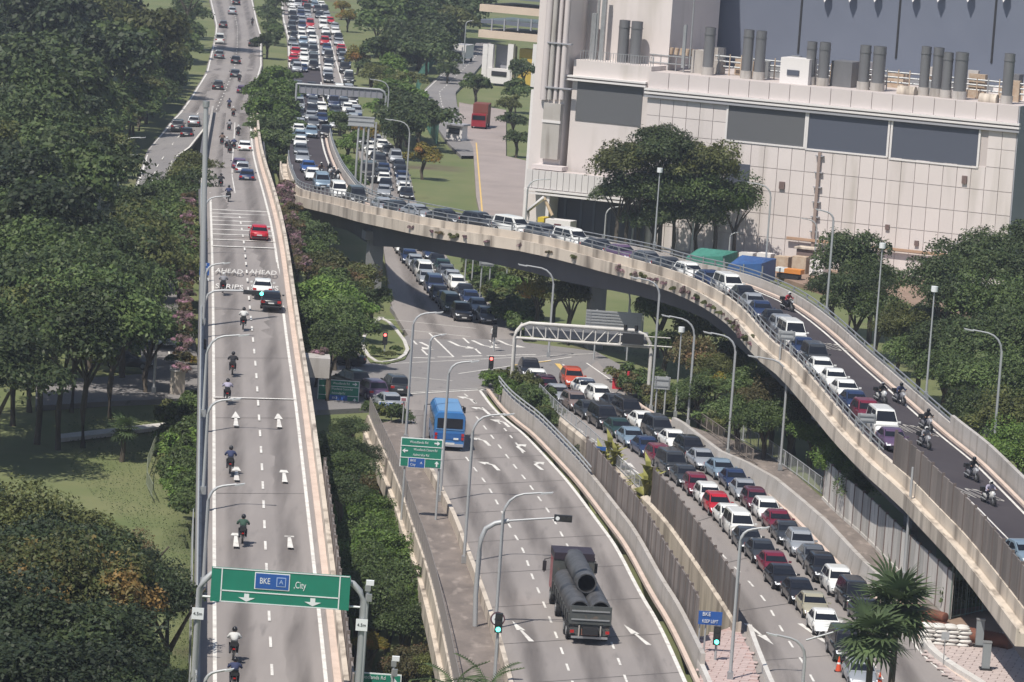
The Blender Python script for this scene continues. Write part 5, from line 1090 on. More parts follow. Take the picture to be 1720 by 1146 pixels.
for bx, by, z, tx, ty, lb in ((681, 740, 0, 743, 523, 'with its arm over the queue at the junction mouth'), (711, 748, 0, 748, 560, 'whose pole stands left of the blue bus'), (739, 842, 0, 803, 605, 'whose pole runs behind the blue bus'), (779, 946, 0, 862, 694, 'rising above the walkway wall right of the green sign'), (832, 1056, 0, 927, 826, 'curving over the dashed lanes above the truck'),
        (921, 600, 0, 872, 443, 'leaning its arm left beside the orange tree'), (1052, 590, 0, 995, 469, 'in front of the grey sign back'), (1093, 690, 0, 1061, 464, 'beside the right post of the truss gantry'), (1155, 715, 0, 1113, 528, 'standing at the hedge by the causeway lanes'), (1222, 765, 0, 1183, 556, 'with a grey box near its top'), (1310, 790, 0, 1258, 596, 'before the bushes under the flyover bend'), (1406, 812, 0, 1350, 656, 'rising past the lower flyover parapet'),
        (1226, 1142, .1, 1290, 884, 'standing on the paved island'), (198, 320, 0, 244, 230, 'tallest of three by the shaded slip road'), (182, 335, 0, 230, 259, 'in the middle of three by the shaded slip road'), (166, 352, 0, 217, 285, 'lowest of three by the shaded slip road'),
        (1014, 416, 0, 1047, 346, 'short, in front of the dark loading door'), (1060, 428, 0, 1080, 370, 'short, under the big trees by the building'), (1160, 442, 0, 1187, 341, 'in front of the tree trunks by the building'), (1223, 448, 0, 1241, 389, 'between the green and blue sheds'), (1284, 470, 0, 1256, 305, 'right of the blue shed with its arm to the left'), (1388, 525, 7.5, 1371, 350, 'rising from the top of the flyover curve'), (1665, 800, 1, 1621, 551, 'in front of the dense trees on the right'), (647, 245, 0, 622, 132, 'by the far gantry over the queue'), (681, 330, 0, 648, 199, 'beside the lower queue under the trees'), (610, 110, 0, 590, 85, 'in the bushes above the far queue'), (1366, 462, 0, 1345, 365, 'thin, against the pinkish facade'), (1600, 490, 0, 1625, 400, 'poking out above the right hand trees'), (258, 660, 0, 235, 545, 'between the dark trees and the cross road'), (778, 112, 0, 795, 34, 'beside the white bus on the service road'), (880, 408, 0, 925, 300, 'thin, by the folding arm crane')):
    lamp(bx, by, z, tx, ty, 'grey street lamp ' + lb)
for i, (y0, tip) in enumerate(((1190, (390, 1122)), (1012, (403, 985)), (985, (409, 811)), (830, (403, 668)), (700, (417, 561)), (545, (385, 440)), (410, (385, 328)))):
    z = zF(345, y0); 
    if i == 1: continue
    lamp(341, y0, z + .9, tip[0], tip[1], 'lamp leaning its arm over the straight flyover, %s from the bottom' % ordw(i if i else 0))
for bx, by, z, tx, ty, lb in ((1099, 415, 9, 1106, 288, 'tall straight pole before the big trees at the building'), (1077, 580, 0, 1080, 480, 'thin straight pole beside the grey sign back'), (1134, 700, 0, 1143, 556, 'straight pole topped by a small white camera ball'), (1467, 605, 7, 1480, 415, 'tall straight pole outside the flyover before the right trees'), (1555, 668, 6.2, 1567, 488, 'straight pole with a small white box on the lower flyover wall'), (849, 490, 0, 851, 428, 'short pole in the shrubs beside the junction queue')):
    lamp(bx, by, z, tx, ty, lb, .10, style='top')
def polecam(bx, by, z, ty, lb):
    b = P(bx, by, z); t = PY(bx + (by - ty) * .07, ty, b.y); r = empty('camera_pole', b, lb, 'camera pole'); h = t.z - b.z
    MB().tube([(0, 0, 0), (0, 0, h)], .1, 8).build('pole', STEELP, r); MB().box((.1, 0, h + .2), (.42, .3, .26)).build('camera', WHITE, r); MB().box((0, 0, h - .1), (.3, .3, .3)).build('camera_mount', STEEL, r); MB().box((.1, -.1, h - .6), (.3, .25, .4)).build('junction_box', STEEL, r)
polecam(604, 1200, 3, 985, 'camera pole right of the big green gantry sign')
polecam(655, 1210, 0, 1112, 'small camera pole at the bottom beside the shrubs')
r = lamp(1345, 1190, .02, 1290, 1062, 'grey lamp with two arms at the bottom of the causeway road')
t = PY(1400, 1062, r.location.y); MB().tube([(0, 0, t.z - r.location.z - .6), (t.x - r.location.x, 0, t.z - r.location.z)], .06, 6).build('second_arm', STEELP, r)
tp = P(1518, 975, 0); tt = PY(1536, 785, tp.y); e = empty('tall_pole', tp, 'tall thin pole rising in front of the lower flyover', 'pole'); MB().tube([(0, 0, 0), (0, 0, tt.z)], .13, 8, r2=.09).build('pole', STEELP, e); MB().box((0, 0, .3), (.5, .5, .6)).build('base_box', STEEL, e)
mb_ = P(336, 700, 0); mt_ = PY(346, 180, mb_.y); e = empty('lighting_mast', mb_, 'very tall thick grey mast left of the straight flyover', 'mast')
MB().tube([(0, 0, 0), (mt_.x - mb_.x, 0, mt_.z)], .26, 12, r2=.2).build('pole', STEELP, e); MB().tube([(mt_.x - mb_.x, 0, mt_.z), (mt_.x - mb_.x, 0, mt_.z + .5)], .28, 12).build('cap', STEEL, e)
# ------------------------------------------------------------------ signs
def signroot(px, py, z, label, cat='road sign'): return empty('road_sign', P(px, py, z), label, cat)
def board(root, x0, y0, x1, y1, m, name='sign_board', th=.08, dy=-.15, edge=True):
    """board seen at picture corners, standing in the plane of its posts"""
    Y = root.location.y + dy; a_, b_ = PY(x0, y0, Y), PY(x1, y1, Y)
    cx_, cz_ = (a_.x + b_.x) / 2, (a_.z + b_.z) / 2; w, h = abs(b_.x - a_.x), abs(a_.z - b_.z)
    l = Vector((cx_, Y, cz_)) - root.location
    if edge: o = MB().box((0, .01, 0), (w, th, h)).build('white_border', WHITE, root); o.location = l; w2, h2 = w - .14, h - .14
    else: w2, h2 = w, h
    o = MB().box((0, -.02 if edge else 0, 0), (w2, th, h2)).build(name, m, root); o.location = l
    return l, w, h
def words(root, l, t, dx, dz, size, m=WHITE, sx=1., dy=-.09):
    o = put('lettering', textmesh(t, size, m, sx), root); o.location = l + Vector((dx, dy, dz)); o.rotation_euler = (rad(90), 0, 0); return o
def bar(root, l, x0, z0, x1, z1, w=.05, m=WHITE, dy=-.075, name='white_line'):
    d = Vector((x1 - x0, 0, z1 - z0)); L_ = d.length; o = MB().box((0, 0, 0), (L_, .02, w)).build(name, m, root); o.location = l + Vector(((x0 + x1) / 2, dy, (z0 + z1) / 2)); o.rotation_euler = (0, -math.atan2(z1 - z0, x1 - x0), 0)
def arrowsign(root, l, cx_, cz_, s, ang, m=WHITE, wide=1.):
    c_, s_ = math.cos(ang), math.sin(ang); q = [(-.5, -.12), (0, -.12), (0, -.4), (.5, 0), (0, .4), (0, .12), (-.5, .12)]
    o = MB().add([((x * c_ - y * s_) * s, 0, (x * s_ + y * c_) * s) for x, y in q] + [((x * c_ - y * s_) * s, .02, (x * s_ + y * c_) * s) for x, y in q], [tuple(range(7)), tuple(reversed(range(7, 14)))] + [(i, i + 7, (i + 1) % 7 + 7, (i + 1) % 7) for i in range(7)]).build('white_arrow', m, root); o.location = l + Vector((cx_, -.085, cz_)); o.scale = (wide, 1, 1)
def spost(root, px, y0, y1, r=.08):
    a_ = PY(px, y0, root.location.y); b_ = PY(px - (y1 - y0) * .07, y1, root.location.y); MB().tube([a_ - root.location, Vector((a_.x, a_.y, b_.z)) - root.location], r, 8).build('post', STEELP, root)
# big green gantry
g = empty('sign_gantry', P(345, 1200, 3.4), 'big green gantry sign reading BKE City over the straight flyover', 'gantry sign'); GY = g.location.y
def gp(px, py): return PY(px, py, GY) - g.location
A_ = gp(357, 953); B_ = gp(590, 963); C_ = gp(355, 1010); D_ = gp(588, 1021)
zt, zb = (A_.z + B_.z) / 2, (C_.z + D_.z) / 2; x0, x1 = A_.x, B_.x; l = Vector(((x0 + x1) / 2, -.35, (zt + zb) / 2)); w, h = x1 - x0, zt - zb
MB().box((0, 0, 0), (w, .12, h)).build('sign_board', GREEN, g).location = l
for s in (-1, 1):
    bar(g, l, s * (w / 2 - .55), -h / 2 + .05, s * (w / 2 - .55), h / 2 - .05, .06)
    p0 = gp(328, 1190) if s < 0 else gp(598, 1200); xo = gp(331, 1060).x if s < 0 else gp(607, 1060).x
    MB().tube([(xo, 0, -4), (xo, 0, zt - 1.3), (xo - s * .2, 0, zt - .85), (xo - s * .6, 0, zt - .45), (xo - s * 1.3, 0, zt - .3)], .17, 10).build('post', STEELP, g)
    MB().tube([(xo, 0, zb + .15), (xo - s * 1.4, 0, zb + .15)], .06, 6).build('bracket', WHITE, g)
    MB().box((xo, -.25, zb - .75), (.62, .06, .62)).build('white_plate', WHITE, g); words(g, Vector((xo, -.3, zb - .75)), '4.5m', 0, 0, .24, DARKM, dy=-.0)
MB().tube([(x0, 0, zt - .3), (x1, 0, zt - .3)], .15, 8).build('beam', STEELP, g); MB().tube([(x0, 0, zb + .3), (x1, 0, zb + .3)], .12, 8).build('beam', STEELP, g)
bar(g, l, -w / 2 + .05, h / 2 - .03, w / 2 - .05, h / 2 - .03, .05); bar(g, l, -w / 2 + .5, -h / 2 + .04, w / 2 - .5, -h / 2 + .04, .05); bar(g, l, -w / 2 + .55, -h * .16, w / 2 - .55, -h * .16, .06)
o = MB().box((0, 0, 0), (1.86, .03, .9)).build('white_border', WHITE, g); o.location = l + Vector((-.45, -.08, h * .19)); o = MB().box((0, 0, 0), (1.76, .04, .8)).build('blue_patch', BLUE, g); o.location = l + Vector((-.45, -.09, h * .19))
words(g, l, 'BKE', -.83, h * .19, .46, dy=-.12, sx=.72); words(g, l, ',City', 1.02, h * .13, .52, dy=-.08, sx=.66)
o = MB().box((0, 0, 0), (.5, .03, .5)).build('white_border', mat('pale_blue_paint', (.35, .45, .65), .5), g); o.location = l + Vector((.03, -.115, h * .19)); o = MB().box((0, 0, 0), (.42, .03, .42)).build('blue_patch', BLUE, g); o.location = l + Vector((.03, -.12, h * .19)); words(g, l, 'A', .03, h * .19, .34, MATS['pale_blue_paint'], dy=-.14)
for dx in (-1.75, 1.75): arrowsign(g, l, dx, -h * .33, .42, rad(-90), wide=2.6)
# direction signs
s1 = signroot(690, 870, 0, 'green direction sign for Woodlands Rd standing on the walkway beside the bus'); l, w, h = board(s1, 674, 734, 741, 788, GREEN); spost(s1, 683, 738, 880); spost(s1, 741, 738, 880, .09)
for f in (.22, -.18): bar(s1, l, -w / 2, h * f, w / 2, h * f)
words(s1, l, 'Woodlands Rd', -.2, h * .36, .26, sx=.85); words(s1, l, 'Woodlands Centre Rd', .3, h * .11, .26, sx=.72); words(s1, l, 'Admiralty Rd', .0, -h * .07, .26, sx=.85)
arrowsign(s1, l, w / 2 - .4, h * .36, .42, 0); arrowsign(s1, l, -w / 2 + .35, h * .05, .42, rad(180)); arrowsign(s1, l, w / 2 - .35, -h * .34, .42, rad(90))
o = MB().box((0, 0, 0), (1.25, .03, .75)).build('white_border', WHITE, s1); o.location = l + Vector((-.3, -.06, -h * .34)); o = MB().box((0, 0, 0), (1.17, .04, .67)).build('blue_patch', BLUE, s1); o.location = l + Vector((-.3, -.07, -h * .34)); words(s1, l, 'BKE', -.55, -h * .27, .24, dy=-.1); words(s1, l, 'City', -.55, -h * .41, .24, dy=-.1); words(s1, l, 'A', .05, -h * .34, .26, dy=-.1)
s2 = signroot(570, 730, -3, 'green direction sign half shaded beside the straight flyover'); l, w, h = board(s2, 535, 636, 602, 680, GREEN); spost(s2, 550, 640, 720); spost(s2, 585, 640, 720)
for f in (.22, -.16): bar(s2, l, -w / 2, h * f, w / 2, h * f)
words(s2, l, 'Woodlands Rd', .2, h * .36, .3, sx=.8); words(s2, l, 'Woodlands Centre Rd', .3, h * .12, .28, sx=.7); words(s2, l, 'Admiralty Rd', .0, -h * .06, .28, sx=.8); arrowsign(s2, l, w / 2 - .4, h * .36, .42, 0); arrowsign(s2, l, w / 2 - .35, -h * .34, .42, rad(90))
o = MB().box((0, 0, 0), (1.6, .04, .8)).build('blue_patch', BLUE, s2); o.location = l + Vector((.0, -.07, -h * .34)); words(s2, l, 'BKE', -.3, -h * .27, .26, dy=-.1); words(s2, l, 'City', -.3, -h * .42, .26, dy=-.1)
s3 = signroot(632, 1230, -2, 'green sign for Woodlands Rd cut off by the bottom edge'); l, w, h = board(s3, 592, 1128, 672, 1175, GREEN); spost(s3, 600, 1135, 1260); spost(s3, 660, 1135, 1260); words(s3, l, 'Woodlands Rd', -.3, h * .33, .32, sx=.85); words(s3, l, 'Admiralty Rd', -.4, h * .02, .32, sx=.85); bar(s3, l, w / 2 - .6, h / 2 - .1, w / 2 - .1, 0, .14)
s4 = signroot(1003, 800, 0, 'blue sign on two posts among yellow leaved plants'); l, w, h = board(s4, 987, 749, 1017, 766, BLUE, edge=False); spost(s4, 988, 752, 802, .05); spost(s4, 1014, 752, 802, .05); words(s4, l, 'BKE', -.3, .18, .28); words(s4, l, 'KEEP LEFT', 0, -.2, .24, sx=.8)
MB().add([(-.55, -.1, -.55), (.45, -.1, -.55), (-.05, -.1, -1.15), (-.55, -.05, -.55), (.45, -.05, -.55), (-.05, -.05, -1.15)], [(0, 2, 1), (3, 4, 5), (0, 1, 4, 3), (1, 2, 5, 4), (2, 0, 3, 5)]).build('white_triangle', WHITE, s4).location = l
s5 = signroot(1187, 1100, 0, 'blue keep left sign above the paved island'); l, w, h = board(s5, 1174, 1026, 1212, 1051, BLUE, edge=False); spost(s5, 1177, 1030, 1110, .05); spost(s5, 1187, 1030, 1112, .06); words(s5, l, 'BKE', -.25, .25, .34, sx=.9); words(s5, l, 'KEEP LEFT', 0, -.2, .30, sx=.75)
s6 = signroot(648, 700, 0, 'small blue sign in a grey frame above the shrub island'); l, w, h = board(s6, 636, 674, 662, 688, BLUE); spost(s6, 659, 676, 712, .05); words(s6, l, 'P 200', 0, 0, .5, sx=.8)
s7 = signroot(676, 712, 0, 'small reddish plate on a post left of the bus'); l, w, h = board(s7, 673, 667, 683, 675, mat('faded_red', (.30, .12, .14), .6)); spost(s7, 679, 668, 716, .06)
s8 = signroot(341, 505, 6, 'stack of narrow blue and white signs left of the straight flyover'); l, w, h = board(s8, 336, 441, 351, 463, BLUE, edge=False); spost(s8, 341, 443, 520, .06); words(s8, l, 'BKE', 0, .4, .3, sx=.8); words(s8, l, 'CITY', 0, 0, .28, sx=.8); l, w, h = board(s8, 335, 466, 351, 472, WHITE, edge=False); bar(s8, l, -.15, 0, .25, 0, .18, REDM)
def backsign(px, py, z, x0, y0, x1, y1, label, n=3):
    r = signroot(px, py, z, label); l, w, h = board(r, x0, y0, x1, y1, STEELP, edge=False)
    for k in range(n): bar(r, l, -w / 2, -h / 2 + h * (k + .5) / n, w / 2, -h / 2 + h * (k + .5) / n, .09, STEEL, -.09, 'rib')
    for k in (-1, 1): bar(r, l, k * w * .42, -h / 2, k * w * .42, h / 2, .08, STEEL, -.1, 'rib')
    for q in (x0 + (x1 - x0) * .2, x0 + (x1 - x0) * .8): spost(r, q, y0, py, .08)
    return r
backsign(1030, 606, 0, 985, 520, 1077, 556, 'large grey ribbed back of a road sign beside the flyover pier', 6)
backsign(1455, 745, 6.6, 1441, 694, 1471, 712, 'grey sign back on the lower flyover parapet beside the white van', 2)
backsign(1332, 612, 8.1, 1308, 555, 1335, 572, 'grey sign back on the flyover parapet beside another white van', 2)
backsign(1666, 780, 0, 1653, 712, 1684, 733, 'open grey sign frame in front of the right hand trees', 3)
backsign(820, 500, 0, 806, 428, 830, 448, 'grey sign back in the shrubs under the flyover', 3)
backsign(1112, 700, 0, 1100, 632, 1125, 655, 'grey frame with two white posts beside the hedge', 2)
backsign(790, 490, 0, 780, 420, 800, 432, 'upper grey sign panel in the shrubs under the flyover', 1)
# ------------------------------------------------------------------ truss gantry, far gantry
g = empty('truss_gantry', P(858, 662, 0), 'white steel truss gantry arching over the causeway lanes', 'gantry'); GY = g.location.y
zt = gp(960, 548).z; zb = gp(960, 574).z; xa = 0.; xb = gp(1093, 600).x
MB().tube([(0, 0, 0), (0, 0, zt - 1.4), (.12, 0, zt - .8), (.5, 0, zt - .3), (1.2, 0, zt)] + [(xb - 1.6, 0, zt), (xb - .6, 0, zt - .35), (xb - .1, 0, zt - 1.1), (xb, 0, zt - 1.8), (xb, 0, -2)], .17, 10).build('arched_frame', WHITEK, g)
MB().tube([(.1, 0, zb), (xb, 0, zb)], .13, 8).build('lower_chord', WHITEK, g); MB().box((xb * .52, .5, (zt + zb) / 2), (xb * .9, .06, zt - zb - .3)).build('sign_back', mat('dark_sign_back', (.22, .225, .25), .6), g)  # back panel is one even dark grey
nb = 9
for k in range(nb + 1):
    x = .5 + (xb - 2.2) * k / nb; MB().tube([(x, 0, zb), (x, 0, zt)], .06, 6).build('truss_post', WHITEK, g)
    if k < nb: xn = .5 + (xb - 2.2) * (k + 1) / nb; MB().tube([(x, 0, zt if k < 5 else zb), (xn, 0, zb if k < 5 else zt)], .06, 6).build('truss_brace', WHITEK, g)
for x in (xb * .8, xb * .88): MB().tube([(x, -.2, zt), (x, -.2, zt + .5)], .15, 8).build('camera', DARKM, g)
MB().box((xb * .86, -.5, (zt + zb) / 2), (1.9, .4, .9)).build('control_box', DARKM, g); MB().tube([(xb * .75, -.6, (zt + zb) / 2 + .3), (xb + 1.6, -.6, (zt + zb) / 2 + .3)], .05, 6).build('walkway_rail', WHITEK, g); MB().tube([(xb * .75, -.6, zb + .2), (xb + 1.8, -.6, zb + .2)], .06, 6).build('walkway_rail', WHITEK, g)
g = empty('far_gantry', P(642, 232, 0), 'flat grey gantry spanning the far queue of cars', 'gantry'); GY = g.location.y
zt = gp(600, 148).z; zb = gp(600, 163).z; xa = gp(498, 148).x; xb = .15
MB().box(((xa + xb) / 2, .2, (zt + zb) / 2), (xb - xa - 1, .3, zt - zb)).build('sign_back', mat('dark_sign_back2', (.25, .25, .28), .6), g)  # one even grey for the far panel
MB().tube([(xa, 0, zt), (xb - 1, 0, zt), (xb - .3, 0, zt - .3), (xb, 0, zt - 1), (xb, 0, 0)], .17, 8).build('beam', STEELP, g); MB().tube([(xa, 0, 0), (xa, 0, zt)], .17, 8).build('post', STEELP, g)
for k in range(14): x = xa + (xb - xa - 1) * (k + .5) / 14; MB().box((x, 0, (zt + zb) / 2), (.1, .12, zt - zb)).build('rib', STEEL, g)
g = empty('small_sign_gantry', P(630, 340, 0), 'open grey frame on four tall posts beside the flyover bend', 'gantry'); GY = g.location.y
for px in (597, 606, 614, 626): x = gp(px, 300).x; MB().tube([(x, 0, -1), (x, 0, gp(px, 205).z)], .14, 8).build('post', STEELP, g)
MB().box((gp(607, 205).x, -.1, gp(607, 204).z), (3.3, .15, 1.3)).build('sign_back', STEELP, g)
for y in (197, 204, 212): MB().box((gp(607, 205).x, -.2, gp(607, y).z), (3.5, .08, .12)).build('rib', STEEL, g)
# ------------------------------------------------------------------ traffic lights
LIT = {'green': mat('lit_green_lens', (.05, .5, .35), .3, emit=((.1, 1., .75), 5.)), 'red': mat('lit_red_lens', (.5, .05, .05), .3, emit=((1., .12, .1), 4.))}; OFF = mat('dark_lens', (.03, .03, .03), .3)
def signal(px, py, z, ty, label, lit, th=3, arm=None):
    b = P(px, py, z); h = PY(px + (py - ty) * .07, ty, b.y).z - b.z; r = empty('traffic_light', b, label, 'traffic light')
    MB().tube([(0, 0, 0), (0, 0, h)], .08, 8).build('pole', STEELP, r); MB().box((0, -.12, h - .2), (.45, .3, 1.15)).build('housing', DARKM, r)
    for k, c in enumerate(('red', 'amber', 'green')):
        MB().tube([(0, -.28, h + .15 - k * .36), (0, -.31, h + .15 - k * .36)], .14, 12).build('lens', LIT[lit] if c == lit else OFF, r)
    return r
signal(829, 1170, 0, 1040, 'green lit traffic light beside the round speed plate', 'green'); signal(1201, 1110, .1, 1062, 'green lit traffic light on the paved island', 'green'); signal(339, 625, 5.5, 577, 'green lit traffic light left of the straight flyover', 'green'); signal(645, 598, 0, 565, 'red lit traffic light on the grass island', 'red'); signal(823, 640, 0, 605, 'red lit traffic light at the tip of the hedge', 'red'); signal(829, 590, 0, 553, 'dark traffic light behind the pedestrian', 'none')
b = P(798, 1052, 0); r = empty('traffic_signal_mast', b, 'curved signal mast holding a dark traffic light over the truck road', 'traffic light'); q = [PY(x, y, b.y) - b for x, y in ((799, 1000), (805, 930), (808, 905), (816, 888), (832, 879), (855, 875), (900, 872), (938, 870))]
MB().tube([(0, 0, 0)] + q[:6], .16, 10).build('pole', STEELP, r); MB().tube(q[5:], .07, 8).build('arm', STEELP, r); e_ = q[-1]; MB().box((e_.x + .3, -.1, e_.z), (1.15, .3, .42)).build('housing', DARKM, r)
for k in range(3): MB().tube([(e_.x - .05 + k * .36, -.25, e_.z), (e_.x - .05 + k * .36, -.28, e_.z)], .13, 12).build('lens', OFF if k else WHITE, r)
b = P(340, 520, 7.5); r = empty('traffic_signal_mast', b, 'signal mast arching over the straight flyover beside the lettering', 'traffic light'); q = [PY(x, y, b.y) - b for x, y in ((345, 505), (350, 494), (360, 489), (375, 488), (420, 489), (440, 491))]
MB().tube([(0, 0, -1)] + q, .1, 8).build('pole', STEELP, r); MB().box((q[4].x + .2, -.1, q[4].z - .1), (1.5, .3, .36)).build('housing', DARKM, r); MB().tube([(q[5].x, -.3, q[5].z - .1), (q[5].x, -.33, q[5].z - .1)], .15, 12).build('lens', LIT['green'], r)
r = signroot(833, 1150, 0, 'round white speed plate with a dark ring beside the green traffic light', 'road sign'); l = PY(836, 1040, r.location.y - .1) - r.location
MB().tube([(0, .0, 0), (0, .04, 0)], .44, 24).build('dark_ring', mat('dark_red_ring', (.12, .06, .07), .5), r).location = l; MB().tube([(0, -.03, 0), (0, .0, 0)], .35, 24).build('white_disc', WHITE, r).location = l; words(r, l, '40', 0, 0, .42, DARKM, dy=-.06); spost(r, 836, 1042, 1160, .05)
# ------------------------------------------------------------------ small things near the works and islands
def cone(px, py, z, h, label):
    r = empty('traffic_cone', P(px, py, z), label, 'traffic cone'); MB().tube([(0, 0, .03), (0, 0, h)], .2, 12, r2=.03).build('body', mat('cone_orange', (.6, .08, .03), .5), r); MB().box((0, 0, .02), (.5, .5, .05)).build('base', DARKM, r); MB().tube([(0, 0, h * .5), (0, 0, h * .62)], .12, 12, r2=.1).build('white_band', WHITE, r)
cone(1408, 1128, .02, .95, 'orange traffic cone on the road at the bottom'); cone(1477, 1152, .02, .85, 'orange traffic cone half hidden by the palm')
for px, lb in ((1644, 'shorter grey bollard post nearer the noise fence'), (1655, 'grey bollard post nearer the bottom edge')):
    py = 1087 if px == 1644 else 1126; r = empty('bollard', P(px, py, .12), lb, 'bollard'); MB().box((0, 0, .9), (.5, .4, 1.8)).build('post', mat('bollard_grey', (.24, .26, .27), .6), r); MB().box((0, 0, .08), (.75, .65, .16)).build('base', DARKM, r); MB().box((0, 0, 1.83), (.56, .46, .08)).build('cap', STEEL, r)
RUSTP = mat('rusty_corrugated_pipe', (.20, .075, .045), .8, col2=(.13, .05, .035), scale=2.)
for (xa, ya), (xb_, yb), rr_, lb in (((1545, 1052), (1698, 1080), .55, 'long rusty corrugated pipe lying behind the sandbags'), ((1540, 1025), (1588, 1038), .35, 'short rusty pipe on the soil heap by the noise fence')):
    a_ = P(xa, ya, rr_ - .02); b_ = P(xb_, yb, rr_ - .02); k = 60; m_ = MB(); vs = []; n_ = 14; d = (b_ - a_).normalized(); s_ = Vector((-d.y, d.x, 0))
    for i in range(k + 1):
        c = a_.lerp(b_, i / k); q = rr_ * (1 if i % 2 else .86); vs += [c + s_ * (q * math.cos(2 * math.pi * j / n_)) + Vector((0, 0, q * math.sin(2 * math.pi * j / n_))) for j in range(n_)]
    m_.add(vs, [(i * n_ + j, i * n_ + (j + 1) % n_, (i + 1) * n_ + (j + 1) % n_, (i + 1) * n_ + j) for i in range(k) for j in range(n_)] + [tuple(range(n_)), tuple(k * n_ + j for j in range(n_))], 0, True)
    tag(m_.build('corrugated_pipe', RUSTP), lb, 'pipe')
def lump(r, seed, sx=1, sy=1, sz=1):
    bm = bmesh.new(); bmesh.ops.create_icosphere(bm, subdivisions=2, radius=r)
    for v in bm.verts: f = 1 + .25 * noise.noise(v.co * 2.5 / r + Vector((seed, 0, 0))); v.co = Vector((v.co.x * f * sx, v.co.y * f * sy, v.co.z * f * sz))
    return bm
bm = lump(.36, 1, 1.25, .9, .42); SB = bpy.data.meshes.new('sandbag'); bm.to_mesh(SB); bm.free(); SB.materials.append(mat('white_sandbag', (.62, .60, .57), .85, rand=.12))
for p_ in SB.polygons: p_.use_smooth = True
pos = ['bottom', 'second', 'third', 'fourth', 'top']
for i in range(5):
    for j in range(4):
        for k in range(2):
            v = P(1555, 1085, 0) + Vector((j * .78 + (i % 2) * .15, k * .7, .22 + i * .27)); o = put('sandbag', SB, None, v, rnd.uniform(-.2, .2)); tag(o, 'white sandbag stacked between the palm and the rusty pipe', 'sandbag', 'white sandbags in a stack')
r = empty('small_sign', P(1584, 1118, .12), 'small square sign on a thin post before the sandbags', 'sign'); MB().tube([(0, 0, 0), (0, 0, 1.8)], .03, 6).build('post', STEEL, r); MB().box((0, 0, 1.9), (.5, .05, .5)).build('plate', STEELP, r)
r = empty('red_barrier', P(1052, 655, 0), 'red plastic barrier beside the causeway hedge', 'barrier'); MB().box((0, 0, .6), (1.0, .6, 1.2)).build('body', mat('barrier_red', (.55, .03, .05), .5), r); MB().box((-.9, .2, .45), (.8, .5, .9)).build('second_block', MATS['barrier_red'], r); MB().tube([(0.1, 0, 1.2), (.1, 0, 1.7)], .12, 8).build('beacon', MATS['barrier_red'], r)
r = empty('utility_cabinet', P(297, 662, 0), 'pale upright utility cabinet on the lawn by the cross road', 'cabinet'); MB().box((0, 0, 1.0), (.95, .9, 2.0)).build('body', CONCL, r, rz=.6); MB().box((0, 0, 2.05), (1.1, 1.05, .1)).build('lid', WHITEK, r, rz=.6)
r = empty('utility_cabinet', P(1580, 406 + 85, 0), 'low roofed shed on the works behind the flyover', 'shed'); MB().box((0, 0, 1.0), (3, 2, 2.)).build('body', CONC, r); MB().box((0, 0, 2.1), (4, 3, .2)).build('roof', RUSTP, r)
r = empty('site_hut', P(1353, 452, 0), 'small brown hut with a pale flat roof against the facade', 'hut', rz=BR); MB().box((0, 0, 1.2), (2.0, 1.6, 2.4)).build('wall', mat('hut_brown', (.18, .13, .12), .8), r); MB().box((0, 0, 2.5), (2.5, 2.1, .2)).build('roof', CONCL, r)
r = empty('works_trailer', P(1325, 468, 0), 'orange and white striped works trailer behind the flyover curve', 'trailer', rz=BR); MB().box((0, 0, .9), (3.2, 1.4, .5)).build('deck', mat('trailer_orange', (.6, .22, .04), .6), r); MB().box((-1.0, 0, .95), (1.2, 1.42, .45)).build('white_section', WHITE, r); MB().box((0, 0, .3), (2.6, 1.2, .5)).build('wheels', TYRE, r)
# ================================================================== vegetation
FOL = {'deep': foliage('leaves_deep', (.024, .038, .020), (.050, .068, .030)), 'agave': foliage('leaves_agave', (.34, .33, .10), (.45, .42, .15)), 'dark': foliage('leaves_dark', (.040, .066, .027), (.084, .110, .040)), 'mid': foliage('leaves_mid', (.054, .090, .031), (.112, .152, .048)), 'bright': foliage('leaves_bright', (0.072, 0.137, 0.029), (0.143, 0.208, 0.046)),
       'olive': foliage('leaves_olive', (0.078, 0.098, 0.031), (0.137, 0.143, 0.046)), 'brown': foliage('leaves_brown', (.09, .095, .04), (.15, .12, .055), (.15, .095, .05)), 'yellow': foliage('leaves_yellow', (0.182, 0.182, 0.033), (0.338, 0.260, 0.046), (0.312, 0.156, 0.039)),
       'pink': foliage('bougainvillea', (.14, .13, .075), (.28, .17, .20), (.30, .17, .22), 2.5), 'palm': foliage('palm_leaves', (.09, .13, .055), (.20, .235, .10)), 'orange': foliage('leaves_orange_tips', (0.065, 0.091, 0.029), (0.117, 0.117, 0.039), (0.20, 0.125, 0.04), 1.8)}
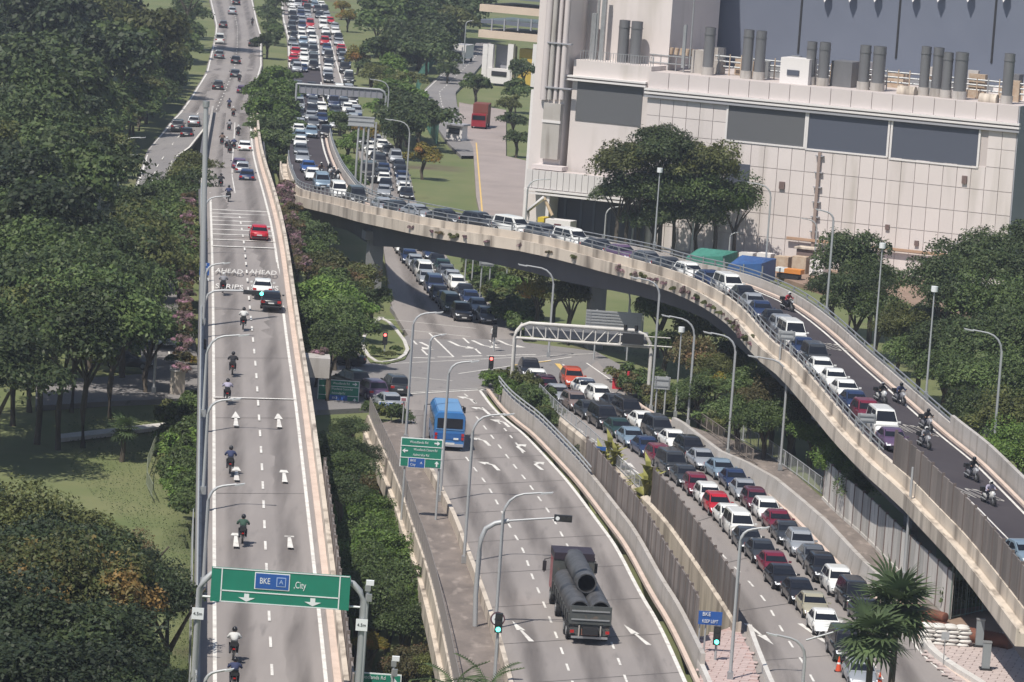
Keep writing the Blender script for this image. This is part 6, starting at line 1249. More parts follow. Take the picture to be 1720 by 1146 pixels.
def leafmesh(name, pts, nrm, size, mt, seed):
    g = np.random.default_rng(seed); n = len(pts); nrm = nrm / (np.linalg.norm(nrm, axis=1, keepdims=True) + 1e-9)
    t = np.cross(nrm, g.normal(size=(n, 3))); t /= (np.linalg.norm(t, axis=1, keepdims=True) + 1e-9); b = np.cross(nrm, t)
    s = size * g.uniform(.6, 1.35, (n, 1)); k = g.uniform(.45, .8, (n, 1)); bend = nrm * s * g.uniform(-.25, .25, (n, 1))
    V = np.stack([pts - t * s, pts - b * s * k + bend, pts + t * s, pts + b * s * k + bend], 1).reshape(-1, 3)
    me = bpy.data.meshes.new(name); me.vertices.add(4 * n); me.vertices.foreach_set('co', V.astype('f4').ravel()); me.loops.add(4 * n); me.loops.foreach_set('vertex_index', np.arange(4 * n, dtype='i4'))
    me.polygons.add(n); me.polygons.foreach_set('loop_start', np.arange(0, 4 * n, 4, dtype='i4')); me.polygons.foreach_set('loop_total', np.full(n, 4, 'i4'))
    at_ = me.attributes.new('leafv', 'FLOAT', 'FACE'); at_.data.foreach_set('value', g.uniform(0, 1, n).astype('f4'))
    me.materials.append(MATS[mt]); me.update(); return me
def crownpts(seed, ncl, nleaf, flat=.8, r0=.17, r1=.40, core=.70):
    g = np.random.default_rng(seed); C_ = []; 
    for i in range(ncl):
        d = g.normal(size=3); d /= np.linalg.norm(d); d[2] = abs(d[2]) * .9 - .25 * (i % 3 == 0); q = core * g.uniform(.35, 1.15)
        C_.append(d * q * np.array([1, 1, flat]))
    C_ = np.array(C_); R = g.uniform(r0, r1, ncl); per = nleaf // ncl; P_ = []; N_ = []
    for c, r in zip(C_, R):
        d = g.normal(size=(per, 3)); d /= np.linalg.norm(d, axis=1, keepdims=True); d[:, 2] = np.where(d[:, 2] < -.3, -d[:, 2], d[:, 2])
        lump_ = 1 + .22 * np.sin(d[:, :1] * 7 + seed + c[0] * 9) * np.sin(d[:, 1:2] * 6 + c[1] * 9)
        P_.append(c + d * r * lump_ * g.uniform(.82, 1.08, (per, 1)) * np.array([1, 1, flat])); N_.append(d * .7 + g.normal(size=(per, 3)) * .45 + np.array([0, 0, .35]))
    return np.concatenate(P_), np.concatenate(N_)
CRN = {}
def crown(kind, lod, var):
    k = (kind, lod, var)
    if k not in CRN:
        ncl, nl, sz = {'near': (38, 13500, .028), 'mid': (28, 7500, .039), 'far': (20, 3800, .057), 'bush': (11, 2600, .065)}[lod]
        p_, n_ = crownpts(hash((len(kind), ord(kind[0]), var, lod[0])) % 9973 if False else (ord(kind[0]) * 31 + var * 7 + ord(lod[0])), ncl, nl, flat={0: .8, 1: .95, 2: .7}[var % 3])
        CRN[k] = leafmesh('crown', p_, n_, sz, {'deep': 'leaves_deep', 'dark': 'leaves_dark', 'mid': 'leaves_mid', 'bright': 'leaves_bright', 'olive': 'leaves_olive', 'brown': 'leaves_brown', 'yellow': 'leaves_yellow', 'pink': 'bougainvillea', 'orange': 'leaves_orange_tips'}[kind], var)
    return CRN[k]
TRK_ = {}
def trunkmesh(h, seed):
    k = (round(h), seed)
    if k not in TRK_:
        r = random.Random(seed); m_ = MB(); b_ = h * .55
        m_.tube([(0, 0, -.6), (r.uniform(-.2, .2), r.uniform(-.2, .2), b_ * .5), (0, 0, b_)], .30, 8, r2=.2, caps=False)
        for i in range(5):
            a_ = i * 1.257 + r.uniform(-.4, .4); q = h * r.uniform(.22, .34); m_.tube([(0, 0, b_ - .2 * i), (math.cos(a_) * q * .5, math.sin(a_) * q * .5, b_ + h * .18), (math.cos(a_) * q, math.sin(a_) * q, b_ + h * .36)], .14, 6, r2=.05, caps=False)
        TRK_[k] = m_.mesh('trunk', BARK)
    return TRK_[k]
ntree = 0
def tree(x, y, zg, H_, R, kind, label, group, lod=None, name='tree'):
    """H_: height of the crown centre above ground, R: crown radius in metres"""
    global ntree; ntree += 1
    r = empty(name, (x, y, zg), label, 'tree' if name == 'tree' else 'shrub', group, rnd.uniform(0, 6.28))
    lod = lod or ('near' if y < 400 else 'mid' if y < 560 else 'far')
    r['tn'] = ntree
    c = put('crown', crown(kind, lod, ntree % 3), r, (0, 0, H_)); R *= 1.12; s = rnd.uniform(.93, 1.07); c.scale = (R * s, R * rnd.uniform(.93, 1.07), R * rnd.uniform(.85, 1.1)); c.rotation_euler = (rnd.uniform(-.12, .12), rnd.uniform(-.12, .12), 0)
    if name == 'tree': put('trunk', trunkmesh(H_ * 1.15, ntree % 4), r)
    return r
def treep(px, py, zc, R, kind, label, group=None, zg=-.2, lod=None, name='tree'):
    v = P(px, py, zg + zc); return tree(v.x, v.y, zg, zc, R, kind, label, group, lod, name)
def bush(px, py, R, kind, label, group=None, zg=-.1):
    v = P(px, py, zg + R * .5); return tree(v.x, v.y, zg, R * .5, R, kind, label, group, 'bush', 'shrub')
FG = 'trees of the dense wood left of the straight flyover'
# dense wood on the left: tree bases surveyed as regions of ground
G1p = [(-80, 600), (-80, 20), (250, 5), (300, 5), (312, 45), (312, 115), (285, 165), (245, 202), (185, 250), (118, 300), (95, 350), (125, 430), (150, 520), (150, 585), (60, 610)]
W_ = [P(x, y, 0) for x, y in G1p]; ys = [v.y for v in W_]; y = min(ys); row = 0
while y < max(ys):
    st = 8.2 if y < 560 else 11.0; x = -150 + (row % 2) * st * .45
    while x < 0:
        xx = x + rnd.uniform(-2.2, 2.2); yy = y + rnd.uniform(-3, 3); px, py = proj((xx, yy, 0))
        if inpoly(px, py, G1p) and px > -75:
            k_ = rnd.random(); kind = 'deep' if k_ < .25 else 'dark' if k_ < .6 else 'mid' if k_ < .85 else 'olive'
            sh = 'very dark green' if kind == 'deep' else 'dark green' if kind == 'dark' else 'mid green' if kind == 'mid' else 'olive'
            hh = rnd.uniform(8.5, 12.5); tree(xx, yy, -.3, hh, rnd.uniform(5.2, 7.2) if y < 560 else rnd.uniform(6.5, 8.5), kind, sh + ' tree in the dense wood left of the slip road', sh + ' ' + FG)
        x += st
    y += st * (1.35 if y < 560 else 1.7); row += 1
i = 0
for px, py, H_, R, kind in ((-20, 700, 8.0, 6.8, 'mid'), (22, 712, 8.4, 6.8, 'dark'), (62, 742, 8.0, 6.3, 'olive'), (98, 752, 8.8, 6.3, 'dark'), (140, 748, 8.8, 6.3, 'mid'), (-40, 640, 8.0, 6.8, 'dark'), (20, 640, 8.8, 6.8, 'mid'), (90, 650, 8.8, 6.3, 'mid'), (185, 700, 7.2, 4.8, 'dark'), (215, 590, 8.0, 5.8, 'olive'), (150, 620, 8.8, 6.1, 'dark'), (262, 560, 6.4, 4.4, 'mid'), (180, 560, 7.2, 5.8, 'dark'), (246, 665, 5.2, 3.8, 'dark'), (-10, 790, 7.2, 5.8, 'dark'), (-50, 760, 8.0, 6.3, 'mid'), (120, 690, 8.4, 6.1, 'dark'), (50, 690, 8.8, 6.3, 'dark'), (205, 640, 6.8, 5.0, 'mid'), (300, 545, 4.8, 3.6, 'olive')):
    v = P(px, py, -.3); tree(v.x, v.y, -.3, H_, R, kind, '%s tall tree with bare trunk beside the shaded lawn' % {'mid': 'mid green', 'dark': 'dark green', 'olive': 'olive'}[kind], {'mid': 'mid green', 'dark': 'dark green', 'olive': 'olive'}[kind] + ' tall trees around the shaded lawn', 'near')
# lower left mass
r_ = random.Random(11)
for px, py, R, kind in ((-40, 899, 4.7, 'deep'), (30, 914, 4.1, 'olive'), (90, 919, 3.9, 'olive'), (145, 939, 3.5, 'deep'), (192, 959, 3.1, 'olive'), (228, 979, 2.6, 'deep'), (0, 964, 4.7, 'deep'), (70, 974, 4.3, 'deep'), (130, 989, 3.9, 'dark'), (190, 999, 3.5, 'deep'), (245, 1009, 2.8, 'dark'), (285, 1019, 2.0, 'deep'), (20, 1029, 4.5, 'deep'), (90, 1025, 4.5, 'orange'), (150, 1030, 3.9, 'orange'), (40, 1040, 3.9, 'orange'), (205, 1020, 3.3, 'deep'), (-20, 1085, 4.7, 'deep'), (60, 1100, 4.7, 'deep'), (130, 1105, 4.3, 'dark'), (185, 1090, 3.3, 'deep'), (205, 1145, 2.8, 'deep'), (0, 1175, 4.7, 'deep'), (80, 1195, 4.7, 'deep'), (160, 1190, 3.9, 'deep'), (195, 1215, 3.0, 'dark'), (205, 939, 2.0, 'brown'), (268, 984, 2.0, 'brown')):
    nm_ = {'deep': 'very dark green', 'dark': 'dark green', 'olive': 'olive yellow', 'orange': 'orange tipped', 'brown': 'brownish'}[kind]
    treep(px, py, 7.5, R, kind, nm_ + ' broad tree in the shaded mass at lower left', nm_ + ' trees of the shaded mass at lower left', zg=-.4, lod='near')
# between slip road and flyover
for px, py, R, kind in ((326, 288, 2.8, 'olive'), (308, 312, 3.0, 'olive'), (330, 316, 2.8, 'mid'), (283, 346, 3.6, 'mid'), (310, 335, 3.8, 'dark'), (240, 345, 4.2, 'dark'), (280, 375, 4.2, 'mid'), (320, 380, 3.2, 'olive'), (230, 400, 4.6, 'dark'), (275, 420, 4.5, 'mid'), (312, 430, 3.4, 'mid'), (245, 450, 4.6, 'mid'), (290, 470, 4.2, 'dark'), (215, 480, 4.6, 'dark'), (255, 505, 4.2, 'mid'), (185, 440, 4.8, 'dark')):
    nm_ = {'dark': 'dark green', 'mid': 'mid green', 'olive': 'olive'}[kind]; treep(px, py, 5.5, R, kind, nm_ + ' bushy tree between the slip road and straight flyover', nm_ + ' bushy trees between slip road and flyover')
# median trees between the flyover and the queue
for px, py, R, H_, kind, lb in ((448, 138, 3.6, 3.4, 'bright', 'rounded bright green clipped tree farthest in the median'), (474, 132, 3.4, 3.4, 'bright', 'bright green clipped tree at the far corner of the median'), (438, 158, 3.4, 3.2, 'bright', 'bright green clipped tree touching the expressway edge'), (480, 158, 3.4, 3.4, 'bright', 'bright green clipped tree in the median beside the queue'), (458, 160, 3.8, 3.8, 'bright', 'bright green clipped tree in the heart of the median'), (440, 188, 3.4, 3.2, 'mid', 'clipped tree on the expressway side of the median'), (480, 188, 3.4, 3.2, 'mid', 'clipped tree on the queue side of the median'), (460, 192, 3.8, 3.8, 'bright', 'large rounded tree in the middle of the median'), (442, 218, 3.0, 3, 'mid', 'rounded tree by the flyover start in the median'), (478, 220, 3.2, 3, 'mid', 'rounded tree beside the queue in the median'), (460, 224, 3.4, 3.2, 'mid', 'rounded tree low in the middle of the median'), (450, 250, 2.8, 3, 'mid', 'dark bush tree at the lower end of the clipped median'), (475, 250, 2.8, 3, 'dark', 'dark bush tree near the queue parapet'), (455, 275, 2.4, 3, 'dark', 'dark bush tree near the flyover parapet end'), (472, 285, 2.2, 3, 'mid', 'lowest bush tree in the narrow end of the median'), (505, 390, 2.4, 5, 'mid', 'tree just right of the pink hedge in the flyover gap'), (530, 398, 2.6, 5.5, 'dark', 'dark tree beside the first flyover pier'), (520, 430, 2.6, 5, 'mid', 'mid green tree below the lamp arm in the flyover gap'), (545, 462, 3.0, 5, 'olive', 'olive tree in the flyover gap'), (580, 470, 3.0, 5, 'brown', 'brown tipped tree before the flyover pier'), (606, 482, 2.6, 4.5, 'olive', 'olive tree right before the flyover pier'), (560, 492, 3, 5, 'mid', 'mid green tree under the olive ones'), (530, 500, 3.2, 5.5, 'bright', 'bright green tree against the flyover parapet'), (570, 525, 3.4, 5.5, 'bright', 'large bright tree above the grass island'), (535, 550, 3.4, 5.5, 'mid', 'large mid green tree against the parapet'), (585, 560, 3.2, 5, 'mid', 'large tree beside the grass island'), (555, 590, 3.0, 4.5, 'mid', 'lowest tree before the cross road'), (600, 520, 2.4, 3.5, 'dark', 'dark shrub tree beside the small pole'), (625, 505, 2.2, 3, 'mid', 'small round tree at the foot of the pier')):
    treep(px, py, H_, R, kind, lb)
# far woods top
fw0 = ntree
r_ = random.Random(5)
for (x0, y0, x1, y1, n_, kinds, wh, R0) in ((450, -10, 466, 75, 7, ['dark', 'mid'], 'in the wood between expressway and far queue', 3.0), (625, -10, 790, 42, 24, ['dark', 'mid', 'dark', 'olive'], 'in the wood behind the office block', 7), (640, 55, 722, 95, 14, ['dark', 'mid', 'dark'], 'in the shaded wood above the service road', 5), (622, 80, 690, 190, 16, ['mid', 'olive', 'bright', 'dark'], 'on the slope beside the far queue', 3.2), (655, 185, 705, 222, 7, ['dark'], 'above the lower queue', 4.2), (570, 190, 602, 330, 10, ['mid', 'bright'], 'in the hedge between the flyover and lower queue', 2.2)):
    for k in range(n_):
        px, py = r_.uniform(x0, x1), y0 + (y1 - y0) * (k + r_.random()) / n_; kd = r_.choice(kinds)
        if x0 == 432: px = min(px, 474 + py * .1)
        nm_ = {'dark': 'dark green', 'mid': 'mid green', 'olive': 'olive', 'bright': 'bright green'}[kd]
        treep(px, py, R0 * .9, R0 * r_.uniform(.8, 1.15), kd, nm_ + ' tree ' + wh, nm_ + ' trees ' + wh)
for px, py, R, kind, lb in ((682, 38, 5, 'brown', 'reddish brown tree in the wood behind the queue'), (722, 32, 5.5, 'brown', 'reddish brown tree nearer the office block'), (575, 12, 2.4, 'yellow', 'yellow green shrub at the top of the queue road'), (585, 30, 2.6, 'yellow', 'yellow green shrub at the shoulder of the queue road'), (601, 100, 2.4, 'yellow', 'yellow green shrub by the far lamp'), (620, 222, 2.2, 'yellow', 'yellow shrub behind the open sign frame'), (712, 264, 2.6, 'yellow', 'yellow leaved tree on the green slope'), (752, 120, 2.2, 'dark', 'dark small tree on the island of the service road'), (800, 145, 3, 'mid', 'small tree before the office block'), (868, 155, 3, 'mid', 'tree between the office block and the tower'), (880, 120, 3, 'dark', 'dark tree against the yellow wall'), (862, 205, 2.4, 'dark', 'dark tree beside the red lorry'), (868, 235, 2.2, 'dark', 'dark tree at the tower foot'), (858, 180, 2.2, 'olive', 'olive tree near the yard corner')):
    treep(px, py, R * 1.1, R, kind, lb)
fw1 = ntree
# trees by the building
for px, py, R, H_, kind, lb in ((1060, 300, 4.6, 8, 'olive', 'big tree left of three in front of the pinkish facade'), (1118, 285, 5.2, 9, 'dark', 'tallest big tree in front of the pinkish facade'), (1075, 345, 4.6, 5.5, 'dark', 'lower left crown under the big trees at the facade'), (1178, 305, 5.0, 8.5, 'olive', 'broad tree right of the tallest one at the facade'), (1135, 345, 5.2, 6, 'mid', 'full crown hiding the foot of the facade'), (1205, 350, 4.4, 6, 'mid', 'mid green tree beside the small dark window'), (1236, 365, 3.2, 4.5, 'bright', 'bright green smaller tree nearest the sheds'), (1040, 345, 3.4, 5.5, 'mid', 'tree beside the loading door'), (1170, 385, 4.0, 3.8, 'dark', 'dark low crown behind the green shed'), (1100, 385, 4.0, 3.6, 'dark', 'dark low crown above the flyover rail'), (1112, 258, 3.4, 11, 'dark', 'topmost crown standing out against the facade')):
    hc = (434 + (px - 1060) * .06 - py + 18) / 14.2; v = P(px - hc, 434 + (px - 1060) * .06, 0); tree(v.x, v.y, -.2, hc, R, kind, lb, None, 'near')
for px, py, R, H_, kind in ((1432, 450, 4.4, 7, 'dark'), (1400, 490, 3.4, 5, 'dark'), (1468, 475, 3.6, 6, 'mid'), (1440, 515, 3.8, 5, 'dark'), (1478, 530, 3.4, 4.5, 'mid'), (1510, 560, 3.2, 4, 'olive'), (1545, 600, 3.4, 4, 'mid'), (1560, 545, 3.4, 4.5, 'dark'), (1592, 480, 4.2, 9, 'dark'), (1640, 450, 4.6, 10, 'dark'), (1692, 470, 4.6, 10, 'dark'), (1620, 520, 4.4, 8, 'dark'), (1680, 530, 4.6, 8, 'mid'), (1590, 580, 4.0, 6, 'dark'), (1640, 585, 4.4, 7, 'dark'), (1700, 590, 4.4, 7, 'mid'), (1590, 630, 3.6, 5, 'mid'), (1640, 650, 4.0, 5.5, 'mid'), (1695, 650, 4.0, 6, 'mid'), (1640, 700, 3.4, 4.5, 'mid'), (1690, 710, 3.6, 5, 'olive'), (1715, 760, 3.2, 4, 'bright'), (1740, 420, 4.6, 10, 'dark'), (1750, 540, 4.6, 8, 'dark'), (1755, 660, 4.4, 6, 'mid')):
    nm_ = {'dark': 'dark green', 'mid': 'mid green', 'olive': 'olive', 'bright': 'bright green'}[kind]; treep(px, py, H_, R, kind, nm_ + ' tree in the thick growth right of the curved flyover', nm_ + ' trees right of the curved flyover', lod='near')
# under and inside the curve
for px, py, R, H_, kind, lb in ((890, 462, 2.6, 4.5, 'olive', 'tree partly hidden by the flyover girder'), (932, 495, 2.4, 4, 'brown', 'orange brown tree left of the second pier'), (905, 495, 2.2, 4, 'yellow', 'golden tree behind the truss gantry'), (960, 500, 2.8, 4.5, 'olive', 'olive tree beside the second pier'), (1110, 530, 3.0, 4, 'mid', 'round tree right of the arching lamp'), (1150, 520, 3.0, 4.5, 'dark', 'dark tree beneath the flyover curve'), (1180, 560, 2.6, 4, 'olive', 'tree on the grass before the third pier'), (1238, 560, 2.4, 4, 'olive', 'tree touching the flyover bend'), (1172, 610, 2.8, 3.5, 'brown', 'brownish bush tree right of the thin poles'), (1210, 625, 2.6, 3.5, 'olive', 'olive bush tree beneath the grey box'), (1200, 655, 2.2, 3, 'yellow', 'yellow green tree above the causeway hedge'), (1175, 660, 2.2, 3, 'mid', 'mid green tree behind the two thin poles'), (1245, 600, 2.8, 4, 'dark', 'dark tree before the flyover pier'), (1262, 655, 3.0, 4, 'mid', 'large round bush tree under the flyover'), (1300, 680, 3.0, 4, 'brown', 'rusty topped tree under the flyover'), (1240, 700, 2.8, 3, 'mid', 'bush tree behind the causeway railing'), (1285, 715, 2.8, 3, 'mid', 'bush tree left of the lamp under the flyover'), (1330, 715, 2.8, 3, 'mid', 'bush tree right of the lamp under the flyover'), (1365, 740, 2.4, 2.5, 'bright', 'bright bush beneath the lower flyover'), (1340, 680, 2.4, 4, 'mid', 'small tree close to the flyover girder'), (1410, 790, 2.4, 2.5, 'bright', 'bright creeper bush behind the tall grey noise fence'), (1450, 820, 2.4, 2.5, 'mid', 'mid green bush behind the tall grey noise fence'), (1120, 580, 2.2, 3, 'mid', 'shrub tree behind the right gantry post')):
    treep(px, py, H_, R, kind, lb)
hedge = []
def hedgerow(pts, R, kinds, label, group, z=-.1, step=1.6):
    p_ = path(pts, z); s = 0; L = length(p_); R *= 1.15; step *= 1.3
    while s < L:
        v = at(p_, s); k = rnd.choice(kinds); r0 = R * rnd.uniform(.8, 1.2); tree(v.x + rnd.uniform(-.4, .4), v.y + rnd.uniform(-.4, .4), z, r0 * .45, r0, k, label % {'pink': 'pink flowering', 'mid': 'mid green', 'bright': 'bright green', 'olive': 'olive green', 'dark': 'dark green', 'brown': 'brownish', 'yellow': 'yellow green'}[k], group, 'bush', 'shrub'); s += R * step
hedgerow([(762, 405), (790, 452), (835, 512), (868, 558), (890, 575)], 1.7, ['mid', 'bright', 'olive'], '%s shrub in the hedge right of the waiting junction queue', 'shrubs beside the junction queue')
hedgerow([(775, 405), (810, 455), (860, 520), (880, 550)], 2.0, ['mid', 'olive', 'bright'], '%s shrub behind the hedge of the junction queue', 'shrubs behind the junction hedge')
hedgerow([(822, 652), (850, 672), (885, 690)], 1.3, ['mid', 'bright'], '%s shrub on the wedge between truck road and causeway', 'shrubs on the wedge by the truck road', step=1.0)
hedgerow([(838, 650), (880, 668), (915, 700), (925, 720)], 1.3, ['mid', 'olive'], '%s shrub beside the truss gantry foot', 'shrubs at the truss gantry foot', step=1.0)
hedgerow([(912, 700), (935, 730), (965, 765), (1000, 795), (1022, 820)], 1.5, ['dark', 'mid'], '%s shrub in the gap between the two road walls', 'shrubs between the road walls', z=-2.0, step=1.0)
hedgerow([(1036, 640), (1066, 668), (1105, 688), (1140, 700)], 1.2, ['olive', 'brown', 'mid'], '%s shrub in the hedge beside the causeway queue', 'shrubs beside the causeway queue', step=.9)
hedgerow([(1060, 648), (1100, 672), (1160, 700), (1215, 730)], 1.4, ['mid', 'olive', 'bright'], '%s shrub in the second row beside the causeway queue', 'shrubs in the second causeway row', step=.9)
hedgerow([(632, 702), (655, 706), (672, 712)], 1.1, ['mid', 'olive'], '%s shrub on the small island by the blue sign', 'shrubs on the small island', step=.8)
hedgerow([(1610, 1030), (1650, 1025), (1710, 1012)], 1.9, ['mid', 'bright'], '%s bush behind the green post fence at the works', 'bushes behind the works fence', step=.7)
hedgerow([(1620, 1000), (1680, 990), (1725, 985)], 2.2, ['mid', 'dark'], '%s bush deeper behind the works fence', 'bushes deeper behind the works fence', step=.7)
hedgerow([(272, 612), (300, 614), (325, 612)], .9, ['yellow', 'mid'], '%s clipped shrub on the kerb of the cross road', 'clipped shrubs by the cross road', step=.9)
for i_, v in enumerate([at(offset(FL, 2.3), q) for q in range(95, 330, 5)]):
    if 280 < proj(v)[1] < 640: tree(v.x, v.y, v.z - .9, .4, rnd.uniform(.75, 1.1), 'pink' if i_ % 3 else 'brown', '%s shrub along the left wall of the straight flyover' % ('pink flowering' if i_ % 3 else 'brownish'), 'flowering shrubs left of the straight flyover', 'bush', 'shrub')
hedgerow([(322, 690), (318, 760), (316, 830), (318, 880)], 1.3, ['mid', 'bright', 'mid'], '%s creeper bush beneath the left wall of the flyover', 'creeper bushes left of the flyover', z=1.0, step=1.3)
hedgerow([(290, 725), (292, 770), (290, 810), (295, 850)], 1.3, ['mid', 'bright', 'olive'], '%s rambling bush between the lawn and the flyover', 'rambling bushes by the lawn', step=1.5)
hedgerow([(302, 730), (306, 790), (308, 850)], 1.8, ['mid', 'bright'], '%s rambling bush close to the flyover foot', 'rambling bushes at the flyover foot', step=1.1)
hedgerow([(476, 318), (486, 360), (493, 400), (500, 440), (506, 470)], 1.0, ['pink', 'pink', 'brown'], '%s shrub along the right wall of the straight flyover', 'flowering shrubs right of the straight flyover', z=5.6, step=2.0)
bush(538, 596, 1.0, 'pink', 'single pink flowering shrub on the pier bracket', zg=6)
# planter flowers on the curved flyover
pl = [v for v in offset(FLYL, 1.12) if 640 < proj(v)[0] < 1262]; L = length(pl); s = 3.; i = 0
while s < L:
    v = at(pl, s); strong = proj(v)[0] > 1040; R = rnd.uniform(.45, .7); k = rnd.choice(['pink', 'pink', 'pink', 'olive'] if strong else ['pink', 'brown', 'olive'])
    if strong or rnd.random() < .5: tree(v.x, v.y, v.z - rnd.uniform(.2, .5), .1, R, k, '%s plant spilling over the planter of the curved flyover' % {'pink': 'pink flowering', 'brown': 'dry brownish', 'olive': 'green'}[k], 'plants in the curved flyover planter', 'bush', 'shrub')
    if strong: s -= .5
    s += rnd.uniform(1.2, 3.); i += 1
# low trees lining the left edge of the expressway and slip road
edge = ML[1:] + LL[1:12]; L = length(edge); s = 4.
while s < L:
    v = at(edge, s); w = at(edge, s + 1); d = (w - v); d.z = 0; d.normalize(); n_ = Vector((d.y, -d.x, 0)); q = v + n_ * rnd.uniform(4.6, 6.4)
    k = rnd.choice(['dark', 'mid', 'mid', 'olive']); tree(q.x, q.y, -.3, rnd.uniform(4, 5.5), rnd.uniform(3.6, 4.6), k, '%s low tree lining the left edge of the expressway' % {'dark': 'dark green', 'mid': 'mid green', 'olive': 'olive'}[k], 'low trees along the expressway edge'); s += rnd.uniform(5.5, 8.)
for px, py, R, k in ((572, 705, 2.0, 'dark'), (590, 725, 1.8, 'dark'), (565, 770, 2.2, 'dark'), (585, 790, 2.2, 'mid'), (570, 830, 2.2, 'dark'), (605, 770, 1.6, 'dark')): treep(px, py, 2.4, R, k, {'dark': 'dark green', 'mid': 'mid green'}[k] + ' tree added to darken the shaded end of the sunken strip', 'trees added to darken the shaded end of the sunken strip', zg=-.3, lod='near')  # trees added as dark masses where the strip lies in shade
# wooded trench
for px, py, R, kind, H_ in ((575, 745, 2.0, 'olive', 3), (600, 740, 1.6, 'mid', 3), (598, 800, 2.2, 'brown', 3), (612, 830, 2.6, 'brown', 3), (592, 860, 2.6, 'bright', 4), (622, 880, 2.8, 'bright', 4), (650, 905, 2.6, 'bright', 4), (605, 920, 2.8, 'mid', 4), (640, 945, 3.0, 'bright', 4.5), (670, 960, 2.4, 'bright', 4), (615, 975, 3, 'mid', 4), (655, 1000, 3.0, 'mid', 4), (690, 1010, 2.2, 'bright', 4), (625, 1025, 3, 'mid', 3.5), (680, 1055, 2.2, 'mid', 3), (600, 1010, 2.8, 'mid', 4), (590, 960, 2.4, 'bright', 4), (622, 1090, 1.2, 'yellow', 2), (700, 1120, 2.0, 'brown', 2.5), (735, 1130, 1.8, 'olive', 2.5), (680, 1128, 1.6, 'olive', 2)):
    nm_ = {'dark': 'dark green', 'mid': 'mid green', 'olive': 'olive', 'bright': 'bright green', 'brown': 'dry brown', 'yellow': 'yellow'}[kind]
    treep(px, py, H_, R, kind, nm_ + ' tree in the sunken strip right of the straight flyover', nm_ + ' trees in the sunken strip', zg=-5.6, lod='near')
# yellow leaved agave like plants by the fence, palms
def frondmesh(name, L_, droop, w, mt, fan=False, seg=7, nl=16):
    m_ = MB()
    if fan:
        for k in range(nl):
            a_ = rad(-150 + 300 * k / (nl - 1)); d = Vector((math.cos(a_), math.sin(a_), .1)); c = Vector((L_ * .45, 0, .0)); s_ = Vector((-d.y, d.x, 0)) * w
            m_.add([c - s_ * .4, c + d * L_ * .32 - s_, c + d * L_ * .62 + Vector((0, 0, -droop * .45)), c + d * L_ * .32 + s_, c + s_ * .4], [(0, 1, 3, 4), (1, 2, 3)])
        m_.tube([(0, 0, 0), (L_ * .45, 0, 0)], .03, 4)
    else:
        for k in range(seg * 3):
            t_ = k / (seg * 3 - 1); x = L_ * t_; z = .45 * L_ * (t_ - t_ * t_ * (1 + droop)); q = (1 - t_ * .6) * L_ * .28
            for s_ in (-1, 1): m_.add([(x, 0, z), (x + .08, 0, z), (x + q * .5, s_ * q, z - q * .45)], [(0, 1, 2)])
        m_.tube([(L_ * t_, 0, .45 * L_ * (t_ - t_ * t_ * (1 + droop))) for t_ in (0, .25, .5, .75, 1)], .03, 4)
    return m_.mesh(name, MATS[mt])
FANM = frondmesh('frond', 2.3, .5, .10, 'palm_leaves', True); FEAM = frondmesh('frond', 2.6, .9, .1, 'palm_leaves'); SPK = MB().add([(0, -.09, 0), (0, .09, 0), (.6, .13, .35), (.6, -.13, .35), (1.15, 0, .25)], [(0, 1, 2, 3), (3, 2, 4)]).mesh('blade', MATS['leaves_agave'])
def palm(px, py, z, H_, n_, fm, label, dead=0, sc_=1.):
    r = empty('palm_tree', P(px, py, z), label, 'palm tree'); MB().tube([(0, 0, -.5), (.05, 0, H_ * .5), (0, 0, H_)], .22, 10, r2=.17).build('trunk', BARK, r)
    for k in range(n_):
        el = rad(68 - 130 * (k / n_) ** .75 + rnd.uniform(-9, 9)); az = k * 2.399; o = put('frond', fm, r, (0, 0, H_)); o.rotation_euler = (0, -el, az); o.scale = (sc_ * rnd.uniform(.8, 1.12), sc_ * rnd.uniform(.8, 1.1), sc_)
    return r
palm(1492, 1200, .1, 6.6, 30, FANM, 'fan palm with drooping fronds in front of the queue at lower right', sc_=1.35)
palm(1452, 1222, .1, 5.6, 22, FANM, 'lower pale fan palm half behind the taller one at lower right', sc_=1.15)
palm(205, 770, -.2, 2.4, 16, FANM, 'small fan palm in the shade of the tall trees', sc_=.7)
palm(815, 1240, -.2, 2.6, 26, FEAM, 'palm whose dark fronds just reach in at the bottom edge'); palm(758, 1240, -.2, 2.5, 22, FEAM, 'second palm with frond tips at the bottom edge')
def spiky(px, py, z, s, label, n_=34):
    r = empty('spiky_plant', P(px, py, z), label, 'plant')
    for k in range(n_):
        o = put('blade', SPK, r, (0, 0, .3 + .5 * (k % 4))); o.rotation_euler = (0, rad(10 - 60 * ((k * .37) % 1)), k * 2.399); o.scale = (s * 1.5,) * 3
for px, py, s, lb in ((1022, 800, 1.25, 'yellow leaved plant right of the blue sign'), (1005, 812, 1.1, 'yellow leaved plant under the blue sign'), (1030, 812, 1.0, 'yellow leaved plant against the dark noise fence'), (1086, 842, 1.25, 'yellow leaved plant at the end of the cream wall fence'), (1082, 862, 1.0, 'lower yellow leaved plant between the fences')): spiky(px, py, -.6, s, lb)
bush(575, 752, .8, 'yellow', 'small yellow green shrub under the half shaded green sign', zg=-3)
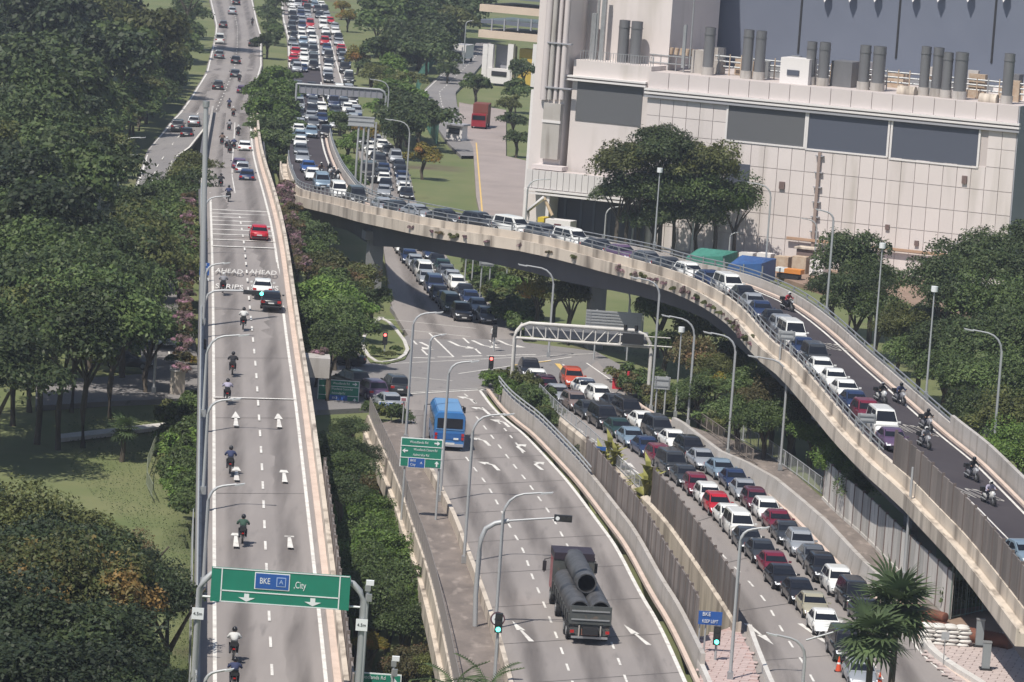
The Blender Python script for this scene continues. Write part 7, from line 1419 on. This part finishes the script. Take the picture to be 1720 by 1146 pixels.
# scattered grass tufts where the lawn shows
tg = np.random.default_rng(2); TP = []; 
for poly, n_ in (([(110, 700), (330, 690), (330, 850), (240, 900), (120, 800)], 5200), ([(270, 880), (330, 870), (325, 1150), (275, 1150)], 2600), ([(940, 560), (1240, 590), (1200, 640), (1100, 620)], 1600)):
    xs_ = [p_[0] for p_ in poly]; ys_ = [p_[1] for p_ in poly]; k = 0
    while k < n_:
        x, y = tg.uniform(min(xs_), max(xs_)), tg.uniform(min(ys_), max(ys_))
        if inpoly(x, y, poly): v = P(x, y, -.3); TP.append((v.x, v.y, -.28)); k += 1
TP = np.array(TP); o = put('grass_tufts', leafmesh('grass_tufts', TP, tg.normal(size=TP.shape) * .6 + np.array([0, -.2, .6]), .055, 'leaves_mid', 3)); tag(o, 'rough tufts of green grass on the lawns', 'grass', kind='stuff')
# grass island beside the junction
ip = [(640, 535), (660, 545), (690, 585), (680, 603), (650, 611), (622, 608), (602, 580), (618, 548)]
struct(MB().sweep(smooth(path(ip + ip[:1], .02), 1), [(0, -.05), (0, .16), (.35, .16), (.35, -.05)]).build('kerb', WHITEK)); slab('grass_island', ip, .1, GRASS, .12)
for px, py, k in ((640, 575, 'bright'), (632, 592, 'mid'), (655, 596, 'olive'), (665, 588, 'mid')): bush(px, py, .8, k, {'bright': 'bright low shrub on the grass island', 'mid': 'low green shrub on the grass island', 'olive': 'olive low shrub on the grass island'}[k], 'low shrubs on the grass island', .1)
# leave out the plants that stand wholly behind others
hidden = set([8,21,22,32,45,46,47,49,50,51,52,53,54,56,57,58,60,61,62,63,64,65,66,68,69,70,71,72,73,74,75,76,77,78,79,80,81,82,83,84,85,86,87,88,89,90,91,92,93,140,153,155,157,194,195,196,197,198,199,200,203,206,210,219,220,223,232,233,234,264,265,266,338,339,340,341,342,343,345,346,361,362,363,364,365,366,368,380,399,400,401,402,403,404,405,406,407,408,409,410,414,416,419,432,436,438,452,453,456,457,462,463,464,467,473,482,483,515,522,525,530,537,560,616,617,618,619,620,621,622,623,624,625,626,627,628,629,630,631,632,633,634,635,638,639,641,642,643,644,645,646,650,651,652,653,656,683,684,694,695,696,697,698,699,700,701,702,703,704,705,706,707,708,709,710,711,712,713,720,721,741])
gone = [o for o in COL.objects if o.get('tn') in hidden and not fw0 < o['tn'] <= fw1]
for o in [c_ for o in gone for c_ in o.children] + gone: bpy.data.objects.remove(o)
for o in COL.objects:
    if 'tn' in o.keys(): del o['tn']
# ------------------------------------------------------------------ haze
hz = bpy.data.materials.new('haze'); hz.use_nodes = True; hn = hz.node_tree; hn.nodes.clear(); pv = hn.nodes.new('ShaderNodeVolumePrincipled'); pv.inputs['Color'].default_value = (.80, .86, 1, 1); pv.inputs['Density'].default_value = .00016; pv.inputs['Anisotropy'].default_value = .2
ho = hn.nodes.new('ShaderNodeOutputMaterial'); hn.links.new(pv.outputs[0], ho.inputs['Volume'])
hb = MB().box((0, 2900, 32), (6400, 7000, 82)).build('haze', hz); tag(hb, 'thin pale air haze over the whole scene', 'haze', kind='stuff')
